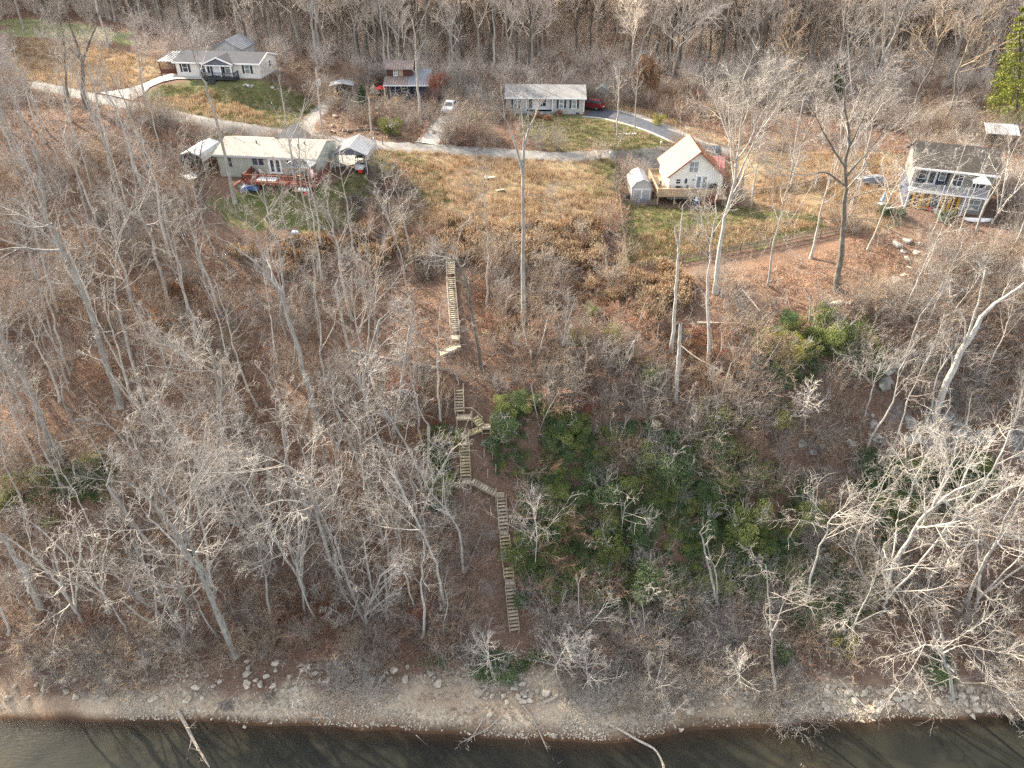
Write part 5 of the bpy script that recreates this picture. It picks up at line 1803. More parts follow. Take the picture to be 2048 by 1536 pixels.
t = thing('play_panel', 'mustard yellow board panel on short posts behind the tall dark tree', 'panel', pp, R(-10))
for k in range(5):
    MB().box(-.65 + .26 * k, -.40 + .26 * k, -.03, .03, .25, 2.0).build('board', 'mustard', t)
for s in (-.6, .6):
    MB().box(s - .05, s + .05, .032, .13, -.2, 1.9).build('post', 'old_wood', t)
pp = G(1743, 366)
t = thing('covered_boat', 'low boat under a grey cover on the grass left of the two storey house', 'boat', pp, R(6))
MB().add([(-2.0, -.8, .35), (1.6, -.8, .35), (2.5, 0, .5), (1.6, .8, .35), (-2.0, .8, .35), (-1.9, -.6, .95), (.9, -.5, 1.15), (1.9, 0, 1.0), (.9, .5, 1.15), (-1.9, .6, .95)],
         [(4, 3, 2, 1, 0), (0, 1, 6, 5), (1, 2, 7, 6), (2, 3, 8, 7), (3, 4, 9, 8), (4, 0, 5, 9), (5, 6, 7, 8, 9)]).build('cover', 'grey_cloth', t)
MB().box(-1.8, 1.6, -.5, .5, -.05, .34).build('hull', 'white_plastic', t)
# far right: pale car and white metal carport
pp = W(1998, 290, 121.0)
pp[2] = float(H(pp[0], pp[1]))
t = thing('carport', 'white metal carport behind the dark roof at the far right', 'carport', pp, R(-16), 'metal roofed carports')
cw, cl, ch = 5.0, 5.5, 2.3
rr_ = roof_x(MB(), -cw / 2, cw / 2, cl, ch, .9, .2, .07).build('roof', 'white_metal', t)
me = MB().bar((0, -.2, ch + .04), (0, cl / 2, ch + .98), .07, .05).mesh('roof_rib', 'white_metal')
for k in range(9):
    linkmesh('roof_rib', me, rr_, (-2.4 + k * .6, 0, 0))
for s in (-1, 1):
    for yy in (.1, cl - .1):
        MB().box(s * 2.35 - .05, s * 2.35 + .05, yy - .05, yy + .05, -.3, ch).build('post', 'white_metal', t)
car(pp + np.array([.9, 2.2, 0]), R(75), 'dark car parked under the white metal carport at the far right', 'dark_paint', 'sedan')
pp = W(1943, 296, 119.0)
pp[2] = float(H(pp[0], pp[1]))
car(pp, R(78), 'pale silver car showing above the ridge of the dark roof', 'white_car', 'sedan')

# ------------------------------------------------------------------ the stairs down the bluff
def flight(parent, a, c, width=1.05, wood='old_wood', step=.33, side=None, skip=()):
    """treads and two stringers from point a (top) to point c (bottom)"""
    a, c = Vector(a), Vector(c)
    run = Vector((c.x - a.x, c.y - a.y, 0))
    dirn = run.normalized()
    sidev = Vector((-dirn.y, dirn.x, 0))
    L = (c - a).length
    n = max(2, int(L / step))
    ang = math.atan2(dirn.y, dirn.x)
    me = MB().cbox((0, 0, 0), .29, width - .04, .05).mesh('tread', wood)
    for i in range(n):
        if i in skip:
            continue
        p = a.lerp(c, (i + .5) / n)
        o = linkmesh('tread', me, parent, p + Vector((random.uniform(-.01, .01), random.uniform(-.01, .01), random.uniform(-.012, .012))), (random.uniform(-.03, .03), random.uniform(-.03, .03), ang + random.uniform(-.03, .03)))
    for s in (-1, 1):
        off = sidev * s * (width / 2)
        MB().bar(a + off, c + off + Vector((0, 0, -.02)), .06, .26).build('stringer', wood, parent)

def landing(parent, c, ang, lx, ly, wood='old_wood', n=5):
    me = MB().box(-lx / 2, lx / 2, -ly / n / 2 + .012, ly / n / 2 - .012, -.03, .02).mesh('landing_board', wood)
    c = Vector(c)
    e = Vector((-math.sin(ang), math.cos(ang), 0))
    for i in range(n):
        linkmesh('landing_board', me, parent, c + e * (ly * ((i + .5) / n - .5)), (0, 0, ang + random.uniform(-.01, .01)))
    d = Vector((math.cos(ang), math.sin(ang), 0))
    MB().bar(c - d * lx / 2 - e * ly * .46 - Vector((0, 0, .12)), c + d * lx / 2 - e * ly * .46 - Vector((0, 0, .12)), .06, .16).build('joist', wood, parent)
    MB().bar(c - d * lx / 2 + e * ly * .46 - Vector((0, 0, .12)), c + d * lx / 2 + e * ly * .46 - Vector((0, 0, .12)), .06, .16).build('joist', wood, parent)

def post_down(parent, p, up=0.0, wood='old_wood', r=.05):
    p = Vector(p)
    zg = float(H(p.x, p.y))
    MB().box(p.x - r, p.x + r, p.y - r, p.y + r, zg - .3, p.z + up).build('post', wood, parent)

def handrail(parent, a, c, off, hgt=.9, n=4, wood='old_wood'):
    a, c = Vector(a), Vector(c)
    d = Vector((c.x - a.x, c.y - a.y, 0)).normalized()
    s = Vector((-d.y, d.x, 0)) * off
    MB().bar(a + s + Vector((0, 0, hgt)), c + s + Vector((0, 0, hgt)), .05, .1).build('handrail', wood, parent)
    for i in range(n + 1):
        p = a.lerp(c, i / n) + s
        zg = float(H(p.x, p.y))
        MB().box(p.x - .045, p.x + .045, p.y - .045, p.y + .045, min(zg - .2, p.z - .3), p.z + hgt).build('rail_post', wood, parent)

def stairs(label):
    return thing('wooden_stairs', label, 'stairs', (0, 0, 0), 0, 'flights of wooden stairs down the bluff')

t = stairs('topmost weathered stairs running straight down from the dry grass edge of the lawn')
p0, p1, p2, p3 = A(899, 470, .35), A(901.5, 548, .5), A(910, 662, .6), A(911, 670, .6)
flight(t, p0, p1, 1.08)
flight(t, p1 + np.array([0, -.5, -.15]), p2, 1.1)
handrail(t, p0, p1, .5, .9, 4)
handrail(t, p1, p2, .52, .5, 5)
handrail(t, p1, p2, -.52, .5, 5)
landing(t, p3 - np.array([0, .35, .1]), 0, 1.1, .9)
for s in (-.5, .5):
    post_down(t, p3 + np.array([s, -.7, 0]), .1)

t = stairs('short tilted flight of weathered stairs lying askew below the topmost stairs')
flight(t, A(913, 693, .55), A(880, 708, .25), 1.0, step=.3)
landing(t, A(916, 690, .55), .3, .5, 1.0, n=3)
post_down(t, A(917, 700, .4), .2)

t = stairs('middle stairs with railed landings turning right and back left above the green shrubs')
q0, q1 = A(918, 778, .5), A(919, 824, .9)
flight(t, q0, q1, 1.08)
handrail(t, q0, q1, .5, .75, 3)
handrail(t, q0, q1, -.5, .5, 3)
l1 = A(929, 833, 1.0)
landing(t, l1, 0, 1.75, .9, n=6)
for sx, sy in ((-.85, -.42), (.85, -.42), (.85, .42), (-.85, .42)):
    post_down(t, l1 + np.array([sx, sy, 0]), .95 if sx > 0 else .2)
MB().bar(l1 + np.array([-.05, .44, .9]), l1 + np.array([.87, .44, .9]), .05, .1).build('handrail', 'old_wood', t)
MB().bar(l1 + np.array([.85, -.42, .9]), l1 + np.array([-.3, -1.6, -1.6]), .05, .09).build('brace', 'old_wood', t)
l2 = A(973, 852, .9)
flight(t, l1 + np.array([1.1, .1, -.15]), l2 + np.array([-.6, 0, .1]), .85, 'old_wood_mossy')
landing(t, l2, 0, 1.05, .8, n=4)
for sx, sy in ((-.5, -.38), (.5, -.38), (.5, .38), (-.5, .38)):
    post_down(t, l2 + np.array([sx, sy, 0]), 1.05 if sy > 0 or sx > 0 else .1)
MB().bar(l1 + np.array([.87, .44, .9]), l2 + np.array([-.5, .38, 1.0]), .05, .1).build('handrail', 'old_wood', t)
MB().bar(l2 + np.array([-.5, -.38, -.75]), l2 + np.array([.5, -.38, -.75]), .05, .09).build('brace', 'old_wood', t)
q2, q3 = A(927.5, 868, .7), A(932, 953, .8)
flight(t, l2 + np.array([-.5, -.3, -.1]), q2 + np.array([.55, .1, .05]), .75, 'old_wood_mossy')
flight(t, q2, q3, 1.1, 'old_wood_mossy')
handrail(t, q2, q2 * .8 + q3 * .2, .52, .8, 1)
handrail(t, q2 * .3 + q3 * .7, q3, .52, .7, 2)
l3 = A(934, 959, .9)
landing(t, l3 - np.array([0, 0, .1]), 0, 1.0, .95, n=5)
for sx in (-.42, .42):
    pp = l3 + np.array([sx, -.5, 0])
    MB().box(pp[0] - .06, pp[0] + .06, pp[1] - .06, pp[1] + .06, float(H(pp[0], pp[1])) - 1.0, pp[2] + .2).build('post', 'old_wood', t)
MB().bar(l3 + np.array([-.55, -.58, -1.6]), l3 + np.array([.62, -.58, -1.6]), .05, .1).build('brace', 'old_wood', t)

t = stairs('side flight with rusty leaf covered treads joining the middle and lowest stairs')
l4 = A(1000, 989, .55)
flight(t, l3 + np.array([.55, -.1, -.1]), l4 + np.array([-.5, .1, .05]), .8, step=.3)
t2 = stairs('lowest long stairs of weathered open treads ending above the rocky shore')
landing(t2, l4, 0, 1.0, .7, n=4)
post_down(t2, l4 + np.array([-.5, -.3, 0]), .1)
post_down(t2, l4 + np.array([-.45, .35, 0]), .6)
e0, e1, e2, e3, e4, e5 = A(1003, 995, .5), A(1007, 1058, .5), A(1009, 1069, .5), A(1018, 1155, .5), A(1020, 1169, .5), A(1029, 1262, .35)
flight(t2, e0, e1, 1.02, step=.36)
landing(t2, A(1008, 1064, .5), 0, .95, .55, n=3)
flight(t2, e2, e3, 1.06, 'old_wood_mossy', step=.36, skip=(7, 8))
landing(t2, A(1019.5, 1163, .5), 0, .98, .6, n=3)
flight(t2, e4, e5, 1.08, step=.36)
handrail(t2, e0, e1, .5, .45, 3)
handrail(t2, e4, e4 * .4 + e5 * .6, .53, .35, 2)
for e in (e1, e3, e5):
    for s in (-.45, .45):
        post_down(t2, e + np.array([s, 0, 0]), 0)
for k, (u, v) in enumerate([(968, 915), (985, 918), (975, 955), (991, 950)]):
    p = A(u, v, 0)
    tag(MB().tube([p - np.array([0, 0, .3]), p + np.array([.05, .02, 1.2 + .3 * (k % 2)])], .06, 6).build('old_post', 'driftwood'), 'leaning grey post left from old stairs beside the mossy flight', 'post', 'posts left from old stairs')

# ------------------------------------------------------------------ fences
def picket_fence(px, label, hgt=1.2, gap=.155, pick=.075, world=None):
    pts = world if world is not None else [G(u, v) for u, v in px]
    pts = [np.asarray(p)[:2] for p in pts]
    t = thing('picket_fence', label, 'fence', (pts[0][0], pts[0][1], float(H(*pts[0]))), 0, 'wooden yard fences')
    o = np.array(t.location)
    me = MB().prism([(-pick / 2, .05), (pick / 2, .05), (pick / 2, hgt - .06), (0, hgt), (-pick / 2, hgt - .06)], -.012, .012, 'y').mesh('picket', 'fence_wood')
    pm = MB().box(-.05, .05, -.05, .05, -.35, hgt - .02).mesh('post', 'fence_wood')
    cnt, stuff = 0, MB()
    for a, c in zip(pts[:-1], pts[1:]):
        L = np.linalg.norm(c - a)
        d = (c - a) / L
        ang = math.atan2(d[1], d[0])
        nrm = np.array([-d[1], d[0]])
        n = int(L / gap)
        for i in range(n):
            p = a + d * (L * (i + .5) / n)
            z = float(H(*p))
            rot = (random.uniform(-.03, .03), random.uniform(-.05, .05), ang)
            if cnt < 300:
                linkmesh('picket', me, t, (p[0] - o[0], p[1] - o[1], z - o[2] + random.uniform(-.02, .02)), rot, (1, 1, random.uniform(.94, 1.04)))
            else:
                stuff.bar((p[0] - o[0], p[1] - o[1], z - o[2] + .05), (p[0] - o[0], p[1] - o[1], z - o[2] + hgt), pick, .024)
            cnt += 1
        m_ = max(1, round(L / 2.4))
        prev = None
        for i in range(m_ + 1):
            p = a + d * (L * i / m_) + nrm * .09
            z = float(H(*p))
            linkmesh('post', pm, t, (p[0] - o[0], p[1] - o[1], z - o[2]), (0, 0, ang))
            if prev is not None:
                for hh in (.3, .82):
                    r = MB().bar((prev[0] - o[0] - nrm[0] * .055, prev[1] - o[1] - nrm[1] * .055, prev[2] - o[2] + hh), (p[0] - o[0] - nrm[0] * .055, p[1] - o[1] - nrm[1] * .055, z - o[2] + hh), .04, .08)
                    r.build('rail', 'fence_wood', t)
            prev = (p[0], p[1], z)
    if stuff.v:
        s_ = stuff.build('pickets', 'fence_wood', t)
        s_['kind'] = 'stuff'
    return t
picket_fence([(1258, 544), (1330, 530), (1400, 517), (1480, 503), (1570, 487), (1640, 474), (1700, 462)], 'low weathered picket fence along the lower edge of the chalet yard')
picket_fence([(1238, 394), (1243, 440), (1249, 495), (1256, 544)], 'picket fence seen end on down the left side of the chalet yard')
picket_fence([(1244, 410), (1312, 411)], 'short grey picket fence run below the barn shaped shed', .95)
picket_fence([(1470, 392), (1540, 388), (1610, 376), (1660, 362)], 'distant picket fence behind the trees right of the chalet', 1.05, .2)

# ------------------------------------------------------------------ poles, posts and wires
def utility_pole(base, top, label, can=False, r=.15):
    p = G(*base)
    q_ = W(top[0], top[1], p[1])
    t = thing('utility_pole', label, 'pole', p, 0, 'utility poles')
    ax = q_ - p
    MB().tube([(0, 0, -.6), tuple(ax * .5), tuple(ax)], [r, r * .85, r * .7], 10).build('post', 'pole_wood', t)
    if can:
        c = ax * .80 + np.array([.33, -.1, 0])
        MB().lathe(c, [(.2, -.45), (.22, -.4), (.22, .4), (.18, .46)], 12).build('transformer', 'white_metal', t)
        MB().tube([c + np.array([0, 0, .46]), c + np.array([0, 0, .7])], .05, 6).build('insulator', 'terracotta', t)
    MB().tube([ax + np.array([0, 0, -.05]), ax + np.array([0, 0, .18])], .05, 6).build('insulator', 'terracotta', t)
    return p, q_
_, topA = utility_pole((644, 266), (632, 138), 'tall bare utility pole with a pale transformer can beside the gravel drive', True)
_, topB = utility_pole((744, 291), (738, 194), 'shorter utility pole at the lane edge right of the ribbed carport')
def wire(a, c, sag, label):
    a, c = np.asarray(a), np.asarray(c)
    pts = [a + (c - a) * s - np.array([0, 0, sag * 4 * s * (1 - s)]) for s in np.linspace(0, 1, 12)]
    o = MB().tube(pts, .02, 5).build('overhead_wire', 'wire')
    tag(o, label, 'wire')
wire(topB, W(702, 200, 126), .5, 'white cable sagging from the shorter pole towards the evergreen')
wire(topA, topB, 1.0, 'thin cable strung between the two utility poles')
for (u, v, hgt, lab, mt) in [(649, 287, 1.2, 'dark post in a tuft of weeds by the lane left of the ribbed carport', 'dead_log'), (748, 289, 1.1, 'pale short post just right of the shorter utility pole', 'white_paint'), (766, 290, 1.1, 'dark short post at the lane edge right of the pale post', 'dead_log')]:
    p = G(u, v)
    tag(MB().tube([p - np.array([0, 0, .3]), p + np.array([0, 0, hgt])], .08, 8).build('marker_post', mt), lab, 'post')
for (u, v, lab) in [(1219, 321, 'grey mailbox on a post beside the lane below the grass bank'), (1321, 299, 'mailbox on a post where the black drive nears the lane')]:
    p = G(u, v)
    t = thing('mailbox', lab, 'mailbox', p)
    MB().box(-.05, .05, -.05, .05, -.3, 1.05).build('post', 'old_wood', t)
    MB().prism([(-.13, 1.05), (.13, 1.05), (.13, 1.22), (.07, 1.31), (-.07, 1.31), (-.13, 1.22)], -.25, .25, 'y').build('box', 'grey_paint', t)

# ------------------------------------------------------------------ stones
def rock_mesh(seed, flat=.7, n=16, material='rock_pale'):
    g = np.random.default_rng(seed)
    p = norm(g.normal(size=(n, 3))) * g.uniform(.75, 1.0, (n, 1)) * np.array([1, g.uniform(.6, .95), flat * g.uniform(.7, 1.1)])
    bm = bmesh.new()
    for c in p:
        bm.verts.new(c)
    r = bmesh.ops.convex_hull(bm, input=bm.verts[:])
    bmesh.ops.delete(bm, geom=[e for e in r['geom_interior'] if isinstance(e, bmesh.types.BMVert)], context='VERTS')
    bmesh.ops.recalc_face_normals(bm, faces=bm.faces)
    me = bpy.data.meshes.new('rock')
    bm.to_mesh(me)
    bm.free()
    me.materials.append(M[material])
    return me
ROCKS = [rock_mesh(300 + i, .55 + .1 * (i % 4), 12 + i % 5) for i in range(10)]
GROCKS = [rock_mesh(330 + i, .6 + .1 * (i % 3), 15 + i % 4, 'rock_grey') for i in range(6)]
BROCKS = [rock_mesh(345 + i, .5, 13, 'rock_brown') for i in range(4)]
SLABS = [rock_mesh(350 + i, .32, 15) for i in range(3)]

def rock(px, size, label, me, group=None, sink=.3, name='rock', scale=None, rz=None):
    p = G(*px) if len(px) == 2 else np.asarray(px)
    o = linkmesh(name, me, None, p + np.array([0, 0, size * (.5 - sink)]), (random.uniform(-.3, .3), random.uniform(-.3, .3), rz if rz is not None else random.uniform(0, 6.28)), scale if scale else size)
    return tag(o, label, 'rock', group)

o = rock((1413, 1392), 1.0, 'largest flat pale slab tilted towards the water on the rocky shore', SLABS[0], scale=(1.9, 1.05, 1.0), rz=1.9, name='shore_slab', sink=.35)
o.rotation_euler = (-.55, .1, 1.95)
o = rock((1619, 1400), .8, 'pale squarish slab beside the red mud on the rocky shore', SLABS[1], scale=(1.2, .85, .9), rz=.4, name='shore_slab')
o.rotation_euler[0] = -.5
for u, v, s, lab in [(1922, 1406, .55, 'pale upright block above the right end of the rubble shore'), (1945, 1433, .5, 'pale block at the water edge on the right shore'), (1820, 1420, .55, 'tilted pale block left of the red mud at the right shore'), (1960, 1421, .5, 'rounded tan block at the lower edge of the right rubble'),
                     (1872, 1457, .3, 'small pale cube shaped stone in the water at right'), (1870, 1469, .32, 'flat pale stone standing in the water nearest the camera at right'), (490, 1454, .28, 'single pale stone lying in the shallows below the left beach'), (981, 1430, .5, 'pale upright stone in the middle of the pebble beach'),
                     (1093, 1387, .6, 'rounded pale boulder at the right end of the stone pile'), (1108, 1471, .45, 'pale stone at the water edge beside the forked branch'), (1567, 1441, .5, 'pale stone at the foot of the leaning vine'), (375, 1402, .6, 'pale tilted stone at the top of the drifting trunk on the left beach'),
                     (1236, 1386, .45, 'square pale stone left of the largest slab'), (1362, 1460, .4, 'pale stone half in the shallows below the largest slab')]:
    rock((u, v), s, lab, random.choice(ROCKS), sink=.25)

def shore_band(n, regions, smin, smax, label, group, meshes, g):
    out = []
    for _ in range(n):
        u0, v0, u1, v1 = g.choices([r[:4] for r in regions], [r[4] for r in regions])[0]
        s = smin + (smax - smin) * g.random() ** 1.5
        out.append((g.uniform(u0, u1), g.uniform(v0, v1), s))
    return out
g_r = random.Random(5)
reg = [(950, 1366, 1180, 1408, 60), (1290, 1372, 1420, 1425, 26), (1440, 1362, 1640, 1410, 36), (1640, 1370, 1800, 1425, 48), (1780, 1376, 2048, 1425, 95), (700, 1335, 820, 1375, 26), (490, 1320, 700, 1385, 36), (200, 1325, 480, 1400, 34), (0, 1360, 200, 1420, 14), (840, 1335, 900, 1370, 14), (1180, 1370, 1300, 1440, 16), (1980, 1420, 2048, 1450, 8)]
for u, v, s in shore_band(272, reg, .28, .72, '', '', ROCKS, g_r):
    if v > 1372 and u > 1400:
        lab, grp = 'pale angular stone in the rubble bank along the right shore', 'stones of the right rubble bank'
    elif u > 900:
        lab, grp = 'pale angular stone in the rubble pile at the middle of the shore', 'stones of the middle rubble'
    else:
        lab, grp = 'scattered pale stone on the brown beach at the left', 'stones of the left beach'
    rock((u, v), s, lab, random.choice(ROCKS), grp, .25)

def outcrop(px, label, blocks, spread, size, seed, material='rock_grey', stretch=1.0):
    """bedrock breaking out of the bluff: overlapping blocks, each a piece of its own"""
    p = G(*px)
    t = thing('rock_outcrop', label, 'rock', p, 0, None)
    g = random.Random(seed)
    for i in range(blocks):
        dx, dv = g.uniform(-1, 1) * spread[0], g.uniform(-1, 1) * spread[1]
        x, y = p[0] + dx, p[1] + dv
        z = float(H(x, y))
        s = size * g.uniform(.55, 1.25)
        me = g.choice(GROCKS if material == 'rock_grey' else ROCKS)
        linkmesh('block', me, t, (dx, dv, z - p[2] + s * .05), (g.uniform(-.5, .2), g.uniform(-.3, .3), g.uniform(0, 6.28)), (s * stretch, s * .9, s * 1.05))
    return t
outcrop((1780, 752), 'smooth grey rock face behind the small white tree on the bluff', 6, (1.7, .8), 1.35, 1)
outcrop((1870, 860), 'broad broken grey cliff above the dark green thicket at right', 16, (3.6, 1.2), 1.25, 2)
outcrop((1935, 872), 'streaked pale grey cliff end right of the broad broken cliff', 9, (2.6, 1.0), 1.1, 3)
outcrop((1752, 855), 'narrow upright grey rock rib on the bluff', 6, (.6, 1.0), .8, 4)
outcrop((1700, 895), 'white streaked rock wedge above the green shrubs on the bluff', 5, (1.0, .7), .85, 5)
outcrop((1630, 905), 'dark grey rock ledge left of the white streaked wedge', 6, (1.6, .8), .75, 6)
outcrop((1678, 606), 'pale layered ledge below the tall dark tree at the yard edge', 8, (1.6, .5), .8, 7, 'rock_pale')
outcrop((1745, 595), 'flat layered ledge at the right end of the brown leaf slope', 7, (1.5, .5), .7, 8, 'rock_pale')
outcrop((1690, 645), 'rough grey rocks under the yard edge ledge', 7, (1.3, .7), .8, 9)
outcrop((1560, 1120), 'mottled rock patch low on the bluff by the dead trunks', 6, (1.6, .9), .8, 10)
outcrop((1655, 1110), 'pale rock streak beside the white leaning tree', 5, (.8, .8), .7, 11)
outcrop((1400, 1240), 'small grey rock patch in brown leaves above the big slab', 5, (1.2, .6), .55, 12)
for k, (u, v) in enumerate([(1795, 492), (1815, 484), (1840, 490), (1806, 505), (1832, 508), (1812, 520), (1838, 524), (1820, 538), (1845, 545), (1808, 552), (1826, 560), (1790, 562)]):
    rock((u, v), random.uniform(.6, 1.0), 'grey boulder in the tumbled row down from the two storey house', random.choice(GROCKS + ROCKS[:2]), 'boulders in the tumbled row', .3, 'boulder')
for k, u in enumerate((1241, 1248, 1254, 1260, 1266, 1271)):
    rock((u, 270 - (k % 2)), .42, 'round white stone in the row by the thin trees on the front lawn', ROCKS[k], 'white stones on the front lawn', .2, 'edging_stone')
g_r = random.Random(9)
for k in range(34):
    u, v = g_r.uniform(660, 880), g_r.uniform(205, 268)
    rock((u, v), g_r.uniform(.35, .8), 'brown stone of the rough terraces below the brown cabin', g_r.choice(BROCKS), 'stones of the cabin terraces', .25, 'terrace_stone')
pc_ = G(388, 352)
for k in range(18):
    a = k / 18 * 6.283
    x, y = pc_[0] + 2.3 * math.cos(a), pc_[1] + 1.5 * math.sin(a)
    rock((x, y, float(H(x, y))), .26, 'stone in the ring round the bare fire circle by the sage house', ROCKS[k % 10], 'fire circle stones', .2, 'ring_stone')
for k, (u, v) in enumerate([(560, 176), (505, 171), (512, 172), (520, 173)]):
    rock((u - 15, v + 1), .5, 'grey stone stacked against the foot of the white house', GROCKS[k % 6], 'stones at the white house', .2, 'edging_stone')
for u, v, s, lab in [(978, 357, .9, 'low pale rock in the dry grass left of the tall dark tree'), (1000, 382, .8, 'flat pale rock in the dry grass below the lane')]:
    rock((u, v), s, lab, SLABS[2], scale=(s * 1.5, s, s * .8))

# ------------------------------------------------------------------ fallen wood
def log(px, r0, r1, label, material='dead_log', h=.15, seed=0, branches=0, name='fallen_log', stubs=True):
    pts = [A(u, v, h if not isinstance(h, (list, tuple)) else h[i]) for i, (u, v) in enumerate(px)]
    base = pts[0]
    pp = spline(np.array(pts) - base, max(4, 3 * len(pts)))
    t = thing(name, label, 'log', base)
    MB().tube(pp, list(np.linspace(r0, r1, len(pp))), 8).build('trunk', material, t)
    if branches:
        g = np.random.default_rng(seed)
        P, Rr = pp[None], np.linspace(r0, r1, len(pp))[None]
        p, d, r, tt, par = offshoots(P, Rr, branches, .25, 1, .8, .2, g)
        d[:, 2] = np.abs(d[:, 2]) * .5
        L = np.linalg.norm(pp[-1] - pp[0]) * .33 * g.uniform(.4, 1.1, len(tt))
        B, R1 = grow(p, norm(d), L, np.maximum(r * .5, .03), 6, .18, -.02, .35, g)
        p2, d2, r2, t2_, pr2 = offshoots(B, R1, 4, .3, 1, .7, .2, g)
        B2, R2 = grow(p2, d2, L[pr2] * .45 * g.uniform(.5, 1.2, len(t2_)), np.maximum(r2 * .6, .015), 4, .2, 0, .5, g)
        v_, q_ = join([tubes(B, R1, 5), tubes(B2, R2, 4)])
        linkmesh('branches', np_mesh('branches', v_, q_, material), t)
    return t
log([(355, 1420), (372, 1450), (392, 1490), (420, 1536)], .20, .12, 'bleached drifting trunk with short stubs running into the water at left', 'driftwood', [.3, .25, .2, .15], 3, 7)
log([(1045, 1410), (1068, 1442), (1097, 1505)], .10, .05, 'forked pale branch reaching down into the water from the middle beach', 'driftwood', .15, 4, 4)
log([(1232, 1455), (1275, 1480), (1310, 1500), (1328, 1534)], .12, .13, 'bent pale trunk lying half in the water right of the middle', 'driftwood', .18, 5, 2)
log([(1000, 1436), (970, 1460), (925, 1484)], .08, .03, 'tangled driftwood branch at the water edge in the middle', 'driftwood', .15, 6, 6)
log([(965, 1440), (950, 1465), (930, 1490)], .07, .03, 'second driftwood branch crossing the tangled one at the water edge', 'driftwood', .12, 16, 4)
log([(785, 1497), (808, 1498), (826, 1490)], .17, .10, 'short brown log lying in the dark water', 'dead_log', .08, 7)
log([(832, 1470), (858, 1494)], .05, .03, 'thin pale stick floating beside the brown log', 'driftwood', .06, 8)
log([(858, 1509), (884, 1515)], .05, .03, 'lowest thin pale stick in the dark water', 'driftwood', .06, 9)
log([(1086, 1404), (1105, 1398), (1118, 1388)], .17, .13, 'thick bent driftwood piece beside the round boulder', 'driftwood', .2, 10)
log([(955, 1390), (976, 1373)], .16, .12, 'thick pale log end at the left of the stone pile', 'driftwood', .2, 11)
log([(770, 1345), (735, 1400), (725, 1412)], .06, .04, 'slim white branch lying down the left beach slope', 'driftwood', .3, 12, 2)
log([(1678, 1358), (1712, 1395), (1742, 1425)], .09, .06, 'long pale pole leaning down the right rubble bank', 'driftwood', .4, 13)
log([(1783, 1500), (1795, 1535)], .06, .03, 'pale branch tip rising from the water below the drowned crown', 'driftwood', .1, 14, 2)
log([(1590, 1485), (1605, 1525)], .05, .03, 'pale twig standing in the water by the hanging vine', 'driftwood', .1, 15, 2)
log([(700, 703), (760, 715), (830, 727), (905, 742)], .26, .16, 'long fallen trunk lying across the slope left of the askew stairs', 'dead_log', .3, 21, 5)
log([(395, 690), (470, 640), (520, 600)], .14, .08, 'fallen trunk slanting up through the brush left of the forked tree', 'dead_log', 1.2, 22, 4)
log([(390, 1010), (460, 950), (508, 918)], .22, .14, 'thick fallen trunk in the left brush above the twin trunked tree', 'dead_log', .6, 23, 6)
log([(930, 1145), (950, 1100), (962, 1070)], .14, .08, 'split pale trunk leaning in the gully left of the lowest stairs', 'dead_log', .5, 24, 2)
log([(905, 1300), (925, 1220), (938, 1160)], .12, .06, 'long rotten pole down the gully below the split trunk', 'dead_log', .3, 25, 3)
log([(1050, 1020), (1075, 1060), (1105, 1110)], .12, .07, 'broken grey trunk right of the lowest stairs', 'dead_log', .4, 26, 3)
log([(1395, 645), (1450, 646), (1510, 647)], .13, .09, 'pale straight log lying level across the brown leaf slope', 'driftwood', .3, 27)
log([(1485, 580), (1502, 600), (1520, 622)], .13, .08, 'pale log of the brush pile on the brown leaf slope', 'driftwood', .3, 28, 2)
log([(1485, 582), (1470, 596), (1460, 608)], .12, .07, 'second log of the brush pile crossing the pale one', 'dead_log', .3, 29, 2)
log([(1478, 608), (1495, 615), (1508, 640)], .09, .05, 'thin branch heap below the brush pile', 'dead_log', .3, 30, 3)
log([(1360, 690), (1400, 720), (1450, 745)], .10, .06, 'slim pale trunk fallen across the shrubs below the broken snag', 'driftwood', .8, 31, 2)
log([(1175, 600), (1190, 620), (1180, 640)], .12, .08, 'dark rotting log among the dead weeds of the upper slope', 'dead_log', .3, 32, 3)
log([(1180, 645), (1205, 665)], .10, .07, 'grey rotting log end below the dark one', 'driftwood', .3, 33)
log([(1215, 460), (1240, 475)], .16, .1, 'log end by the fence in the dry weeds', 'dead_log', .2, 34, 3)
log([(1070, 610), (1110, 650), (1135, 672)], .09, .05, 'dark thin branch fallen right of the straight grey trunk', 'dead_log', .3, 35, 3)
log([(130, 615), (155, 650), (190, 690)], .12, .06, 'dark log on the leaf floor of the left wood', 'dead_log', .3, 36, 3)
log([(95, 890), (140, 880), (200, 865)], .10, .06, 'pale log lying across the leaves left of the fallen thick trunk', 'driftwood', .3, 37, 2)
log([(1700, 1020), (1720, 960), (1770, 880)], .15, .07, 'long bare trunk fallen down the bluff under the white crowned trees', 'dead_log', .7, 38, 3)
log([(1548, 1215), (1590, 1190), (1608, 1172)], .09, .05, 'crooked pale dead branch left of the white leaning tree', 'driftwood', .5, 39, 4)

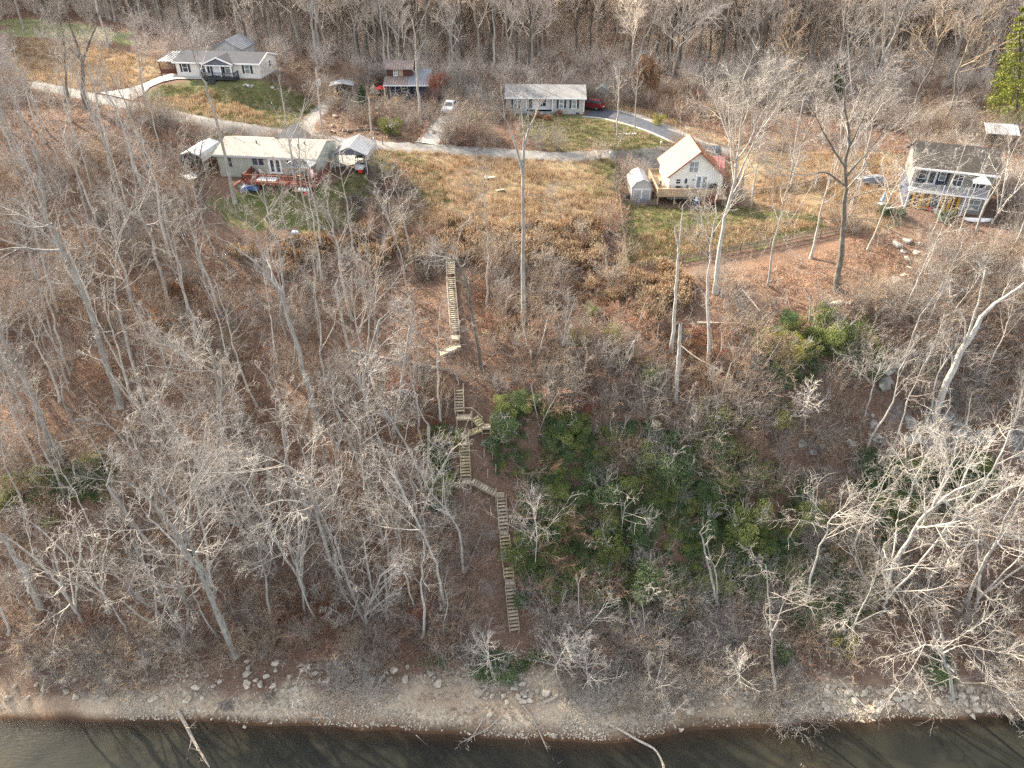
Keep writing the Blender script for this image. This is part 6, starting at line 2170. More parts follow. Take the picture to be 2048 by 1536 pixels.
log([(820, 232), (835, 236), (852, 233)], .2, .17, 'stacked brown log on the bank before the tall pale trunk', 'dead_log', .15, 41)
log([(800, 240), (822, 243), (838, 240)], .18, .15, 'lower brown log of the terrace below the porch', 'dead_log', .15, 42)
log([(690, 262), (740, 258), (780, 262)], .15, .12, 'long dark log edging the bare bank above the lane', 'dead_log', .15, 43)
log([(672, 222), (690, 212), (704, 202)], .12, .1, 'dark timber edging the right side of the gravel drive', 'dead_log', .12, 44)
def stump(px, label, seed, s=1.0):
    p = G(*px)
    t = thing('tree_stump', label, 'stump', p + np.array([0, 0, .05]), seed)
    MB().tube([(0, 0, -.2), (0, 0, .25), (.05, 0, .6 * s)], [.42 * s, .30 * s, .24 * s], 10).build('trunk', 'dead_log', t)
    g = random.Random(seed)
    for k in range(7):
        a = k / 7 * 6.283 + g.uniform(-.2, .2)
        L = s * g.uniform(.8, 1.5)
        MB().tube([(.2 * s * math.cos(a), .2 * s * math.sin(a), .22 * s), (.6 * L * math.cos(a), .6 * L * math.sin(a), .12), (L * math.cos(a + .2), L * math.sin(a + .2), -.12)], [.13 * s, .08 * s, .03], 6).build('root', 'dead_log', t)
stump((452, 1412), 'grey stump with spreading roots in the middle of the left beach', 1, 1.0)
stump((540, 1392), 'smaller bleached stump with roots right of the grey stump', 2, .8)

# ------------------------------------------------------------------ individual trees shaped after the photograph
PALE = dict(bark='bark_pale', twigs='twig_pale')
DARK = dict(bark='bark_dark', twigs='twig_brown')
BIG = dict(n1=15, n2=8, n3=5, n4=1)
MID = dict(n1=12, n2=7, n3=4, n4=1)
hero('bare_tree', 'large pale trunk in the left wood with long limbs sweeping out to the left edge', [([(242, 812), (205, 705), (163, 570), (120, 490), (98, 420), (62, 300), (40, 190)], .34, .05, .10), ([(128, 508), (80, 500), (30, 495), (-30, 505)], .16, .03, .3), ([(110, 450), (70, 455), (10, 440)], .13, .03, .3)], seed=1, t0=.35, l1=.22, a1=.7, **BIG)
hero('bare_tree', 'thick grey trunk leaving the left edge above the yellow sapling', [([(102, 905), (75, 812), (27, 720), (-25, 630)], .30, .12, .06)], seed=2, t0=.5, l1=.3, **MID)
hero('bare_tree', 'stout grey trunk at the lower left corner leaning out of the frame', [([(80, 1212), (40, 1130), (0, 1070), (-50, 990)], .33, .16, .06)], seed=3, t0=.6, l1=.3, **MID)
hero('bare_tree', 'twin trunked pale tree standing at the head of the left beach', [([(472, 1312), (440, 1240), (395, 1140), (350, 1060), (310, 1010), (215, 935)], .30, .05, .12), ([(464, 1295), (425, 1190), (372, 1070), (330, 985), (285, 940)], .22, .04, .10)], seed=4, t0=.45, l1=.30, a1=.85, **BIG)
hero('bare_tree', 'stout grey forked trunk in the centre of the left wood', [([(642, 842), (612, 760), (590, 680), (572, 610), (535, 550), (490, 505), (420, 465)], .38, .06, .06), ([(570, 605), (566, 560), (558, 510), (550, 430)], .17, .04, .05), ([(535, 550), (520, 490), (500, 420)], .12, .03, .05)], seed=5, t0=.4, l1=.25, a1=.75, **BIG)
hero('bare_tree', 'straight grey trunk with a high crown left of the forked tree', [([(415, 580), (395, 510), (378, 430), (362, 340)], .22, .06, .03)], seed=6, t0=.55, l1=.28, **MID)
hero('bare_tree', 'slim straight trunk high in the left wood below the lane', [([(180, 446), (165, 395), (150, 320), (143, 270)], .19, .05, .03)], seed=7, t0=.55, l1=.28, **MID)
hero('bare_tree', 'sinuous grey trunk winding up the left wood beside the large pale trunk', [([(292, 812), (267, 723), (240, 650), (232, 583), (234, 500), (248, 450), (262, 400)], .19, .04, .04)], seed=8, t0=.4, l1=.3, **MID)
hero('bare_tree', 'tall mottled trunk below the dirt fire circle in the left wood', [([(342, 628), (320, 543), (300, 470), (277, 425), (270, 360), (262, 270)], .24, .05, .03)], seed=9, t0=.45, l1=.3, **MID)
hero('bare_tree', 'leaning slender trunk between the large pale trunk and the left edge', [([(136, 765), (110, 693), (77, 567), (57, 500), (45, 440)], .15, .04, .04)], seed=10, t0=.5, l1=.3, **MID)
hero('bare_tree', 'slim trunk with a low split just left of the fallen trunk', [([(660, 815), (643, 720), (640, 640), (630, 560), (622, 480)], .13, .03, .04), ([(650, 705), (668, 650), (670, 610)], .08, .02, .04)], seed=11, t0=.4, l1=.26, **MID)
hero('bare_tree', 'slender leaning tree above the red brown shrub left of the stairs', [([(737, 850), (723, 717), (712, 640), (700, 560)], .15, .03, .04)], seed=12, t0=.45, l1=.3, **MID)
hero('bare_tree', 'light trunk rising through the red brown shrub', [([(764, 828), (756, 720), (748, 640), (738, 540), (730, 460)], .16, .03, .03)], seed=13, t0=.45, l1=.28, **MID)
hero('bare_tree', 'bent slender trunk rooted in the red brown brush nearest the middle stairs', [([(844, 895), (836, 820), (824, 760), (818, 700), (820, 640)], .11, .03, .04)], seed=14, t0=.4, l1=.28, **MID)
hero('bare_tree', 'pale slim tree right beside the askew flight of stairs', [([(883, 845), (874, 740), (877, 660), (880, 600)], .12, .03, .04)], seed=15, t0=.35, l1=.3, bark='bark_pale', twigs='twig_grey', **MID)
hero('bare_tree', 'grey leaning tree at the upper edge of the brush left of the topmost stairs', [([(828, 663), (813, 567), (795, 483), (778, 410), (765, 340)], .15, .03, .03)], seed=16, t0=.45, l1=.3, **MID)
hero('bare_tree', 'broad pale spreading tree with a wide crown in the lower left brush', [([(677, 1159), (650, 1079), (630, 1012), (617, 945), (600, 880)], .26, .05, .05), ([(634, 1020), (585, 1000), (530, 1010), (490, 1040)], .12, .03, .1), ([(622, 965), (570, 930), (510, 905)], .12, .03, .1), ([(632, 1015), (670, 990), (690, 1030)], .08, .02, .1)], seed=17, t0=.3, l1=.42, a1=.9, n1=22, n2=8, n3=5, n4=1, twigs='twig_pale')
hero('bare_tree', 'pale bending trunk with a long side limb right of the broad spreading tree', [([(888, 1209), (880, 1160), (863, 1112), (845, 1065), (828, 1030), (800, 972), (775, 930)], .17, .04, .06), ([(845, 1062), (800, 1058), (760, 1052)], .07, .02, .1)], seed=18, t0=.4, l1=.34, twigs='twig_pale', bark='bark_pale', **MID)
hero('bare_tree', 'pale leaning tree left of the gully beside the middle stairs', [([(927, 1142), (922, 1090), (913, 1052), (880, 1005), (850, 965), (835, 920)], .15, .03, .06)], seed=19, t0=.45, l1=.34, twigs='twig_pale', bark='bark_pale', **MID)
hero('bare_tree', 'straight trunk standing behind the broad spreading tree', [([(740, 1052), (727, 962), (717, 862), (710, 790)], .17, .04, .04)], seed=20, t0=.4, l1=.3, **MID)
hero('bare_tree', 'slim pale tree nearest the red brush by the lower shore slope', [([(830, 1227), (812, 1150), (800, 1085), (790, 1030)], .12, .03, .05)], seed=21, t0=.45, l1=.34, **MID)
hero('bare_tree', 'crooked pale stem at the foot of the broad spreading tree', [([(612, 1225), (600, 1170), (582, 1100), (560, 1029), (550, 980)], .13, .03, .05), ([(586, 1112), (560, 1112), (540, 1118)], .06, .02, .1)], seed=22, t0=.4, l1=.34, twigs='twig_pale', **MID)
hero('bare_tree', 'tall leaning tree with a drooping grey crown above the thick fallen trunk', [([(457, 1052), (443, 1010), (427, 972), (410, 915), (393, 870)], .17, .04, .07)], seed=23, t0=.45, l1=.45, a1=1.0, twigs='twig_pale', droop=.05, **BIG)
hero('bare_tree', 'grey tree with a mop of pale twigs left of the forked trunk', [([(475, 860), (462, 790), (430, 720), (405, 700)], .15, .04, .08)], seed=24, t0=.5, l1=.55, a1=1.0, twigs='twig_pale', droop=.03, **BIG)
# along the lane
hero('bare_tree', 'massive dark forked tree at the lane edge in the upper left', [([(170, 215), (165, 160), (160, 110), (138, 40), (120, -40)], .42, .08, .02, ), ([(163, 135), (178, 85), (195, 45), (205, -20)], .24, .05, .02), ([(161, 120), (130, 85), (95, 50)], .15, .04, .05)], seed=25, t0=.35, l1=.30, bark='bark_dark', twigs='twig_grey', **BIG)
hero('bare_tree', 'dark trunk just left of the massive forked tree by the lane', [([(134, 205), (131, 150), (128, 90), (112, 0)], .26, .06, .02)], seed=26, t0=.4, l1=.26, bark='bark_dark', twigs='twig_grey', **MID)
hero('bare_tree', 'tall grey tree at the lane edge below the pale concrete drive', [([(292, 224), (287, 180), (280, 137), (270, 70), (260, 0)], .24, .05, .02)], seed=27, t0=.4, l1=.25, **MID)
hero('bare_tree', 'tall leaning tree crossing in front of the white house', [([(470, 402), (448, 297), (417, 191), (400, 145), (386, 105), (372, 20)], .26, .05, .03), ([(404, 155), (395, 110), (402, 60)], .1, .03, .02)], seed=28, t0=.55, l1=.2, **MID)
hero('bare_tree', 'dark bent trunk in front of the fire circle below the arched carport', [([(410, 420), (402, 370), (396, 335), (375, 300), (350, 270), (335, 220)], .22, .05, .02), ([(396, 340), (402, 300), (410, 250)], .12, .03, .02)], seed=29, t0=.4, l1=.25, bark='bark_dark', twigs='twig_grey', **MID)
hero('bare_tree', 'grey double tree rising in front of the red brown deck', [([(592, 380), (585, 330), (578, 285), (573, 256), (566, 200), (560, 165)], .20, .05, .02), ([(579, 290), (600, 240), (612, 190)], .09, .03, .02)], seed=30, t0=.5, l1=.26, **MID)
hero('bare_tree', 'tall thin tree with a lichen grey trunk before the gazebo', [([(622, 470), (612, 420), (601, 361), (598, 285), (594, 240)], .17, .04, .02), ([(602, 372), (599, 330), (590, 290)], .09, .03, .01)], seed=31, t0=.5, l1=.26, **MID)
hero('bare_tree', 'sprawling twiggy tree on the lawn before the left end of the deck', [([(545, 470), (535, 425), (528, 390), (520, 350)], .14, .04, .03), ([(532, 412), (515, 385), (500, 360)], .07, .02, .03), ([(536, 430), (555, 400), (566, 380)], .07, .02, .03)], seed=32, t0=.2, l1=.36, a1=.9, **BIG)
hero('bare_tree', 'straight grey tree with a wide y shaped crown in the middle of the slope', [([(1047, 645), (1046, 560), (1045, 480), (1045, 330), (1052, 270), (1075, 220), (1095, 180)], .30, .05, .02), ([(1045, 345), (1030, 285), (1005, 230), (975, 195)], .16, .03, .02), ([(1045, 335), (1048, 270), (1040, 200)], .12, .03, .02), ([(1045, 400), (1062, 390), (1080, 395)], .06, .02, .02)], seed=33, t0=.55, l1=.17, a1=.7, bark='bark_grey', twigs='twig_grey', n1=20, n2=7, n3=5, n4=2)
hero('bare_tree', 'dark ivy clad trunk curving up to the left beside the topmost stairs', [([(962, 736), (953, 680), (945, 630), (936, 580), (925, 545), (905, 515), (870, 500)], .22, .06, .10)], seed=34, t0=.75, l1=.3, bark='bark_dark', twigs='twig_grey', **MID)
hero('bare_tree', 'slender grey tree between the topmost stairs and the straight grey tree', [([(975, 620), (975, 540), (975, 470), (968, 380), (960, 310)], .15, .03, .02)], seed=35, t0=.5, l1=.24, **MID)
hero('bare_tree', 'thin dark tree beside the gravel apron at the lane', [([(1231, 374), (1233, 310), (1235, 250), (1237, 190)], .11, .02, .0)], seed=36, t0=.35, l1=.16, bark='bark_dark', twigs='twig_grey', **MID)
hero('bare_tree', 'pale thin tree at the left end of the white stone row on the lawn', [([(1234, 271), (1236, 220), (1238, 170), (1240, 130)], .16, .03, .0)], seed=37, t0=.4, l1=.22, bark='bark_pale', twigs='twig_pale', **MID)
hero('bare_tree', 'thin grey tree at the right end of the white stone row on the lawn', [([(1269, 268), (1271, 220), (1274, 160), (1276, 110)], .14, .03, .0)], seed=38, t0=.45, l1=.22, **MID)
hero('bare_tree', 'tall pale trunk on the bank in front of the brown cabin', [([(841, 252), (838, 200), (834, 150), (830, 80), (824, 20)], .26, .06, .0)], seed=39, t0=.5, l1=.24, bark='bark_pale', twigs='twig_grey', **MID)
# around the chalet
hero('dead_tree', 'pale barkless snag with a split top below the chalet fence', [([(1343, 700), (1350, 620), (1353, 560), (1356, 490), (1347, 440)], .24, .08, .02), ([(1355, 500), (1363, 450), (1366, 405)], .13, .05, .02)], seed=40, t0=.5, l1=.12, n1=5, n2=3, n3=2, n4=0, **PALE)
hero('dead_tree', 'broken topped pale snag standing right of the split snag', [([(1352, 800), (1355, 740), (1359, 690), (1362, 637)], .27, .17, .02)], seed=41, n1=0, **PALE)
hero('bare_tree', 'slim pale tree right of the two snags with a bushy light crown', [([(1418, 722), (1416, 640), (1416, 560), (1424, 480), (1430, 420), (1436, 370)], .20, .04, .02)], seed=42, t0=.5, l1=.24, a1=.85, **PALE, **BIG)
hero('bare_tree', 'large pale tree with a tall broom shaped crown before the red roofed carport', [([(1431, 585), (1438, 510), (1448, 440), (1466, 380), (1478, 310), (1482, 220), (1490, 100)], .33, .05, .02), ([(1468, 375), (1490, 320), (1525, 250), (1550, 190)], .15, .03, .02), ([(1474, 340), (1460, 280), (1440, 200)], .14, .03, .02), ([(1478, 310), (1508, 260), (1522, 150)], .12, .03, .02)], seed=43, t0=.35, l1=.26, a1=.65, **PALE, n1=40, n2=9, n3=6, n4=2)
hero('bare_tree', 'slender leaning grey tree on the brown leaf slope right of the brush pile', [([(1535, 572), (1545, 500), (1560, 440), (1577, 370), (1592, 310)], .16, .03, .02)], seed=44, t0=.45, l1=.28, **MID)
hero('bare_tree', 'pale leaning tree standing at the picket fence', [([(1622, 516), (1634, 460), (1648, 400), (1664, 340), (1676, 290)], .2, .03, .02)], seed=45, t0=.45, l1=.28, bark='bark_pale', twigs='twig_grey', **MID)
hero('bare_tree', 'tallest dark spreading tree at the yard edge right of the picket fence', [([(1675, 580), (1683, 490), (1689, 410), (1691, 345), (1697, 270), (1690, 190), (1680, 110)], .40, .05, .02), ([(1690, 352), (1725, 315), (1765, 265), (1790, 215)], .16, .03, .03), ([(1690, 365), (1650, 345), (1610, 350), (1570, 340)], .15, .03, .03), ([(1691, 340), (1650, 270), (1610, 190)], .16, .03, .02), ([(1696, 300), (1730, 230), (1760, 150)], .15, .03, .02), ([(1689, 400), (1735, 385), (1790, 380)], .1, .02, .04)], seed=46, t0=.35, l1=.30, a1=.75, bark='bark_dark', twigs='twig_grey', n1=42, n2=9, n3=6, n4=2)
hero('bare_tree', 'grey tree behind the chalet yard fence with a twiggy crown', [([(1503, 412), (1510, 360), (1518, 310), (1525, 250)], .19, .04, .01)], seed=47, t0=.4, l1=.32, **MID)
hero('bare_tree', 'grey tree beside the left corner of the two storey house', [([(1735, 500), (1760, 440), (1782, 390), (1808, 345), (1850, 300)], .14, .03, .03)], seed=48, t0=.3, l1=.36, a1=.85, twigs='twig_pale', **BIG)
# the right bluff
hero('bare_tree', 'massive leaning tree with a mossy broken elbow on the right bluff', [([(1865, 842), (1895, 765), (1925, 700), (1955, 650), (1975, 622), (2005, 598), (2040, 575), (2080, 530)], .42, .08, .06), ([(1900, 755), (1905, 720), (1896, 690)], .14, .06, .0), ([(1935, 685), (1930, 640), (1905, 610), (1900, 590)], .12, .04, .05), ([(1928, 695), (1960, 590), (1975, 520)], .16, .03, .02)], seed=49, t0=.5, l1=.2, bark='bark_pale', twigs='twig_pale', **BIG)
hero('bare_tree', 'small white tree with a starry crown before the smooth rock face', [([(1730, 830), (1742, 790), (1750, 760), (1765, 720)], .10, .03, .05)], seed=50, t0=.5, l1=.6, a1=.9, n1=14, n2=7, n3=4, n4=2, **PALE)
hero('bare_tree', 'white leaning tree on the bluff with a pale feathery top', [([(1608, 1212), (1622, 1160), (1640, 1100), (1655, 1055), (1680, 1020), (1720, 985)], .14, .03, .10)], seed=51, t0=.5, l1=.32, a1=.8, n1=15, n2=7, n3=4, n4=2, **PALE)
hero('bare_tree', 'grooved grey trunk under a wide pale crown at the right', [([(1768, 1160), (1795, 1115), (1822, 1070), (1860, 1020), (1920, 975), (2000, 945)], .30, .05, .10), ([(1822, 1070), (1850, 1040), (1840, 1000)], .12, .03, .1), ([(1885, 1000), (1920, 1030), (1960, 1050)], .1, .02, .15), ([(1860, 1020), (1895, 960), (1925, 910)], .1, .02, .08)], seed=52, t0=.4, l1=.4, a1=.9, n1=26, n2=8, n3=6, n4=2, **PALE)
hero('bare_tree', 'tall pale tree leaning over the right edge above the rubble shore', [([(1932, 1208), (1955, 1150), (1985, 1095), (2020, 1030), (2060, 960)], .24, .05, .10), ([(1985, 1095), (1960, 1080), (1925, 1100)], .1, .03, .1), ([(2000, 1065), (2040, 1080), (2080, 1090)], .1, .02, .15)], seed=53, t0=.3, l1=.4, a1=.9, n1=22, n2=8, n3=6, n4=2, **PALE)
hero('bare_tree', 'dark thick trunk leaning right in the thicket above the white tree', [([(1742, 1070), (1765, 1020), (1790, 975), (1812, 930), (1815, 880)], .26, .06, .08)], seed=54, t0=.7, l1=.35, a1=1.0, bark='bark_dark', twigs='twig_pale', **MID)
hero('bare_tree', 'white fan crowned tree low on the right bank seen from above', [([(1905, 1392), (1895, 1340), (1884, 1300), (1882, 1255)], .18, .05, .18), ([(1884, 1300), (1850, 1290), (1820, 1310)], .09, .02, .25), ([(1884, 1310), (1925, 1290), (1955, 1300)], .09, .02, .25), ([(1890, 1330), (1915, 1350), (1930, 1375)], .08, .02, .2)], seed=55, t0=.3, l1=.5, a1=1.0, n1=22, n2=8, n3=6, n4=2, **PALE)
hero('bare_tree', 'vine hung grey trunk dropping straight down to the right shore', [([(1553, 1402), (1545, 1330), (1540, 1250), (1535, 1180), (1530, 1110)], .13, .04, .10), ([(1541, 1270), (1560, 1230), (1568, 1190)], .09, .03, .1)], seed=56, t0=.5, l1=.25, bark='bark_grey', twigs='twig_grey', **MID)
hero('dead_tree', 'leaning double stemmed dead trunk in the middle of the thicket', [([(1440, 1225), (1425, 1165), (1412, 1110), (1396, 1055)], .13, .06, .08), ([(1436, 1205), (1432, 1150), (1410, 1080)], .09, .04, .08)], seed=57, t0=.5, l1=.18, n1=8, n2=4, n3=3, n4=0)
hero('dead_tree', 'little bone white dead sapling against the green shrubs', [([(1240, 1075), (1246, 1040), (1250, 1010), (1256, 985)], .07, .02, .10)], seed=58, t0=.15, l1=.5, a1=1.15, n1=12, n2=4, n3=3, n4=0, up=.0, **PALE)
hero('bare_tree', 'sapling with a pale whorled crown right of the lowest stairs', [([(1070, 1135), (1072, 1095), (1073, 1055), (1068, 1030)], .06, .02, .12)], seed=59, t0=.4, l1=.5, a1=1.1, n1=14, n2=6, n3=3, n4=0, up=.0, **PALE)
for k, (u, v, hh, lab) in enumerate([(975, 1335, 5.6, 'starry pale small tree just left of the foot of the lowest stairs'), (1104, 1348, 5.6, 'starry pale small tree right of the foot of the lowest stairs'), (1160, 1280, 5.0, 'little pale tree with curling twigs above the pink crowned tree'), (1178, 1392, 6.2, 'pink crowned small tree at the middle of the rubble shore'),
                                    (1478, 1375, 5.2, 'pale small tree with a radiating crown right of the largest slab'), (1680, 1275, 5.4, 'pale twiggy tree over the golden shrub on the lower right bank'), (1300, 1390, 4.2, 'low tangled pale tree left of the largest slab'), (1330, 1450, 3.6, 'thin pale twigs hanging over the water below the largest slab'),
                                    (1285, 1300, 4.6, 'grey tangled small tree on the lower bank between the slab and the stairs'), (1610, 860, 5.5, 'pink grey round crowned small tree left of the white streaked wedge'), (700, 1250, 5.0, 'grey small tree with curling twigs below the broad spreading tree'), (585, 1420, 3.6, 'grey drooping shrub tree overhanging the left shallows')]):
    q0 = G(u, v)
    place_tree((('starry', k % 2) if k in (0, 1, 3, 4, 9) else ('spread', k % 3) if k not in (10, 8) else ('small', k % 2)), q0, lab, h=hh * 1.3, rz=k * 1.3, lean=(0.0, .22), name='small_tree')
# crowns fallen into the lake
hero('fallen_tree', 'drowned grey tree crown lying in the shallows below the right rubble', [([(1680, 1372), (1715, 1400), (1745, 1430), (1765, 1462), (1752, 1500), (1735, 1525)], .12, .05, -.0), ([(1752, 1445), (1800, 1452), (1850, 1480), (1870, 1500)], .08, .02, 0.0)], seed=60, t0=.45, l1=.34, a1=.9, n1=22, n2=7, n3=5, n4=2, up=.03)
hero('fallen_tree', 'small drowned grey crown at the edge of the left shallows', [([(620, 1405), (592, 1430), (570, 1452), (562, 1480)], .07, .02, .0)], seed=61, t0=.35, l1=.4, a1=.8, n1=14, n2=6, n3=4, n4=0, up=.02)
hero('fallen_tree', 'dead leaning branch fan trailing from the vine hung trunk into the water', [([(1550, 1395), (1556, 1440), (1560, 1480), (1557, 1530)], .08, .03, .0), ([(1575, 1385), (1600, 1425), (1635, 1458)], .06, .02, .0), ([(1556, 1440), (1540, 1480), (1520, 1510)], .04, .015, .0)], seed=62, t0=.3, l1=.25, a1=.7, n1=12, n2=4, n3=3, n4=0, up=.02)

# evergreens and leafy shrubs
def leaf_quads(c, r, n, size, g, flat=.8, shell=.5):
    d = norm(g.normal(size=(n, 3)))
    rad = (shell + (1 - shell) * g.random(n)) ** .7
    p = c + d * rad[:, None] * np.array(r)
    nn = norm(d * .6 + g.normal(size=(n, 3)) * .7)
    a = norm(np.cross(nn, g.normal(size=(n, 3))))
    b_ = np.cross(nn, a)
    s = size * g.uniform(.6, 1.4, (n, 1))
    return np.stack([p - a * s, p + b_ * s * .45, p + a * s, p - b_ * s * .45], 1)

def bush_mesh(name, seed, n, size, mat_, blobs=9, w=1.0, h=1.0):
    g = np.random.default_rng(seed)
    Q = []
    for i in range(blobs):
        a = g.uniform(0, 6.28)
        rr = g.uniform(0, .62) * w
        c = np.array([rr * math.cos(a), rr * math.sin(a), g.uniform(.25, .85) * h])
        Q.append(leaf_quads(c, (.36 * w * g.uniform(.7, 1.2),) * 2 + (.28 * h * g.uniform(.7, 1.2),), n // blobs, size, g))
    V = np.concatenate(Q).reshape(-1, 3)
    return np_mesh(name, V, np.arange(len(V)).reshape(-1, 4), mat_, smooth=False)

def stems_mesh(name, seed, n, h, mat_, w=.5, r=.02):
    g = np.random.default_rng(seed)
    P0 = np.zeros((n, 3)) + g.normal(size=(n, 3)) * np.array([.12, .12, 0]) * w * 2
    D0 = norm(np.stack([g.normal(size=n) * w, g.normal(size=n) * w, np.ones(n)], -1))
    B, R1 = grow(P0, D0, np.full(n, h) * g.uniform(.6, 1.1, n), np.full(n, r), 6, .12, .04, .3, g)
    p, d, rr, tt, par = offshoots(B, R1, 6, .3, 1, .6, .2, g)
    B2, R2 = grow(p, d, h * .4 * g.uniform(.5, 1.2, len(tt)), np.full(len(tt), r * .45), 4, .18, .02, .5, g)
    p, d, rr, tt, par = offshoots(B2, R2, 3, .2, 1, .7, .2, g)
    B3, R3 = grow(p, d, h * .2 * g.uniform(.5, 1.2, len(tt)), np.full(len(tt), r * .35), 3, .18, .0, .6, g)
    return np_mesh(name, *join([tubes(B, R1, 4), tubes(B2, R2, 3), tubes(B3, R3, 3)]), mat_)

BUSH = {k: [bush_mesh('foliage', 400 + 10 * i + s, 6500, .028, m_, 14) for s in range(2)] for i, (k, m_) in enumerate([('green', 'leaf_green'), ('olive', 'leaf_olive'), ('yellow', 'leaf_yellow'), ('brown', 'leaf_brown'), ('red', 'leaf_red')])}
BSTEM = [stems_mesh('stems', 470 + s, 8, .95, 'bark_grey', .45, .025) for s in range(2)]

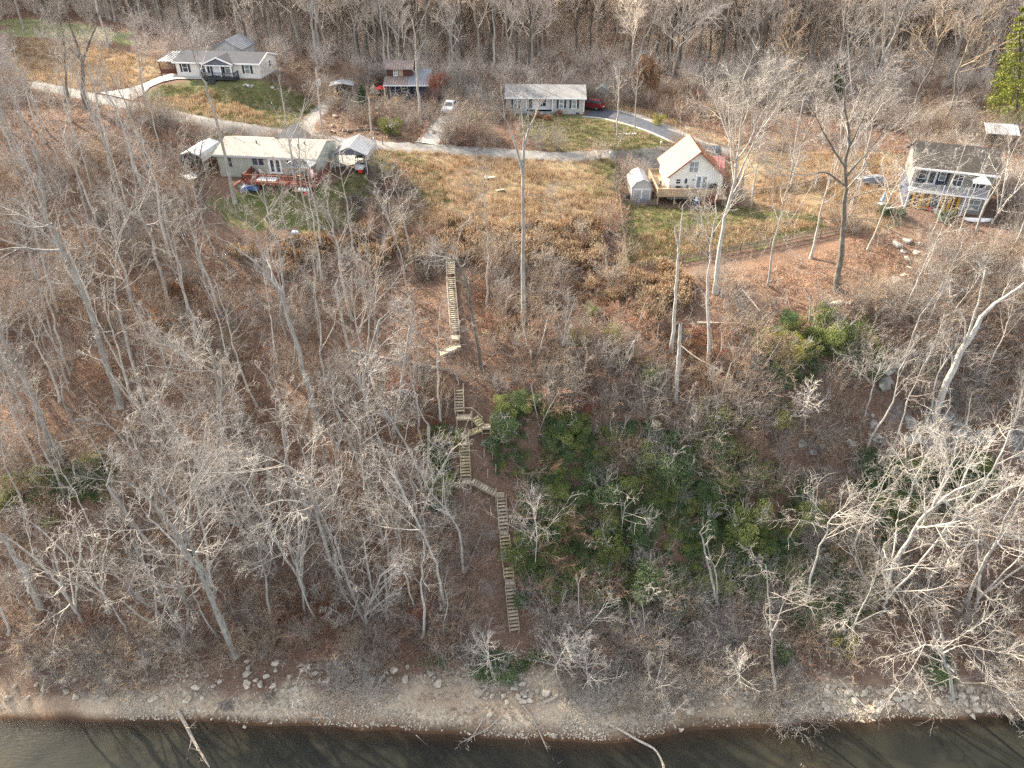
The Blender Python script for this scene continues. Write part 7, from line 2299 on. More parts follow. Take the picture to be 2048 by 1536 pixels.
def shrub(px, w, h, kind, label, k, group=None, name='leafy_shrub'):
    p = G(*px)
    t = thing(name, label, 'shrub', p - np.array([0, 0, .1]), random.uniform(0, 6.28), group)
    t.scale = (w * 1.2, w * 1.2, h * 1.35)
    linkmesh('foliage', BUSH[kind][k % 2], t)
    linkmesh('stems', BSTEM[k % 2], t)
    return t
for k, (u, v, w, h, kd, lab) in enumerate([
    (1205, 1010, 2.9, 3.0, 'green', 'blue green leafy shrub left of the bone white sapling'), (1480, 1085, 2.5, 4.2, 'olive', 'tall bright green shrub right of the thicket middle'), (1412, 1075, 1.9, 2.8, 'green', 'dark green shrub beside the leaning double dead trunk'),
    (1205, 1105, 2.1, 3.0, 'olive', 'yellow green shrub below the blue green one'), (1285, 1100, 2.0, 3.6, 'green', 'green shrub right of the bone white sapling'), (1290, 1190, 3.1, 3.4, 'green', 'widest grey green shrub in the lower thicket'), (1340, 960, 2.9, 3.0, 'green', 'dull green shrub at the top of the thicket'),
    (1420, 930, 2.0, 2.6, 'green', 'deep green shrub at the right top of the thicket'), (1300, 925, 2.3, 2.4, 'olive', 'olive shrub above the thicket below the dead brush'), (1300, 765, 1.7, 1.9, 'olive', 'light green shrub below the yellow leafed spray left of the snags'), (1660, 700, 2.6, 2.8, 'olive', 'large yellow green shrub below the yard edge ledge'),
    (1580, 725, 2.2, 2.4, 'yellow', 'yellow shrub left of the large yellow green one'), (1640, 650, 1.7, 2.2, 'olive', 'green sapling shrub directly under the yard edge'), (1700, 730, 2.2, 2.0, 'green', 'dark green shrub at the foot of the yard edge rocks'), (1545, 690, 1.4, 1.6, 'yellow', 'small yellow shrub near the level pale log'),
    (1730, 700, 1.3, 1.5, 'yellow', 'yellow tipped shrub right of the dark green one'), (1745, 950, 2.8, 2.4, 'green', 'mid green shrub below the white streaked wedge'), (1900, 960, 3.4, 2.2, 'green', 'dark green thicket shrub under the grey cliff'), (1610, 1065, 1.9, 3.4, 'olive', 'column shaped yellow green shrub on the bluff'),
    (1600, 1010, 1.8, 2.2, 'green', 'green shrub above the column shaped one'), (1010, 870, 2.0, 2.0, 'green', 'green shrub right of the middle landing'), (985, 900, 1.4, 1.4, 'green', 'dark shrub under the small right landing'), (1020, 830, 1.5, 1.6, 'olive', 'pale green shrub uphill of the small right landing'),
    (905, 890, 1.5, 1.6, 'yellow', 'bright green shrub left of the middle stairs'), (885, 985, 1.8, 2.0, 'olive', 'olive shrub left of the tall support posts'), (1030, 1120, 2.0, 1.6, 'olive', 'green and gold shrub spilling over the lowest stairs'), (1065, 1095, 1.6, 2.0, 'green', 'grey green shrub right of the lowest stairs'),
    (1040, 1210, 1.3, 1.4, 'green', 'small green shrub by the foot of the lowest stairs'), (1010, 1350, 1.8, 1.0, 'green', 'low dark shrub at the top of the middle rubble pile'), (870, 1325, 1.6, 1.2, 'green', 'low green shrub at the shore left of the gully'), (1560, 1330, 1.0, 2.4, 'green', 'ivy green shrub wrapped round the vine hung trunk'),
    (1680, 1305, 1.4, 2.2, 'yellow', 'golden shrub under the pale twiggy tree on the lower right bank'), (1880, 1350, 2.2, 1.2, 'green', 'dark green shrub under the white fan crowned tree'), (1690, 1210, 1.6, 1.5, 'green', 'green shrub below the grooved grey trunk'), (1560, 845, 1.9, 1.8, 'yellow', 'yellow green shrub below the slim pale tree'),
    (1420, 850, 2.2, 2.2, 'yellow', 'yellow and green shrub at the foot of the slim pale tree'), (1480, 850, 1.4, 1.4, 'yellow', 'small golden shrub right of the yellow and green one'), (1185, 632, 1.1, 1.2, 'olive', 'pale green shrub among the rotting logs'), (1225, 680, 1.2, 1.4, 'yellow', 'yellow green shrub below the rotting logs'), (1155, 690, 1.4, 1.5, 'yellow', 'pale yellow shrub left of the rotting logs'),
    (1105, 775, .8, .8, 'yellow', 'tiny lemon yellow bush alone in the brown brush'), (1265, 725, .9, 1.4, 'yellow', 'yellow leafed spray left of the snags'), (104, 1048, .9, .9, 'yellow', 'lone lemon yellow sapling in the left wood'), (803, 852, .5, .5, 'yellow', 'tiny yellow bush below the red brown shrub'),
    (1178, 835, .9, 1.8, 'red', 'bright red leafed sapling in the middle of the slope'), (815, 790, 2.6, 2.0, 'red', 'wide red brown shrub left of the middle stairs'), (850, 1225, 2.0, 1.6, 'red', 'red twiggy shrub near the gully at the lower slope'), (560, 570, 1.3, 1.6, 'red', 'rusty red shrub beside the forked grey trunk'),
    (185, 965, 1.6, 1.2, 'green', 'dark green ground shrub in the left brush'), (352, 600, 2.0, 2.2, 'brown', 'tan leafed young oak in the left wood'), (325, 655, 1.2, 1.4, 'brown', 'second tan leafed oak sapling lower in the left wood'), (880, 200, 2.4, 3.6, 'red', 'tall rusty oak behind the grey wing of the brown cabin'),
    (1290, 200, 3.2, 6.0, 'brown', 'dark rusty leafed tree behind the black drive'), (782, 268, 2.0, 1.9, 'yellow', 'yellow green shrub on the bank below the brown cabin'), (905, 262, 1.4, 1.6, 'green', 'dark shrub right of the concrete slab drive'), (948, 262, 1.5, 2.4, 'green', 'dark green shrub in the brush left of the grey house lawn'),
    (1318, 250, 1.2, 1.4, 'yellow', 'round yellow green bush along the black drive verge'), (1770, 430, 1.3, 1.2, 'green', 'green shrub below the light blue umbrella'), (1888, 445, 1.3, 1.3, 'green', 'dark round shrub in front of the yellow doors'), (1800, 432, 1.0, .9, 'green', 'low dark shrub left of the dark round one'),
    (1118, 232, .9, .9, 'brown', 'brown shrub at the foot of the grey house'), (1075, 236, 1.3, .9, 'brown', 'withered flower bed shrub before the grey house porch'), (1095, 240, 1.2, .8, 'brown', 'second withered shrub in the bed before the grey house'), (650, 292, .9, .6, 'green', 'tuft of dark weeds at the dark lane post')]):
    shrub((u, v), w, h, kd, lab, k)

def conifer(key, seed, h, w, mat_, levels=13):
    g = np.random.default_rng(seed)
    tv = tubes(wobble(h, .2, seed)[None], np.linspace(.02 * h, .02, 5)[None], 7)
    Q = []
    for i in range(levels):
        f = i / (levels - 1)
        z = h * (.18 + .8 * f)
        L = w * (1 - f) ** .75 + .15
        nb = int(5 + 4 * (1 - f))
        for k in range(nb):
            a = k / nb * 6.283 + g.uniform(0, 1)
            for s in np.linspace(.35, 1, 4):
                c = np.array([math.cos(a) * L * s, math.sin(a) * L * s, z + .12 * L * s + g.normal() * .1])
                Q.append(leaf_quads(c, (.28 * L * .7 + .12,) * 2 + (.16 * L + .08,), 22, .16, g, shell=.1))
    V = np.concatenate(Q).reshape(-1, 3)
    PROTO[key] = ((np_mesh(str(key) + '_trunk', *tv, 'bark_dark'), np_mesh(str(key) + '_crown', V, np.arange(len(V)).reshape(-1, 4), mat_, smooth=False)), h)
conifer(('pine', 0), 500, 16, 3.4, 'needle_gold')
conifer(('pine', 1), 501, 10, 1.9, 'needle')
conifer(('magnolia', 0), 502, 5, 1.3, 'leaf_green', 8)
tree_at(('pine', 0), (2035, 262), (2046, 10), 'tall golden green pine at the right edge of the far wood', name='pine_tree', tilt=0)
tree_at(('pine', 0), (2010, 225), (2010, 105), 'smaller golden pine beside the tall pine at the right edge', name='pine_tree', tilt=0)
tree_at(('pine', 1), (1668, 205), (1676, 125), 'lone small green pine in the far wood above the broom crowned tree', name='pine_tree', tilt=0)
tree_at(('pine', 1), (1495, 60), (1505, -40), 'dark green pine cut by the top edge of the picture', name='pine_tree', tilt=0)
tree_at(('pine', 1), (726, 232), (722, 168), 'dark glossy evergreen in the bank before the brown cabin', name='evergreen_tree', tilt=0, girth=1.3)

# ------------------------------------------------------------------ the woods, tree by tree
taken = []
def clear_of(u, v, x, y):
    """keep random trees off houses, lanes, lawns and stairs"""
    for poly in KEEP_OUT:
        if inside(poly, np.array([u]), np.array([v]))[0]:
            return False
    return all((x - a) ** 2 + (y - c) ** 2 > dd for a, c, dd in taken)
KEEP_OUT = [np.array(p, float) for p in [
    [(850, 440), (960, 440), (1010, 900), (1100, 1340), (960, 1340), (890, 1120), (850, 900)],
    [(300, 235), (420, 235), (760, 275), (1230, 290), (1440, 290), (1440, 420), (1250, 550), (1170, 440), (900, 450), (620, 480), (380, 420), (340, 340)],
    [(100, 160), (340, 90), (560, 90), (640, 180), (640, 290), (400, 270), (180, 215)],
    [(640, 165), (960, 165), (960, 320), (640, 320)],
    [(980, 170), (1230, 170), (1460, 290), (1460, 330), (980, 320)],
    [(1240, 380), (1690, 380), (1690, 470), (1250, 560)],
    [(1440, 545), (1660, 480), (1830, 400), (1830, 560), (1690, 610), (1450, 600)],
    [(1700, 300), (2048, 300), (2048, 440), (1800, 440), (1700, 440)]]]
LANDMARKS = [(163, 600, 'large pale trunk with left sweeping limbs'), (60, 760, 'thick trunk leaving the left edge'), (40, 1140, 'stout trunk at the lower left corner'), (400, 1170, 'twin trunked pale tree above the beach'), (600, 720, 'stout forked trunk of the left wood'),
    (385, 470, 'straight trunk left of the forked one'), (160, 380, 'slim straight trunk below the lane'), (238, 600, 'sinuous trunk of the left wood'), (300, 470, 'mottled trunk below the fire circle'), (95, 640, 'leaning slender trunk at the left'), (645, 690, 'slim split trunk beside the fallen trunk'),
    (720, 740, 'slender leaning tree by the red brown shrub'), (755, 690, 'light trunk in the red brown shrub'), (830, 790, 'bent slender trunk by the middle stairs'), (877, 720, 'pale slim tree at the askew flight'), (805, 540, 'grey leaning tree left of the topmost stairs'), (640, 1050, 'broad spreading tree'),
    (850, 1090, 'pale bending trunk with the long limb'), (915, 1070, 'pale leaning tree by the gully'), (725, 950, 'straight trunk behind the broad spreading tree'), (812, 1140, 'slim pale tree near the red brush'), (585, 1110, 'crooked pale stem'), (430, 970, 'drooping crowned tree'), (450, 780, 'mop headed pale tree'),
    (450, 955, 'thick fallen trunk in the left brush'), (790, 722, 'long fallen trunk'), (455, 650, 'slanting fallen trunk'), (900, 1240, 'rotten pole in the gully'), (104, 1048, 'lone lemon yellow sapling'), (352, 600, 'tan leafed young oak'), (185, 965, 'dark green ground shrub'), (850, 1225, 'red twiggy shrub'), (560, 570, 'rusty red shrub'),
    (452, 1412, 'grey stump on the beach'), (388, 352, 'bare fire circle'), (592, 470, 'pale blue barrel'), (895, 700, 'askew flight of stairs'), (905, 600, 'topmost stairs'), (930, 910, 'middle stairs'), (1015, 1120, 'lowest stairs'), (885, 985, 'olive shrub by the support posts'), (700, 1250, 'small tree with curling twigs'),
    (1930, 690, 'massive mossy leaning tree'), (1660, 1080, 'white leaning tree'), (1820, 1080, 'grooved grey trunk'), (1980, 1100, 'pale tree over the right edge'), (1780, 990, 'dark trunk in the thicket'), (1895, 1320, 'white fan crowned tree'), (1750, 760, 'small white starry tree'), (1870, 860, 'broad broken grey cliff'), (1935, 872, 'streaked pale cliff end'),
    (1780, 752, 'smooth grey rock face'), (1900, 960, 'dark green thicket under the cliff'), (1680, 1260, 'golden shrub on the lower right bank'), (1820, 520, 'tumbled boulder row'), (1888, 445, 'dark round shrub by the yellow doors'), (1980, 460, 'right end of the two storey house'), (1690, 1210, 'green shrub below the grooved trunk'),
    (1178, 835, 'bright red leafed sapling'), (1105, 775, 'tiny lemon yellow bush'), (1225, 680, 'yellow green shrub below the rotting logs'), (1155, 690, 'pale yellow shrub'), (1350, 560, 'split pale snag'), (1357, 720, 'broken topped snag'), (1416, 600, 'slim pale tree right of the snags'), (1300, 765, 'light green shrub under the yellow spray'),
    (1580, 725, 'yellow shrub on the slope'), (1450, 646, 'level pale log'), (1045, 560, 'straight tree with the y shaped crown'), (955, 660, 'ivy clad dark trunk'), (1340, 960, 'dull green shrub atop the thicket'), (1420, 850, 'yellow and green shrub'), (1560, 845, 'yellow green shrub on the slope'), (1610, 860, 'pink grey round crowned tree'),
    (1466, 400, 'large broom crowned tree'), (1565, 440, 'slender leaning tree on the leaves'), (1640, 430, 'pale leaning tree at the fence'), (1688, 450, 'tallest dark spreading tree'), (1510, 360, 'twiggy tree behind the chalet yard'), (1418, 312, 'red roofed carport'), (1675, 391, 'yellow board panel'),
    (795, 150, 'brown cabin'), (686, 172, 'grey fabric canopy'), (749, 175, 'cream tent'), (901, 210, 'white pickup'), (1085, 190, 'grey house'), (1195, 205, 'garden shed'), (1290, 190, 'dark rusty leafed tree'), (1668, 160, 'lone small green pine'), (1495, 20, 'pine at the top edge'), (2020, 160, 'golden pines'), (400, 108, 'metal shed behind the white house'),
    (450, 120, 'white house'), (170, 120, 'massive dark forked tree'), (280, 130, 'tall tree at the lane edge'), (840, 120, 'tall pale trunk before the cabin'), (880, 190, 'tall rusty oak'), (1980, 285, 'far white carport'), (545, 130, 'right gable of the white house'), (350, 120, 'left carport of the white house'), (640, 140, 'transformer pole')]
KIND_WORDS = {'tall': 'tall bare tree', 'pole': 'slim bare tree', 'spread': 'pale spreading tree', 'small': 'low bushy bare tree', 'smallred': 'reddish bare sapling', 'fork': 'forked bare tree', 'dark': 'dark bare tree'}
used_labels = set()
def own_label(key, u, v, shared):
    best = sorted(((u - a) ** 2 + (v - c) ** 2, a, c, w) for a, c, w in LANDMARKS)
    for d2, a, c, w in best[:7]:
        d = math.sqrt(d2)
        if d > 190:
            break
        dx, dy = u - a, v - c
        near = 'just ' if d < 75 else ''
        k = (near + ('left of' if dx < 0 else 'right of')) if abs(dx) > abs(dy) else (near + ('above' if dy < 0 else 'below'))
        side = k.replace('just ', '')
        if (side, w) in used_labels:
            continue
        used_labels.add((side, w))
        return '%s %s the %s' % (KIND_WORDS[key], k, w)
    return shared
TREES_LEFT = 300 - sum(1 for o in COL.objects if o.get('category') == 'tree')
def scatter_trees(n, region, keys, label, group, hr, mind, name='bare_tree', seed=0, lean=.10):
    g = random.Random(seed)
    cnt = tries = 0
    poly = np.array(region, float)
    u0, v0 = poly.min(0)
    u1, v1 = poly.max(0)
    while cnt < n and tries < n * 60:
        tries += 1
        u, v = g.uniform(u0, u1), g.uniform(v0, v1)
        if not inside(poly, np.array([u]), np.array([v]))[0]:
            continue
        p = G(u, v)
        if p[1] > 330 or not clear_of(u, v, p[0], p[1]):
            continue
        taken.append((p[0], p[1], mind))
        ky = g.choice(keys)
        place_tree(ky, p, own_label(ky[0], u, v, label), group=group, h=g.uniform(*hr), rz=g.uniform(0, 6.28), lean=(g.uniform(-.06, .06), g.uniform(0, lean)), name=name)
        cnt += 1
    return cnt
T = [('tall', 0), ('tall', 1), ('tall', 2), ('fork', 0), ('fork', 1)]
Pl = [('pole', 0), ('pole', 1), ('pole', 2)]
Dk = [('dark', 0), ('dark', 1)]
tot = 0
tot += scatter_trees(58, [(0, 260), (330, 330), (480, 460), (860, 520), (880, 900), (700, 900), (0, 900)], T[:3] + Pl * 2 + [('small', 0)], 'bare grey tree in the wooded slope left of the stairs', 'bare trees of the left slope', (12, 18), 7, seed=1)
tot += scatter_trees(58, [(0, 880), (880, 880), (930, 1290), (0, 1290)], Pl * 2 + [('spread', 0), ('spread', 1), ('small', 0), ('small', 1), ('tall', 0), ('tall', 1)], 'bare grey tree in the lower left brush above the beach', 'bare trees of the lower left brush', (9, 16), 6, seed=2)
tot += scatter_trees(32, [(1780, 440), (2048, 440), (2048, 1330), (1700, 1330), (1690, 900), (1800, 700)], Pl * 2 + [('spread', 0), ('fork', 0), ('tall', 1)], 'bare tree in the tangle on the right bluff', 'bare trees of the right bluff', (9, 16), 6, seed=3)
tot += scatter_trees(20, [(1060, 660), (1640, 660), (1560, 900), (1060, 900)], [('small', 0), ('small', 1), ('smallred', 0), ('pole', 0)], 'thin bare sapling in the brown brush of the middle slope', 'saplings of the middle slope', (3.5, 6.5), 5, name='sapling', seed=4)
tot += scatter_trees(10, [(1440, 400), (1700, 330), (1700, 440), (1560, 450)], Pl + [('small', 0)], 'bare tree among the trunks right of the chalet', 'bare trees right of the chalet', (7, 13), 5, seed=5)
tot += scatter_trees(14, [(0, 225), (140, 225), (330, 290), (340, 400), (0, 420)], T[:3] + Pl + [('small', 0)], 'bare tree in the brush below the lane at the upper left', 'bare trees below the upper left lane', (9, 15), 7, seed=9)
KEEP_OUT_FAR = KEEP_OUT
far_n = max(0, TREES_LEFT - tot)
tot2 = scatter_trees(int(far_n * .45), [(560, 60), (1000, 60), (1000, 168), (900, 185), (640, 165), (560, 150)], T + Dk, 'bare tree in the wood behind the brown cabin', 'bare trees behind the brown cabin', (15, 22), 6, seed=6, lean=0)
tot2 += scatter_trees(int(far_n * .35), [(1000, 90), (1240, 100), (1460, 240), (1800, 270), (2048, 250), (2048, 90)], T + Dk * 2, 'bare tree in the wood behind the black drive', 'bare trees behind the black drive', (15, 22), 6, seed=7, lean=0)
tot2 += scatter_trees(far_n - tot2, [(0, 40), (560, 40), (560, 92), (330, 90), (240, 110), (0, 70)], T + Dk, 'bare tree in the wood behind the white house', 'bare trees behind the white house', (15, 22), 6, seed=8, lean=0)
print('TREES', TREES_LEFT, tot, tot2)

# ------------------------------------------------------------------ masses nobody could count: one object each, scattered with geometry nodes
def scatter(name, pts, protos, scale, seed, kind='stuff', tilt=.0, zs=None):
    """instances of small meshes on points (rotation, size and choice are stored on the points)"""
    pts = np.asarray(pts, np.float32)
    n = len(pts)
    g = np.random.default_rng(seed)
    me = bpy.data.meshes.new(name)
    me.vertices.add(n)
    me.vertices.foreach_set('co', pts.ravel())
    a = me.attributes.new('turn', 'FLOAT_VECTOR', 'POINT')
    rot = np.stack([g.normal(size=n) * tilt, g.normal(size=n) * tilt, g.uniform(0, 6.283, n)], -1).astype(np.float32)
    a.data.foreach_set('vector', rot.ravel())
    a = me.attributes.new('size', 'FLOAT', 'POINT')
    a.data.foreach_set('value', g.uniform(scale[0], scale[1], n).astype(np.float32))
    a = me.attributes.new('pick', 'INT', 'POINT')
    a.data.foreach_set('value', g.integers(0, len(protos), n).astype(np.int32))
    coll = bpy.data.collections.new(name + '_kinds')
    for i, pm in enumerate(protos):
        coll.objects.link(bpy.data.objects.new('%s_%02d' % (name, i), pm))
    ng = bpy.data.node_groups.new(name + '_scatter', 'GeometryNodeTree')
    ng.interface.new_socket('Geometry', in_out='INPUT', socket_type='NodeSocketGeometry')
    ng.interface.new_socket('Geometry', in_out='OUTPUT', socket_type='NodeSocketGeometry')
    N = ng.nodes
    gi, go = N.new('NodeGroupInput'), N.new('NodeGroupOutput')
    ip, ci = N.new('GeometryNodeInstanceOnPoints'), N.new('GeometryNodeCollectionInfo')
    ci.inputs['Collection'].default_value = coll
    ci.inputs['Separate Children'].default_value = True
    ci.inputs['Reset Children'].default_value = True
    ip.inputs['Pick Instance'].default_value = True
    def nat(nm, dt):
        x = N.new('GeometryNodeInputNamedAttribute')
        x.data_type = dt
        x.inputs['Name'].default_value = nm
        return x.outputs['Attribute']
    e2r = N.new('FunctionNodeEulerToRotation')
    L = ng.links.new
    L(gi.outputs[0], ip.inputs['Points'])
    L(ci.outputs[0], ip.inputs['Instance'])
    L(nat('pick', 'INT'), ip.inputs['Instance Index'])
    L(nat('turn', 'FLOAT_VECTOR'), e2r.inputs[0])
    L(e2r.outputs[0], ip.inputs['Rotation'])
    L(nat('size', 'FLOAT'), ip.inputs['Scale'])
    L(ip.outputs[0], go.inputs[0])
    o = bpy.data.objects.new(name, me)
    COL.objects.link(o)
    md = o.modifiers.new('scatter', 'NODES')
    md.node_group = ng
    o['kind'] = kind
    return o

POLY_W = {}
def world_polys(polys):
    return [ground_poly(p) for p in polys]

def sample(n, x0, x1, y0, y1, accept, seed, dz=0.0):
    g = np.random.default_rng(seed)
    out = []
    tot_ = 0
    for _ in range(60):
        x, y = g.uniform(x0, x1, n), g.uniform(y0, y1, n)
        k = accept(x, y, g)
        if k.any():
            out.append(np.stack([x[k], y[k], H(x[k], y[k]) + dz], -1))
            tot_ += int(k.sum())
        if tot_ >= n:
            break
    return np.concatenate(out)[:n]

def in_view(x, y, margin=60, z=None):
    z = H(x, y) if z is None else z
    u, v, d = project(np.stack([x, y, z], -1))
    return (u > -margin) & (u < 2048 + margin) & (v > -500) & (v < 1536 + margin) & (d > 5)

HARD = world_polys([[(640, 340), (668, 290), (735, 290), (726, 336), (690, 340)], [(195, 190), (265, 204), (305, 178), (357, 161), (412, 161), (412, 150), (340, 146), (262, 176)], [(838, 292), (868, 292), (915, 232), (888, 230)],
    [(1160, 216), (1180, 212), (1290, 232), (1420, 284), (1460, 300), (1440, 312), (1350, 288), (1230, 246), (1160, 236)], [(1245, 315), (1290, 315), (1285, 365), (1305, 388), (1420, 400), (1420, 330), (1290, 330)],
    [(55, 160), (110, 170), (205, 190), (330, 218), (430, 238), (520, 253), (600, 264), (740, 281), (900, 292), (1150, 304), (1425, 304), (1425, 322), (1150, 322), (900, 307), (740, 299), (600, 283), (430, 257), (330, 237), (205, 208), (110, 186), (55, 176)],
    [(595, 280), (612, 240), (650, 195), (680, 190), (640, 235), (632, 280)]])
HOUSE = []
for o_, th_, w_, d_ in ((O_WHITE, T_WHITE, 14.7, 7.5), (O_GREEN, T_GREEN, 15.5, 8), (O_CENTER, T_CENTER, 14, 7.6), (O_BROWN, T_BROWN, 8.2, 7), (O_CHALET, T_CHALET, 7.8, 7.6), (O_RIGHT, T_RIGHT, 12, 9)):
    fr_ = {14.7: -3.3, 15.5: -9.5, 12: -9.0}.get(w_, -3.3)
    HOUSE.append(np.array([wpoint(o_, th_, a, c)[:2] for a, c in ((-1, fr_), (w_ + 1, fr_), (w_ + 1, d_ + .5), (-1, d_ + .5))]))
STAIR = world_polys([[(880, 462), (922, 462), (930, 720), (930, 745), (862, 745), (868, 700), (892, 680)], [(898, 770), (935, 770), (1000, 835), (1005, 900), (960, 930), (1030, 975), (1060, 1320), (1005, 1320), (985, 1060), (905, 1040), (900, 870)], [(1245, 540), (1400, 510), (1680, 455), (1700, 492), (1410, 552), (1262, 588)]])
def hard(x, y):
    k = np.zeros(x.shape, bool)
    for p in HARD + HOUSE + STAIR:
        k |= inside(p, x, y)
    return k
PL_W = world_polys([[(640, 470), (780, 480), (900, 470), (1000, 455), (1170, 455), (1235, 470), (1245, 560), (1120, 545), (1010, 530), (940, 500), (800, 520), (660, 520)], [(1230, 560), (1340, 560), (1350, 640), (1230, 610)], [(470, 480), (640, 480), (700, 520), (560, 540)]])
GC_W = world_polys([[(960, 830), (1060, 800), (1180, 860), (1420, 860), (1540, 930), (1640, 980), (1960, 900), (2000, 960), (1800, 1080), (1640, 1240), (1480, 1180), (1360, 1260), (1150, 1200), (1040, 1170), (1010, 1000)], [(840, 860), (920, 860), (920, 1020), (850, 1020)], [(1480, 640), (1740, 660), (1760, 760), (1560, 780)], [(960, 1310), (1100, 1310), (1100, 1360), (960, 1360)], [(1560, 1230), (1760, 1100), (1780, 1200), (1640, 1290)], [(0, 960), (230, 920), (230, 1000), (0, 1020)]])
GRASSW, DRYW, DIRTW, ORANGEW = world_polys(P_GRASS), world_polys(P_DRY), world_polys(P_DIRT), world_polys(P_ORANGE)
def anyin(ps, x, y):
    k = np.zeros(x.shape, bool)
    for p in ps:
        k |= inside(p, x, y)
    return k

# far wood
FAR = []
for i in range(5):
    st = [(wobble(17 + i, .5, 600 + i), .22, .05)] if i % 2 == 0 else forked(18, 8, 2.5, 610 + i, .24)
    tr, cr = tree_geo(st, 620 + i, n1=17, n2=8, n3=6, n4=2, t0=.26, l1=.30, a1=.74, up=.07, twig=.021)
    V, Q = join([tr, cr])
    idx = np.concatenate([np.zeros(len(tr[1]), int), np.ones(len(cr[1]), int)])
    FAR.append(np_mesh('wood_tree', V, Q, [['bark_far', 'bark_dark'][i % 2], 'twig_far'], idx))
FIELDW = world_polys(P_FIELD)
def acc_far(x, y, g):
    u, v, d = project(np.stack([x, y, H(x, y)], -1))
    edge = 154 + 8 * vnoise(x, y, 12, 77)
    k = in_view(x, y, 150) & (y > edge) & ~anyin(DRYW + FIELDW + HARD + HOUSE, x, y)
    return k & (g.random(x.shape) < np.clip(1.25 - (y - 150) / 420, .25, 1))
scatter('far_wood', sample(4300, -300, 300, 146, 480, acc_far, 11, -.3), FAR, (.9, 1.4), 12, tilt=.05)
# undergrowth of the woods: thin many-stemmed brush
BR = [stems_mesh('brush', 640 + i, 10, 1.9 + .25 * i, ['twig_brown', 'twig_grey', 'twig_red', 'twig_brown', 'twig_grey'][i], .5, .019) for i in range(5)]
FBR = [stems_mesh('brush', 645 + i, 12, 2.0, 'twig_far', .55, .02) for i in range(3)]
def acc_brush(x, y, g):
    n = vnoise(x, y, 7, 31) * .6 + vnoise(x, y, 2.5, 32) * .4
    k = in_view(x, y) & (y > 45.5) & ~anyin(GRASSW + DRYW + ORANGEW, x, y) & (~anyin(PL_W, x, y) | (g.random(x.shape) < .2)) & ~hard(x, y)
    dirt = anyin(DIRTW, x, y)
    k &= ~anyin(GC_W, x, y) | (g.random(x.shape) < .75)
    k &= (x > -4) | (y < 50) | (y > 108) | (g.random(x.shape) < .5)
    return k & (g.random(x.shape) < np.clip((n - .38) * 3.4, 0, 1)) & (~dirt | (g.random(x.shape) < .55))
pts = sample(4600, -100, 90, 45, 150, acc_brush, 33, -.05)
scatter('undergrowth', pts, BR, (.35, 1.5), 34, tilt=.18)
pts = sample(5500, -190, 190, 148, 300, lambda x, y, g: in_view(x, y) & ~anyin(DRYW + FIELDW, x, y) & ~hard(x, y), 35, -.1)
scatter('far_undergrowth', pts, FBR, (.7, 1.8), 36, tilt=.1)
# pale twiggy brush leaning over the rubble shore, and dark brambles beside the lawn
SB = [stems_mesh('shore_brush', 656 + i, 14, 2.3, ['twig_pale', 'twig_grey', 'twig_brown'][i], .6, .016) for i in range(3)]
SB_W = world_polys([[(1100, 1240), (1480, 1260), (1440, 1420), (1240, 1450), (1130, 1400)], [(1940, 1320), (2048, 1290), (2048, 1440), (1980, 1425)], [(0, 1290), (330, 1290), (300, 1400), (0, 1390)], [(640, 1330), (760, 1330), (760, 1400), (660, 1420)], [(1500, 1330), (1620, 1330), (1600, 1450), (1520, 1450)]])
scatter('shore_brush', sample(420, -50, 55, 38, 60, lambda x, y, g: anyin(SB_W, x, y), 45, -.05), SB, (.4, 1.2), 46, tilt=.35)
BM = [stems_mesh('bramble', 659 + i, 16, 1.3, ['twig_dark', 'twig_red', 'twig_dark'][i], .8, .013) for i in range(3)]
BM_W = world_polys([[(690, 420), (760, 350), (830, 370), (850, 440), (760, 470)], [(830, 520), (900, 500), (890, 560), (820, 570)]])
scatter('brambles', sample(170, -40, 10, 70, 110, lambda x, y, g: anyin(BM_W, x, y) & ~hard(x, y), 47, -.05), BM, (.6, 1.3), 48, tilt=.3)
# russet brush that has kept its dead leaves
RUS = [bush_mesh('russet', 650 + i, 260, .05, m_, 7) for i, m_ in enumerate(['leaf_brown', 'dry_grass', 'leaf_brown', 'leaf_red'])]
RUS_W = world_polys([[(940, 520), (1240, 540), (1340, 560), (1420, 640), (1480, 760), (1380, 900), (1160, 860), (1060, 760), (960, 660)], [(700, 740), (880, 740), (900, 880), (740, 900)], [(300, 560), (420, 560), (420, 680), (310, 680)], [(480, 1180), (900, 1160), (900, 1280), (480, 1290)], [(1120, 1190), (1480, 1190), (1480, 1330), (1120, 1330)], [(1780, 640), (1940, 640), (1960, 860), (1820, 840)]])
def acc_rus(x, y, g):
    n = vnoise(x, y, 3.5, 37) * .65 + vnoise(x, y, 1.3, 38) * .35
    return anyin(RUS_W, x, y) & ~hard(x, y) & (g.random(x.shape) < np.clip((n - .36) * 3.2, 0, 1))
scatter('russet_brush', sample(1500, -60, 70, 45, 100, acc_rus, 39, -.1), RUS, (.45, 1.15), 40, tilt=.2)
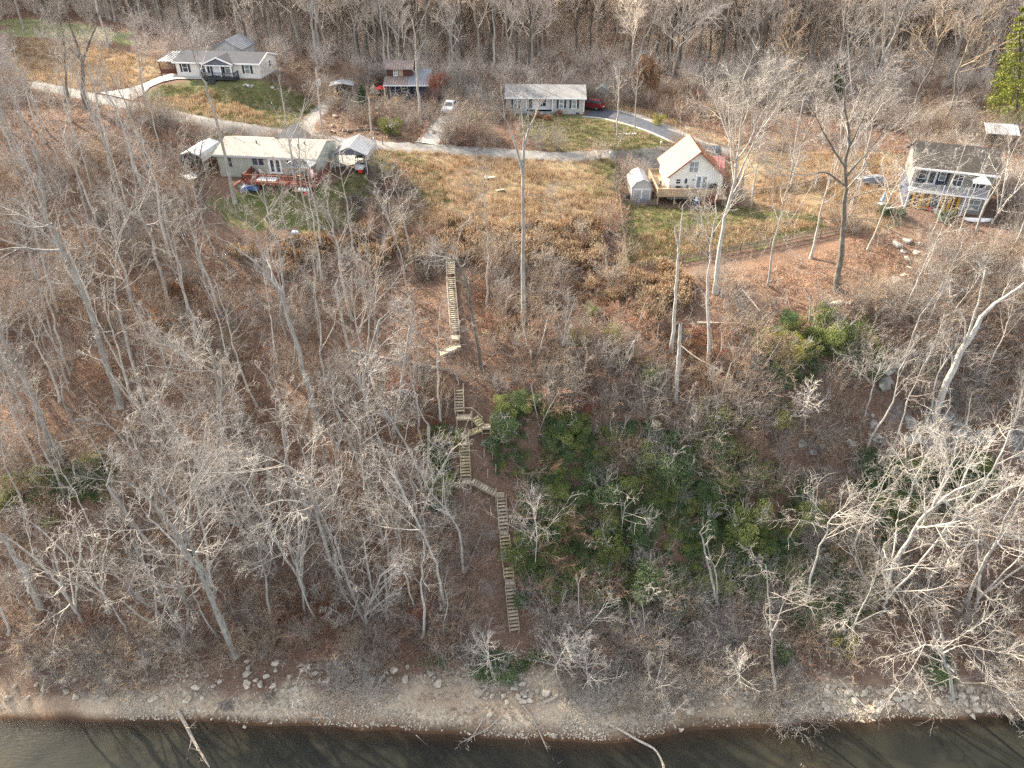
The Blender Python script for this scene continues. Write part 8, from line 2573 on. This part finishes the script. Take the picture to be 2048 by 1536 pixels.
# dry weeds with tan plumes
def plume_mesh(seed, mat_, n=46, h=1.3, w=.35):
    g = np.random.default_rng(seed)
    P0 = np.stack([g.normal(size=n) * w * .5, g.normal(size=n) * w * .5, np.zeros(n)], -1)
    D0 = norm(np.stack([g.normal(size=n) * .22, g.normal(size=n) * .22, np.ones(n)], -1))
    B, R1 = grow(P0, D0, h * g.uniform(.6, 1.1, n), np.full(n, .012), 4, .08, -.02, .6, g)
    Q = [np.stack([B[:, -1] - (0, 0, .05)] * 1, 0)]
    lq = []
    for i in range(n):
        lq.append(leaf_quads(B[i, -1] - np.array([0, 0, .12]), (.06, .06, .2), 7, .055, g, shell=.1))
    v1, q1 = tubes(B, R1, 3)
    V2 = np.concatenate(lq).reshape(-1, 3)
    V, Qd = join([(v1, q1), (V2, np.arange(len(V2)).reshape(-1, 4))])
    return np_mesh('plume', V, Qd, mat_, smooth=False)
PLUME = [plume_mesh(660 + i, ['dry_grass', 'dry_grass', 'leaf_brown'][i]) for i in range(3)]
def acc_pl(x, y, g):
    n = vnoise(x, y, 2.5, 41) * .6 + vnoise(x, y, .9, 42) * .4
    return anyin(PL_W, x + (vnoise(x, y, 2.5, 43) - .5) * 7, y + (vnoise(x, y, 2.2, 44) - .5) * 7) & ~anyin(GRASSW, x, y) & (g.random(x.shape) < np.clip((n - .40) * 3.2, 0, 1))
scatter('dry_weeds', sample(1900, -45, 40, 70, 105, acc_pl, 42, -.05), PLUME, (.6, 1.4), 43, tilt=.1)
# short rough grass on lawns and meadow
def tuft_mesh(seed, mat_, n=22, h=.22, w=.22):
    g = np.random.default_rng(seed)
    p = np.stack([g.normal(size=n) * w, g.normal(size=n) * w, np.zeros(n)], -1)
    a = g.uniform(0, 6.28, n)
    s = np.stack([np.cos(a), np.sin(a), np.zeros(n)], -1) * .018
    tip = p + np.stack([g.normal(size=n) * .09, g.normal(size=n) * .09, h * g.uniform(.5, 1.2, n)], -1)
    V = np.stack([p - s, p + s, tip + s * .3, tip - s * .3], 1).reshape(-1, 3)
    return np_mesh('tuft', V, np.arange(len(V)).reshape(-1, 4), mat_, smooth=False)
TUFT = [tuft_mesh(680 + i, ['grass', 'dry_grass', 'grass'][i]) for i in range(3)]
DTUFT = [tuft_mesh(690 + i, ['dry_grass', 'dry_grass', 'leaf_brown', 'dry_grass'][i], 26, .38, .25) for i in range(4)]
scatter('lawn_grass', sample(9000, -60, 70, 80, 150, lambda x, y, g: anyin(GRASSW, x, y) & ~hard(x, y) & in_view(x, y), 51, -.01), TUFT, (.6, 1.2), 52)
scatter('meadow_grass', sample(9000, -110, 70, 80, 170, lambda x, y, g: anyin(DRYW, x, y) & ~hard(x, y) & in_view(x, y) & (g.random(x.shape) < vnoise(x, y, 3, 53) * 1.5), 54, -.01), DTUFT, (.6, 1.5), 55)
# fallen leaves
def leaf_patch(seed, mat_, n=16, w=.35):
    g = np.random.default_rng(seed)
    p = np.stack([g.normal(size=n) * w, g.normal(size=n) * w, g.uniform(.01, .10, n)], -1)
    nn = norm(np.stack([g.normal(size=n) * .5, g.normal(size=n) * .5, np.ones(n)], -1))
    a = norm(np.cross(nn, g.normal(size=(n, 3))))
    b_ = np.cross(nn, a)
    s = g.uniform(.05, .10, (n, 1))
    V = np.stack([p - a * s, p + b_ * s * .6, p + a * s, p - b_ * s * .6], 1).reshape(-1, 3)
    return np_mesh('leaf_patch', V, np.arange(len(V)).reshape(-1, 4), mat_, smooth=False)
M['litter_brown'] = mat('litter_brown', (.19, .105, .07), .85, .4, 2.0, rnd=.4)
M['litter_tan'] = mat('litter_tan', (.30, .19, .125), .85, .3, 2.0, rnd=.3)
M['litter_dark'] = mat('litter_dark', (.085, .052, .038), .85, .3, 2.0, rnd=.3)
LP = [leaf_patch(700 + i, ['litter_brown', 'litter_brown', 'litter_tan', 'litter_dark'][i]) for i in range(4)]
scatter('leaf_litter', sample(44000, -105, 90, 46, 150, lambda x, y, g: in_view(x, y) & (y > 45) & ~anyin(GRASSW + DRYW, x, y) & ~hard(x, y), 61, .0), LP, (.7, 1.4), 62, tilt=.25)
# green ground cover of the thicket
GCM = [bush_mesh('cover', 720 + i, 900, .042, ['leaf_green', 'leaf_olive', 'leaf_green'][i], 6) for i in range(3)]
def acc_gc(x, y, g):
    n = vnoise(x, y, 4, 71) * .6 + vnoise(x, y, 1.5, 72) * .4
    return anyin(GC_W, x, y) & (g.random(x.shape) < np.clip((n - .30) * 3.2, 0, 1)) & in_view(x, y) & ~hard(x, y)
scatter('ground_cover', sample(3200, -75, 75, 44, 100, acc_gc, 73, -.2), GCM, (.5, 1.25), 74, tilt=.2)
scatter('thicket', sample(340, -75, 75, 44, 100, lambda x, y, g: anyin(GC_W, x, y) & ~hard(x, y) & in_view(x, y) & (vnoise(x, y, 5, 75) > .36), 76, -.1), BUSH['green'] + BUSH['olive'] + BUSH['olive'][:1], (.8, 2.1), 77, tilt=.1)
# small stones and pebbles of the shore
PEB = [rock_mesh(740 + i, .6, 9) for i in range(4)]
def acc_peb(x, y, g):
    z = H(x, y)
    n = vnoise(x, y, 3.5, 81)
    right = np.clip((x - 14) / 12, 0, 1)
    return (z > .05) & (z < 2.4 + .6 * right) & (y < 54) & in_view(x, y) & (g.random(x.shape) < .06 + np.clip((n - .45) * 3 + right * .45 * (z > .8), 0, 1))
scatter('shore_pebbles', sample(11000, -40, 45, 36, 54, acc_peb, 82, .0), PEB, (.05, .24), 83, tilt=.6)
# dead twigs washed and fallen over the floor of the wood
TWG = [stems_mesh('litter_twig', 760 + i, 4, 1.6, ['twig_grey', 'twig_pale'][i], 1.4, .016) for i in range(2)]
scatter('fallen_twigs', sample(1500, -75, 75, 43, 100, lambda x, y, g: in_view(x, y) & ~anyin(GRASSW + DRYW, x, y) & ~hard(x, y), 91, .1), TWG, (.5, 1.3), 92, tilt=1.2)
